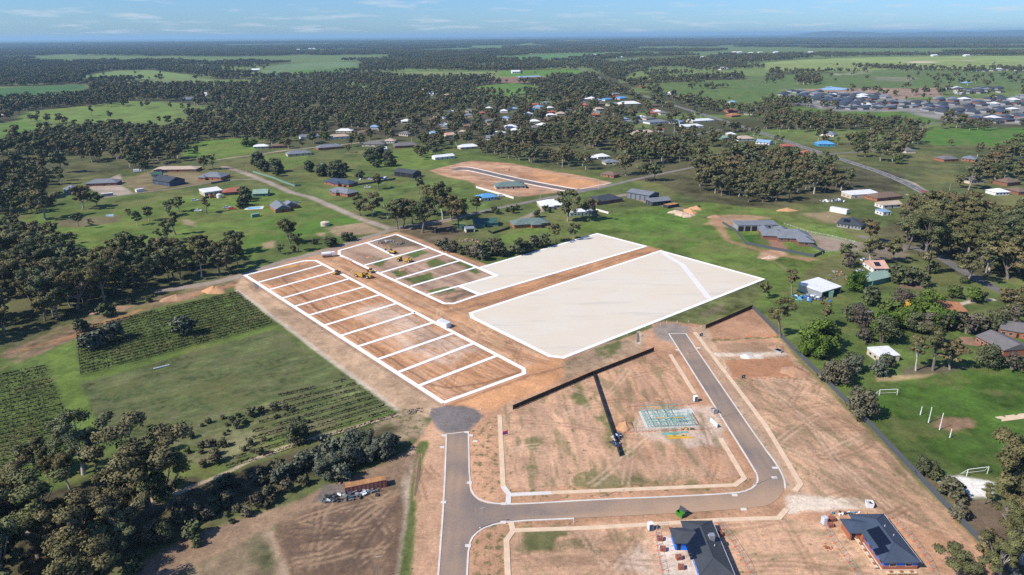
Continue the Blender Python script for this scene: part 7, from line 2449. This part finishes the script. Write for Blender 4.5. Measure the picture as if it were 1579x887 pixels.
for px, py, h, kind, lab in [
    (511, 380, 6.5, 'dark', 'round dark shrub on the grass verge above the lots'), (533, 372, 5.5, 'dark', 'smaller dark shrub right of the round one on the verge'), (541, 371, 5, 'dark', 'dark shrub touching the road verge'), (486, 377, 3.6, 'bare', 'purple-brown bare shrub on the verge'), (453, 389, 4.2, 'bare', 'grey bare shrub below the tall dark gum'),
    (682, 385, 7, 'shrub', 'leftmost shrub of the row behind the half-cleared lots'), (690, 389, 5, 'olive', 'grey shrub second in the row behind the half-cleared lots'), (700, 388, 6.5, 'shrub', 'third shrub of the row behind the half-cleared lots'), (712, 392, 5.5, 'dark', 'dark low shrub in the middle of the row behind the lots'), (723, 396, 6.5, 'shrub', 'fifth shrub of the row behind the lots'), (735, 398, 8, 'shrub', 'shrub near the far pad corner, left'), (744, 402, 7, 'olive', 'grey shrub touching the far pad boundary'), (750, 394, 8.5, 'shrub', 'broad shrub behind the far pad boundary'), (763, 394, 9.5, 'shrub', 'tallest brown shrub behind the far pad boundary'),
    (775, 396, 6, 'shrub', 'low shrub between the two tall ones behind the pad'), (799, 392, 9.5, 'shrub', 'large brown shrub above the far pad boundary'), (813, 388, 6.5, 'dark', 'dark shrub above the far pad boundary'), (823, 383, 7.5, 'shrub', 'right shrub above the far pad boundary'), (841, 380, 8, 'shrub', 'end shrub above the far pad boundary'),
    (1253, 549, 11, 'garden', 'bright lime-green garden tree, nearer of the two by the grey fence'), (1262, 538, 13, 'garden', 'taller bright lime-green garden tree behind the nearer one'), (1262, 553, 5, 'bare', 'small maroon shrub under the lime-green trees'),
    (1340, 470, 8.5, 'dark', 'round olive-green tree alone on the lawn'), (1389, 476, 9.5, 'bare', 'dark purple-brown round tree on the lawn'), (1393, 487, 7, 'yellow', 'yellow flowering bush in the garden'), (1328, 505, 10, 'bare', 'grey bare garden tree left of the clutter'), (1316, 495, 8, 'dark', 'green tree behind the grey bare one'), (1358, 510, 10, 'garden', 'bright green tree in the middle of the garden'), (1370, 493, 9, 'garden', 'bright green tree behind the garden clutter'), (1360, 528, 11, 'dark', 'dark grey-green tree at the lawn edge of the garden'), (1332, 527, 6, 'bare', 'small pink-grey bare tree on the lawn'),
    (1392, 505, 9, 'garden', 'green garden tree left of the brown ones'), (1410, 512, 9, 'shrub', 'brown-green tree in the middle of the hedge row'), (1425, 512, 9, 'shrub', 'brown tree right in the hedge row'), (1440, 500, 7.5, 'garden', 'green tree in front of the terracotta house'), (1452, 508, 8, 'bare', 'brown tree in front of the terracotta house'), (1470, 505, 7, 'shrub', 'hedge tree right of the terracotta house front'), (1428, 484, 11, 'garden', 'large green garden tree left of the terracotta roof'), (1415, 476, 7.5, 'bare', 'pink-white blossoming tree behind the yellow bush'),
    (1490, 515, 8, 'bare', 'grey-brown tree by the brick path'), (1505, 508, 7, 'shrub', 'low hedge tree by the school roof'), (1536, 508, 9, 'shrub', 'wide brown bush above the school roof'), (1553, 504, 10, 'shrub', 'wide brown bush at the right above the school roof'), (1521, 566, 9, 'dark', 'round dark bush in front of the school'), (1560, 570, 7, 'bare', 'brown bush at the frame edge in front of the school'), (1540, 566, 5, 'shrub', 'low shrub in front of the school wall'),
    (1288, 593, 9, 'shrub', 'wide brown bush beside the long fence, left'), (1276, 589, 7, 'shrub', 'left half of the wide brown bush beside the fence'), (1303, 585, 6, 'shrub', 'right end of the wide brown bush beside the fence'), (1317, 573, 6.5, 'olive', 'grey shrub behind the wide brown bush'), (1310, 560, 5, 'dark', 'small green shrub behind the grey one'), (1356, 579, 6.5, 'olive', 'round grey-green shrub left of the dirt patch'), (1366, 565, 5, 'dark', 'green shrub by the cream shed wall'),
    (1323, 642, 10, 'shrub', 'large brown bush beside the fence above the football field'), (1427, 733, 6, 'dark', 'dark tree by the fence at the field corner'), (1441, 738, 4, 'dark', 'low dark tree right beside it at the field corner'), (1464, 766, 5.5, 'shrub', 'brown shrub left of the sand patch'), (1478, 774, 4, 'shrub', 'lower brown shrub left of the sand patch'),
    (1318, 448, 11, 'garden', 'lime-green willow beside the linked green sheds'), (1388, 437, 10, 'dark', 'wide dark bush right of the pink cottage'), (1402, 440, 9, 'dark', 'second wide dark bush right of the pink cottage'), (1420, 442, 8, 'shrub', 'rusty bush right of the dark pair'), (1311, 412, 8, 'bare', 'grey bare tree left of the pink cottage drive'), (1498, 466, 7, 'garden', 'yellow-green round shrub by the right side road'), (1513, 465, 5, 'dark', 'dark low shrub by the right side road'), (1470, 460, 6, 'garden', 'small green tree on the lawn by the driveway'),
    (125, 513, 6, 'shrub', 'left grey shrub in the upper vineyard'), (138, 540, 7, 'olive', 'grey shrub clump in the upper vineyard, front left'), (150, 535, 8, 'olive', 'grey shrub clump in the middle of the vineyard'), (165, 530, 7.5, 'shrub', 'grey shrub clump in the vineyard, back right'), (178, 524, 8, 'olive', 'grey tree at the right of the vineyard clump'), (284, 518, 8.5, 'olive', 'lone tree inside the upper vineyard'),
    (437, 227, 9, 'garden', 'bright green willow by the top house row'), (503, 215, 9, 'garden', 'bright green tree beside the tan-roofed house'), (740, 160, 10, 'garden', 'lime-green tree in the town woods'), (380, 226, 11, 'garden', 'lime-green tree at the left of the house row'), (390, 226, 9, 'garden', 'smaller lime-green tree at the left of the house row'), (1325, 222, 13, 'garden', 'bright lime tree by the cyan building'), (1386, 253, 9, 'garden', 'green street tree on the vacant block'), (460, 680, 7.5, 'dark', 'olive-brown tree standing in the scrubby field')]:
    plant(px, py, h, kind, lab)
OL = [(490, 712, 4.5), (503, 738, 6.2), (520, 727, 6.5), (541, 722, 6.8), (545, 698, 7), (566, 697, 7.2), (590, 703, 7.2), (574, 711, 5), (601, 694, 5.5), (470, 718, 4.5), (457, 728, 4.2), (440, 738, 4.5), (528, 741, 5), (512, 706, 6.2), (553, 713, 5), (532, 703, 6), (497, 725, 5), (428, 745, 4)]
for k, (px, py, h) in enumerate(OL):
    plant(px, py, h, 'olive', 'silvery olive tree in the dense clump above the red container', 'olive trees above the container')

# zones of woodland: outline, spacing, height range, kind mix, label
WOODS = [
    ([(-60, 395), (60, 398), (120, 408), (250, 410), (375, 405), (376, 425), (300, 432), (240, 448), (150, 470), (100, 492), (40, 515), (-60, 540)], 9.0, (11, 19), 'gum', 'gum tree in the dark wood along the creek, left of the narrow lots', 1, .92),
    ([(-60, 350), (0, 345), (60, 358), (110, 372), (200, 395), (330, 385), (365, 395), (300, 405), (100, 398), (-60, 400)], 8.5, (7, 11), 'gum', 'low grey-green gum in the open belt below the green paddock', 1, .8),
    ([(250, 398), (380, 385), (385, 402), (260, 410)], 8, (10, 16), 'gum', 'brown-leaved gum near the top left corner of the lots', 1, .8),
    ([(-60, 240), (60, 228), (130, 225), (190, 215), (285, 222), (292, 240), (270, 252), (225, 258), (180, 268), (120, 278), (70, 300), (60, 330), (-60, 335)], 11, (13, 20), 'gum', 'gum tree in the broad wood by the left farm houses', 1, .74),
    ([(80, 325), (130, 312), (160, 315), (150, 330), (95, 345), (20, 345), (0, 335)], 11, (14, 19), 'gum', 'tall gum at the near edge of the wood by the left farm houses', 1, .9),
    ([(50, 218), (120, 204), (200, 203), (260, 200), (300, 200), (300, 222), (190, 222), (120, 228), (60, 232)], 12, (12, 17), 'gum', 'gum tree in the belt above the left wood', 1, .6),
    ([(285, 182), (330, 172), (400, 160), (470, 165), (560, 160), (640, 165), (640, 196), (600, 205), (520, 202), (470, 208), (420, 215), (380, 214), (300, 216)], 12.5, (12, 17), 'gum', 'gum tree in the big wood behind the house rows', 1, .66),
    ([(400, 130), (500, 128), (600, 125), (700, 130), (790, 147), (900, 145), (960, 170), (960, 215), (860, 215), (740, 213), (690, 218), (640, 200), (640, 165), (560, 160), (470, 160), (400, 155)], 15, (12, 17), 'gum', 'gum tree in the wooded town belt', 1, .48),
    ([(780, 168), (900, 166), (960, 180), (968, 212), (900, 214), (780, 212)], 12, (13, 18), 'gum', 'gum tree in the wood left of the country road', 1, .72),
    ([(745, 218), (955, 216), (965, 250), (950, 262), (905, 262), (860, 258), (790, 247), (740, 240)], 12, (12, 17), 'gum', 'gum tree in the wood behind the cleared subdivision', 1, .8),
    ([(945, 240), (990, 232), (1060, 226), (1085, 240), (1080, 262), (1040, 278), (990, 284), (950, 270)], 12, (15, 21), 'gum', 'tall gum tree by the junction above the navy shed', 1, .7),
    ([(1070, 262), (1130, 245), (1200, 250), (1290, 262), (1380, 272), (1385, 292), (1300, 305), (1255, 312), (1170, 318), (1085, 310)], 12, (13, 20), 'gum', 'gum tree in the reserve wood left of the highway', 1, .66),
    ([(1390, 345), (1450, 340), (1600, 340), (1620, 440), (1560, 440), (1515, 425), (1450, 395), (1420, 405), (1390, 392)], 10, (15, 23), 'gum', 'gum tree in the dense wood at the right', 1, .9),
    ([(1420, 405), (1500, 428), (1520, 450), (1470, 445), (1415, 425)], 11, (12, 17), 'gum', 'pale-stemmed gum at the front of the right-hand wood', 1, .75),
    ([(1380, 300), (1420, 320), (1470, 335), (1600, 335), (1600, 345), (1390, 340)], 14, (12, 17), 'gum', 'gum tree beside the highway at the right', 1, .6),
    ([(1400, 270), (1440, 245), (1600, 230), (1600, 330), (1520, 320), (1470, 300), (1440, 290)], 16, (14, 20), 'gum', 'gum tree among the houses right of the highway', 1, .62),
    ([(1180, 222), (1260, 220), (1400, 215), (1410, 235), (1390, 248), (1260, 262), (1190, 245)], 16, (12, 18), 'gum', 'gum tree around the crossroads', 1, .45),
    ([(1160, 188), (1240, 182), (1400, 186), (1410, 210), (1420, 222), (1300, 218), (1200, 206)], 15, (12, 18), 'gum', 'gum tree in the belt below the new estate', 1, .75),
    ([(1100, 190), (1200, 205), (1180, 240), (1110, 235), (1060, 215)], 20, (11, 16), 'gum', 'gum tree among the side street houses', 1, .5),
    ([(1440, 198), (1600, 190), (1600, 200), (1500, 202)], 14, (13, 18), 'gum', 'gum tree in front of the estate houses', 1, .6),
    ([(1200, 145), (1345, 147), (1410, 155), (1579, 150), (1600, 192), (1470, 190), (1390, 172), (1290, 172)], 48, (6, 10), 'far2', '', 1, .5),
    ([(470, 265), (540, 258), (610, 255), (612, 266), (560, 275), (500, 278), (465, 275)], 9, (8, 11), 'dark', 'dark round tree in the thick row behind the navy-roofed house', 1, .9),
    ([(390, 250), (420, 255), (445, 268), (425, 274), (395, 262)], 9, (8, 12), 'dark', 'dark round tree by the pale green lane fence', 1, .85),
    ([(560, 240), (610, 240), (615, 252), (570, 254)], 10, (8, 12), 'dark', 'dark tree on the edge of the open green field', 1, .7),
    ([(365, 300), (385, 296), (390, 316), (370, 322)], 8, (6, 9), 'dark', 'dark round tree beside the red tiled farmhouse', 1, .9),
    ([(640, 236), (672, 232), (680, 246), (645, 248)], 9, (8, 12), 'gum', 'gum tree by the white cottage near the cleared subdivision', 1, .9),
    ([(470, 225), (560, 218), (740, 225), (760, 240), (640, 232), (560, 235), (480, 250)], 20, (9, 13), 'gum', 'gum tree among the upper house row', 1, .5),
    ([(820, 325), (845, 320), (850, 338), (825, 340)], 7, (4, 6), 'dark', 'dark hedge shrub in front of the white-roofed house', 1, .9),
    ([(760, 325), (800, 322), (800, 335), (765, 338)], 8, (3, 5), 'dark', 'low dark shrub along the sealed road', 1, .6),
    ([(140, 140), (200, 136), (285, 132), (300, 140), (290, 152), (200, 150), (150, 150)], 15, (14, 19), 'gum', 'gum tree in the belt between the far paddocks', 1, .7),
    ([(30, 158), (100, 152), (150, 146), (205, 158), (195, 166), (110, 164), (20, 172)], 16, (13, 17), 'gum', 'gum tree along the left paddock edge', 1, .7),
    ([(-60, 108), (100, 106), (150, 108), (125, 128), (60, 132), (-60, 135)], 17, (14, 18), 'gum', 'gum tree in the wood at the far left', 1, .85),
    ([(160, 470), (230, 460), (250, 468), (180, 495), (120, 515), (110, 500)], 9, (3, 6), 'shrub', 'grey shrub along the creek bank track', 1, .6),
    ([(-50, 820), (60, 760), (120, 720), (190, 745), (215, 800), (190, 850), (150, 900), (-40, 930)], 8.2, (10, 18), 'gum', 'dark gum in the grove at the bottom left corner', 1, .9),
    ([(-50, 870), (30, 900), (150, 905), (150, 990), (-40, 990)], 10, (11, 15), 'gum', 'gum tree at the bottom edge of the left grove', 1, .95),
    ([(0, 720), (100, 700), (170, 735), (100, 770), (0, 790)], 8, (7, 11), 'gum', 'smaller gum on the far side of the bottom left grove', 1, .7),
    ([(270, 790), (340, 750), (430, 720), (480, 735), (470, 760), (380, 800), (290, 850)], 3.8, (1.6, 4.4), 'shrub', 'dark scrub bush in the gully above the brown paddock', 1, .8),
    ([(270, 700), (310, 655), (400, 630), (480, 628), (500, 645), (440, 690), (330, 735)], 4.2, (1.3, 3.4), 'shrub', 'grey scrub bush in the rough field', 1, .62),
    ([(190, 850), (260, 800), (300, 800), (250, 870), (200, 900)], 5, (2.5, 7), 'shrub', 'dark understorey shrub beside the bottom left grove', 1, .7),
    ([(1060, 320), (1100, 312), (1180, 318), (1170, 330), (1110, 330)], 16, (2, 5), 'shrub', 'small shrub on the edge of the reserve wood', 1, .5),
    ([(1405, 385), (1500, 432), (1480, 440), (1400, 410)], 9, (3, 6), 'dark', 'dark undergrowth bush at the foot of the right-hand wood', 1, .5),
    ([(1395, 700), (1440, 735), (1480, 790), (1560, 860), (1540, 870), (1450, 790)], 8, (3, 6), 'shrub', 'shrub along the school side of the long fence', 1, .12),
    ([(1320, 103), (1450, 106), (1620, 107), (1620, 111), (1450, 111), (1320, 108)], 17, (10, 16), 'far2', '', 1, .8),
    ([(1410, 119), (1520, 117), (1620, 121), (1620, 134), (1450, 131)], 26, (10, 17), 'far2', '', 1, .5),
    ([(980, 124), (1060, 119), (1090, 129), (1000, 133)], 16, (9, 15), 'far2', '', 1, .6), ([(1055, 136), (1125, 135), (1115, 142), (1060, 142)], 14, (9, 14), 'far2', '', 1, .8),
    ([(1225, 120), (1266, 119), (1264, 131), (1228, 132)], 14, (12, 17), 'far2', '', 1, .9), ([(1180, 117), (1212, 119), (1202, 131), (1180, 131)], 18, (8, 13), 'far2', '', 1, .6),
    ([(1050, 104), (1110, 102), (1180, 101), (1180, 106), (1080, 111)], 20, (10, 15), 'far2', '', 1, .7), ([(985, 111), (1030, 108), (1080, 114), (1000, 121)], 20, (10, 15), 'far2', '', 1, .6),
    ([(960, 99), (1100, 88), (1179, 85), (1300, 83.5), (1440, 84), (1620, 80), (1620, 85), (1350, 87), (1240, 90), (1179, 96), (1000, 106)], 17, (12, 18), 'far2', '', 1, .8),
    ([(780, 96), (900, 93), (960, 98), (960, 106), (880, 108), (780, 108)], 17, (12, 17), 'far2', '', 1, .7), ([(780, 81), (900, 77), (1100, 76), (1100, 80), (900, 82.5), (780, 85)], 24, (12, 17), 'far2', '', 1, .8),
    ([(560, 98), (700, 100), (780, 98), (780, 109), (640, 110), (560, 108)], 18, (12, 17), 'far2', '', 1, .75),
    ([(1295, 470), (1400, 455), (1500, 475), (1560, 505), (1480, 520), (1400, 515), (1330, 515)], 10, (4, 8), 'dark', 'mixed green garden shrub around the terracotta-roofed house', 1, .3),
    ([(1380, 490), (1470, 500), (1500, 516), (1400, 520)], 8, (6, 9), 'garden', 'fresh green tree in the garden hedge below the terracotta-roofed house', 1, .4),
]
for k, (P, sp_, hr, kind, lab, _, kp) in enumerate(WOODS):
    rng = np.random.default_rng(500 + k)
    X, Y = scatter(P, sp_, 1.0, rng=rng, keep=kp)
    nn = fbm(X, Y, sp_ * (3.5 if Y.mean() < 600 else 5.5), 60 + k, 3)
    ok = (nn > (.36 if Y.mean() < 600 else .43))
    if kind == 'gum' and Y.mean() > 200:
        ok &= clear_of(X, Y, 0, 3, 4)
    if Y.mean() > 500:
        for dy_ in (16, 38, 60):
            ok &= dist_line(X, Y, [(q[0] + dy_ * .1, q[1] - dy_) for q in HIGHWAY if q[1] > 560]) > 16
    X, Y = X[ok], Y[ok]
    for x, y in zip(X, Y):
        h = (hr[0] + (hr[1] - hr[0]) * rng.random() ** 1.2) * (1.16 if y < 520 else 1.04) * rng.uniform(.72, 1.16)
        if kind == 'far2':
            PLANTS.append([x, y, h, 'far', '', '', False])
            continue
        PLANTS.append([x, y, h, kind, lab, lab.replace(' tree ', ' trees ') + ', the many', False])

# far background: everything beyond the town, tree cover broken by paddocks
FIELD_POLYS = [np.array(GP(P)) for P, c in PADDOCKS] + [np.array(GP(P)) for P, s_ in ESTATE]
FIELD_POLYS.append(np.array(GP([(755, 121), (835, 117), (845, 126), (800, 128), (755, 127)])))
rng = np.random.default_rng(77)
FX = rng.uniform(-2600, 2600, 60000); FY = rng.uniform(820, 3200, 60000)
okv = np.abs(FX) < FY * .83 + 60
FX, FY = FX[okv], FY[okv]
dn = fbm(FX * .55, FY, 260, 88, 4)
okv = dn > (.505 + .12 * (rng.random(len(FX)) - .5) * 2 + .02 * (FX > 500))
for P in FIELD_POLYS:
    if P[:, 1].max() > 800:
        okv &= ~((sdf(FX, FY, P) > -4) & (rng.random(len(FX)) > .012))
okv &= dist_line(FX, FY, HIGHWAY) > 14
for dy_ in (20, 45, 75):
    okv &= dist_line(FX, FY, [(q[0] + dy_ * .1, q[1] - dy_) for q in HIGHWAY]) > 20
FX, FY = FX[okv], FY[okv]
zone_polys = [np.array(GP(W[0])) for W in WOODS]
okv = clear_of(FX, FY, 0, 1, 5)
FX, FY = FX[okv], FY[okv]
NEARN = len(FX)
for x, y in zip(FX, FY):
    PLANTS.append([x, y, rng.uniform(8, 18), 'far', '', '', False])

# ------------------------------------------------------------------ build the plants
NAME = {'gum': ('gum_tree', 'tree'), 'shrub': ('shrub', 'shrub'), 'olive': ('olive_tree', 'tree'), 'garden': ('garden_tree', 'tree'), 'dark': ('dense_tree', 'tree'), 'yellow': ('flowering_bush', 'bush'), 'bare': ('bare_tree', 'tree')}
info = []
for q in PLANTS:
    px, py, f = project(q[0], q[1], q[2] * .5)
    inside = f > 0 and -25 < px < PW + 25 and -10 < py < PH + q[2] * FPX / f * .4
    size = q[2] * FPX / max(f, 1)
    info.append((q[6] and inside, inside, size))
order = sorted(range(len(PLANTS)), key=lambda i: (not info[i][0], not info[i][1], -info[i][2]))
LIMIT = {'gum': 300, 'shrub': 280, 'olive': 120, 'garden': 60, 'dark': 150, 'yellow': 5, 'bare': 40}
count = {k: 0 for k in LIMIT}
rest = []
rnd = random.Random(5)
for i in order:
    x, y, h, kind, lab, grp, forced = PLANTS[i]
    size, inside = info[i][2], info[i][1]
    if kind == 'far' or not inside or count[kind] >= LIMIT[kind]:
        if inside or (kind != 'far' and math.hypot(x, y) < 900):
            rest.append(i)
        continue
    count[kind] += 1
    lod = (-1 if size > 64 and kind == 'gum' else 0) if size > 34 else 1
    if kind == 'gum':
        tr, crn = GUM[lod][rnd.randrange(len(GUM[lod]))]
        t = thing('gum_tree', lab, 'tree', (x, y, 0), rnd.random() * 6.28, grp)
        link('trunk', tr, t); link('crown', crn, t)
        w_ = h / 10 * rnd.uniform(1.0, 1.3)
        t.scale = (w_ * rnd.uniform(.82, 1.18), w_ * rnd.uniform(.82, 1.18), h / 9.7)
    else:
        pr = BUSH[kind][lod]
        tr, crn = pr[rnd.randrange(len(pr))]
        nm, ct = NAME[kind]
        t = thing(nm, lab, ct, (x, y, 0), rnd.random() * 6.28, grp)
        link('stem', tr, t); link('crown', crn, t)
        w_ = h / 9.5 * rnd.uniform(.95, 1.25)
        t.scale = (w_, w_, h / 9.5)

# the woodland beyond the single trees: one stuff object, instanced tree meshes on scattered points
PROTO = bpy.data.collections.new('woodland_sources')


def proto_obj(name, meshes):
    me = bpy.data.meshes.new(name)
    V, F, MI, T, mats_, PU = [], [], [], [], [], []
    for md, M4 in meshes:
        o = len(V)
        tv = md.attributes.get('tint')
        V += [tuple(M4 @ v.co) for v in md.vertices]
        T += [d.value for d in tv.data] if tv else [1.0] * len(md.vertices)
        pv = md.attributes.get('puff')
        R3 = M4.to_3x3()
        PU += [tuple((R3 @ d.vector).normalized()) for d in pv.data] if pv else [(0, 0, 1)] * len(md.vertices)
        mt = md.materials[0]
        if mt not in mats_:
            mats_.append(mt)
        for p in md.polygons:
            F.append(tuple(i + o for i in p.vertices)); MI.append(mats_.index(mt))
    me.from_pydata(V, [], F)
    for mt in mats_:
        me.materials.append(mt)
    me.polygons.foreach_set('material_index', MI)
    a = me.attributes.new('tint', 'FLOAT', 'POINT'); a.data.foreach_set('value', T)
    a = me.attributes.new('puff', 'FLOAT_VECTOR', 'POINT'); a.data.foreach_set('vector', np.array(PU, np.float32).ravel())
    o = bpy.data.objects.new(name, me)
    PROTO.objects.link(o)
    return o


I4 = Matrix.Identity(4)
for i in range(8):
    proto_obj('source_a%02d_tree' % i, [(GUM[1][i][0], I4), (GUM[1][i][1], I4)])
for i in range(8):
    proto_obj('source_b%02d_far_tree' % i, [(GUM[2][i][0], I4), (GUM[2][i][1], I4)])
for i in range(4):
    proto_obj('source_c%02d_shrub' % i, [(BUSH['shrub' if i < 2 else 'dark'][1][i][1], I4)])
for i in range(5):
    r_ = random.Random(900 + i)
    ms = []
    for k in range(26):
        a_, d_ = r_.random() * 6.28, 44 * math.sqrt(r_.random())
        s_ = r_.uniform(1.15, 1.75)
        ms.append((GUM[2][r_.randrange(8)][1], Matrix.Translation((d_ * math.cos(a_), d_ * math.sin(a_), 0)) @ Matrix.Rotation(r_.random() * 6, 4, 'Z') @ Matrix.Scale(s_, 4)))
    proto_obj('source_d%02d_grove' % i, ms)


def scatter_stuff(name, pts):
    """pts: x, y, scale_xy, scale_z, rot, source index"""
    me = bpy.data.meshes.new(name)
    P = np.array(pts, np.float32)
    me.vertices.add(len(P))
    me.vertices.foreach_set('co', np.stack([P[:, 0], P[:, 1], np.zeros(len(P), np.float32)], 1).astype(np.float32).ravel())
    a = me.attributes.new('size', 'FLOAT_VECTOR', 'POINT')
    a.data.foreach_set('vector', np.stack([P[:, 2], P[:, 2], P[:, 3]], 1).astype(np.float32).ravel())
    a = me.attributes.new('turn', 'FLOAT_VECTOR', 'POINT')
    a.data.foreach_set('vector', np.stack([P[:, 4] * 0, P[:, 4] * 0, P[:, 4]], 1).astype(np.float32).ravel())
    a = me.attributes.new('source', 'INT', 'POINT')
    a.data.foreach_set('value', P[:, 5].astype(np.int32))
    o = link(name, me)
    ng = bpy.data.node_groups.new(name, 'GeometryNodeTree')
    ng.interface.new_socket('Geometry', in_out='INPUT', socket_type='NodeSocketGeometry')
    ng.interface.new_socket('Geometry', in_out='OUTPUT', socket_type='NodeSocketGeometry')
    gi, go = ng.nodes.new('NodeGroupInput'), ng.nodes.new('NodeGroupOutput')
    ip = ng.nodes.new('GeometryNodeInstanceOnPoints')
    ci = ng.nodes.new('GeometryNodeCollectionInfo')
    ci.inputs['Collection'].default_value = PROTO
    ci.inputs['Separate Children'].default_value = True
    ci.inputs['Reset Children'].default_value = True
    ip.inputs['Pick Instance'].default_value = True

    def named(nm, tp):
        q = ng.nodes.new('GeometryNodeInputNamedAttribute')
        q.data_type = tp
        q.inputs['Name'].default_value = nm
        return q.outputs['Attribute']
    L_ = ng.links
    L_.new(gi.outputs[0], ip.inputs['Points'])
    L_.new(ci.outputs[0], ip.inputs['Instance'])
    L_.new(named('source', 'INT'), ip.inputs['Instance Index'])
    L_.new(named('turn', 'FLOAT_VECTOR'), ip.inputs['Rotation'])
    L_.new(named('size', 'FLOAT_VECTOR'), ip.inputs['Scale'])
    L_.new(ip.outputs[0], go.inputs[0])
    md = o.modifiers.new('scatter', 'NODES')
    md.node_group = ng
    return tag(o, kind='stuff')


near_pts = []
for i in rest:
    x, y, h, kind, lab, grp, forced = PLANTS[i]
    d = math.hypot(x, y)
    if kind in ('gum', 'far'):
        src = (0 if d < 1300 else 8) + rnd.randrange(8)
        near_pts.append((x, y, h / 10 * rnd.uniform(.92, 1.25), h / 9.7, rnd.random() * 6.28, src))
    else:
        near_pts.append((x, y, h / 9.5, h / 9.5, rnd.random() * 6.28, 16 + rnd.randrange(4)))
scatter_stuff('woodland', near_pts)
# groves to the horizon
N_ = 60000
r2 = np.random.default_rng(123)
HY_ = 3150 + (17000 - 3150) * r2.random(N_) ** .75
HX_ = (r2.random(N_) - .5) * 2 * (HY_ * .84 + 150)
cov = fbm(HX_ * .5, HY_ * .8, 900, 95, 4)
thr = np.where(HX_ < -.12 * HY_, .435, .440) + .05 * (r2.random(N_) - .5)
okv = (cov > thr) & (r2.random(N_) < np.clip(HY_ * HY_ / 1.3e8 + .28, 0, 1))
for P in FIELD_POLYS:
    if P[:, 1].max() > 2500:
        okv &= sdf(HX_, HY_, P) < -35
HX_, HY_ = HX_[okv], HY_[okv]
scatter_stuff('distant_forest', [(x, y, s_, s_ * 1.0, t_, 20 + k_) for x, y, s_, t_, k_ in zip(HX_, HY_, r2.uniform(.85, 1.35, len(HX_)) * np.clip(HY_ / 9000, 1, 1.6), r2.random(len(HX_)) * 6.28, r2.integers(0, 5, len(HX_)))])

# low blue hills on the right of the horizon


def hills():
    v, f = [], []
    n_, m_ = 160, 14
    for j in range(m_):
        for i in range(n_):
            s_ = i / (n_ - 1)
            px = 1040 + s_ * 900
            y0 = 21000 + j * 900
            x0 = (px - PW / 2) / FPX * 21000 / math.cos(PITCH) * .985
            prof = 150 * math.exp(-((px - 1240) / 26) ** 2) + 128 * math.exp(-((px - 1275) / 40) ** 2) + 120 * math.exp(-((px - 1330) / 60) ** 2) + 165 * min(1, max(0, (px - 1330) / 110)) + 70 * min(1, max(0, (px - 1480) / 90)) + 40 * max(0, min(1, (px - 1060) / 60))
            prof = prof * .62 + 12 * math.sin(px * .05) + 8 * math.sin(px * .13)
            e_ = min(1, s_ * 8) * math.sin(PI * min(1, (j + .2) / (m_ - 1)))
            v.append((x0 * (1 + j * .03), y0, max(-1, prof * 1.05 * e_)))
    for j in range(m_ - 1):
        for i in range(n_ - 1):
            a_ = j * n_ + i
            f.append((a_, a_ + 1, a_ + n_ + 1, a_ + n_))
    mat('hill cover', (0.06, 0.075, 0.045), .95, .35, .0015)
    tag(MB().add(v, f).build('hills', 'hill cover', None, True), kind='structure')


hills()
haze_box()
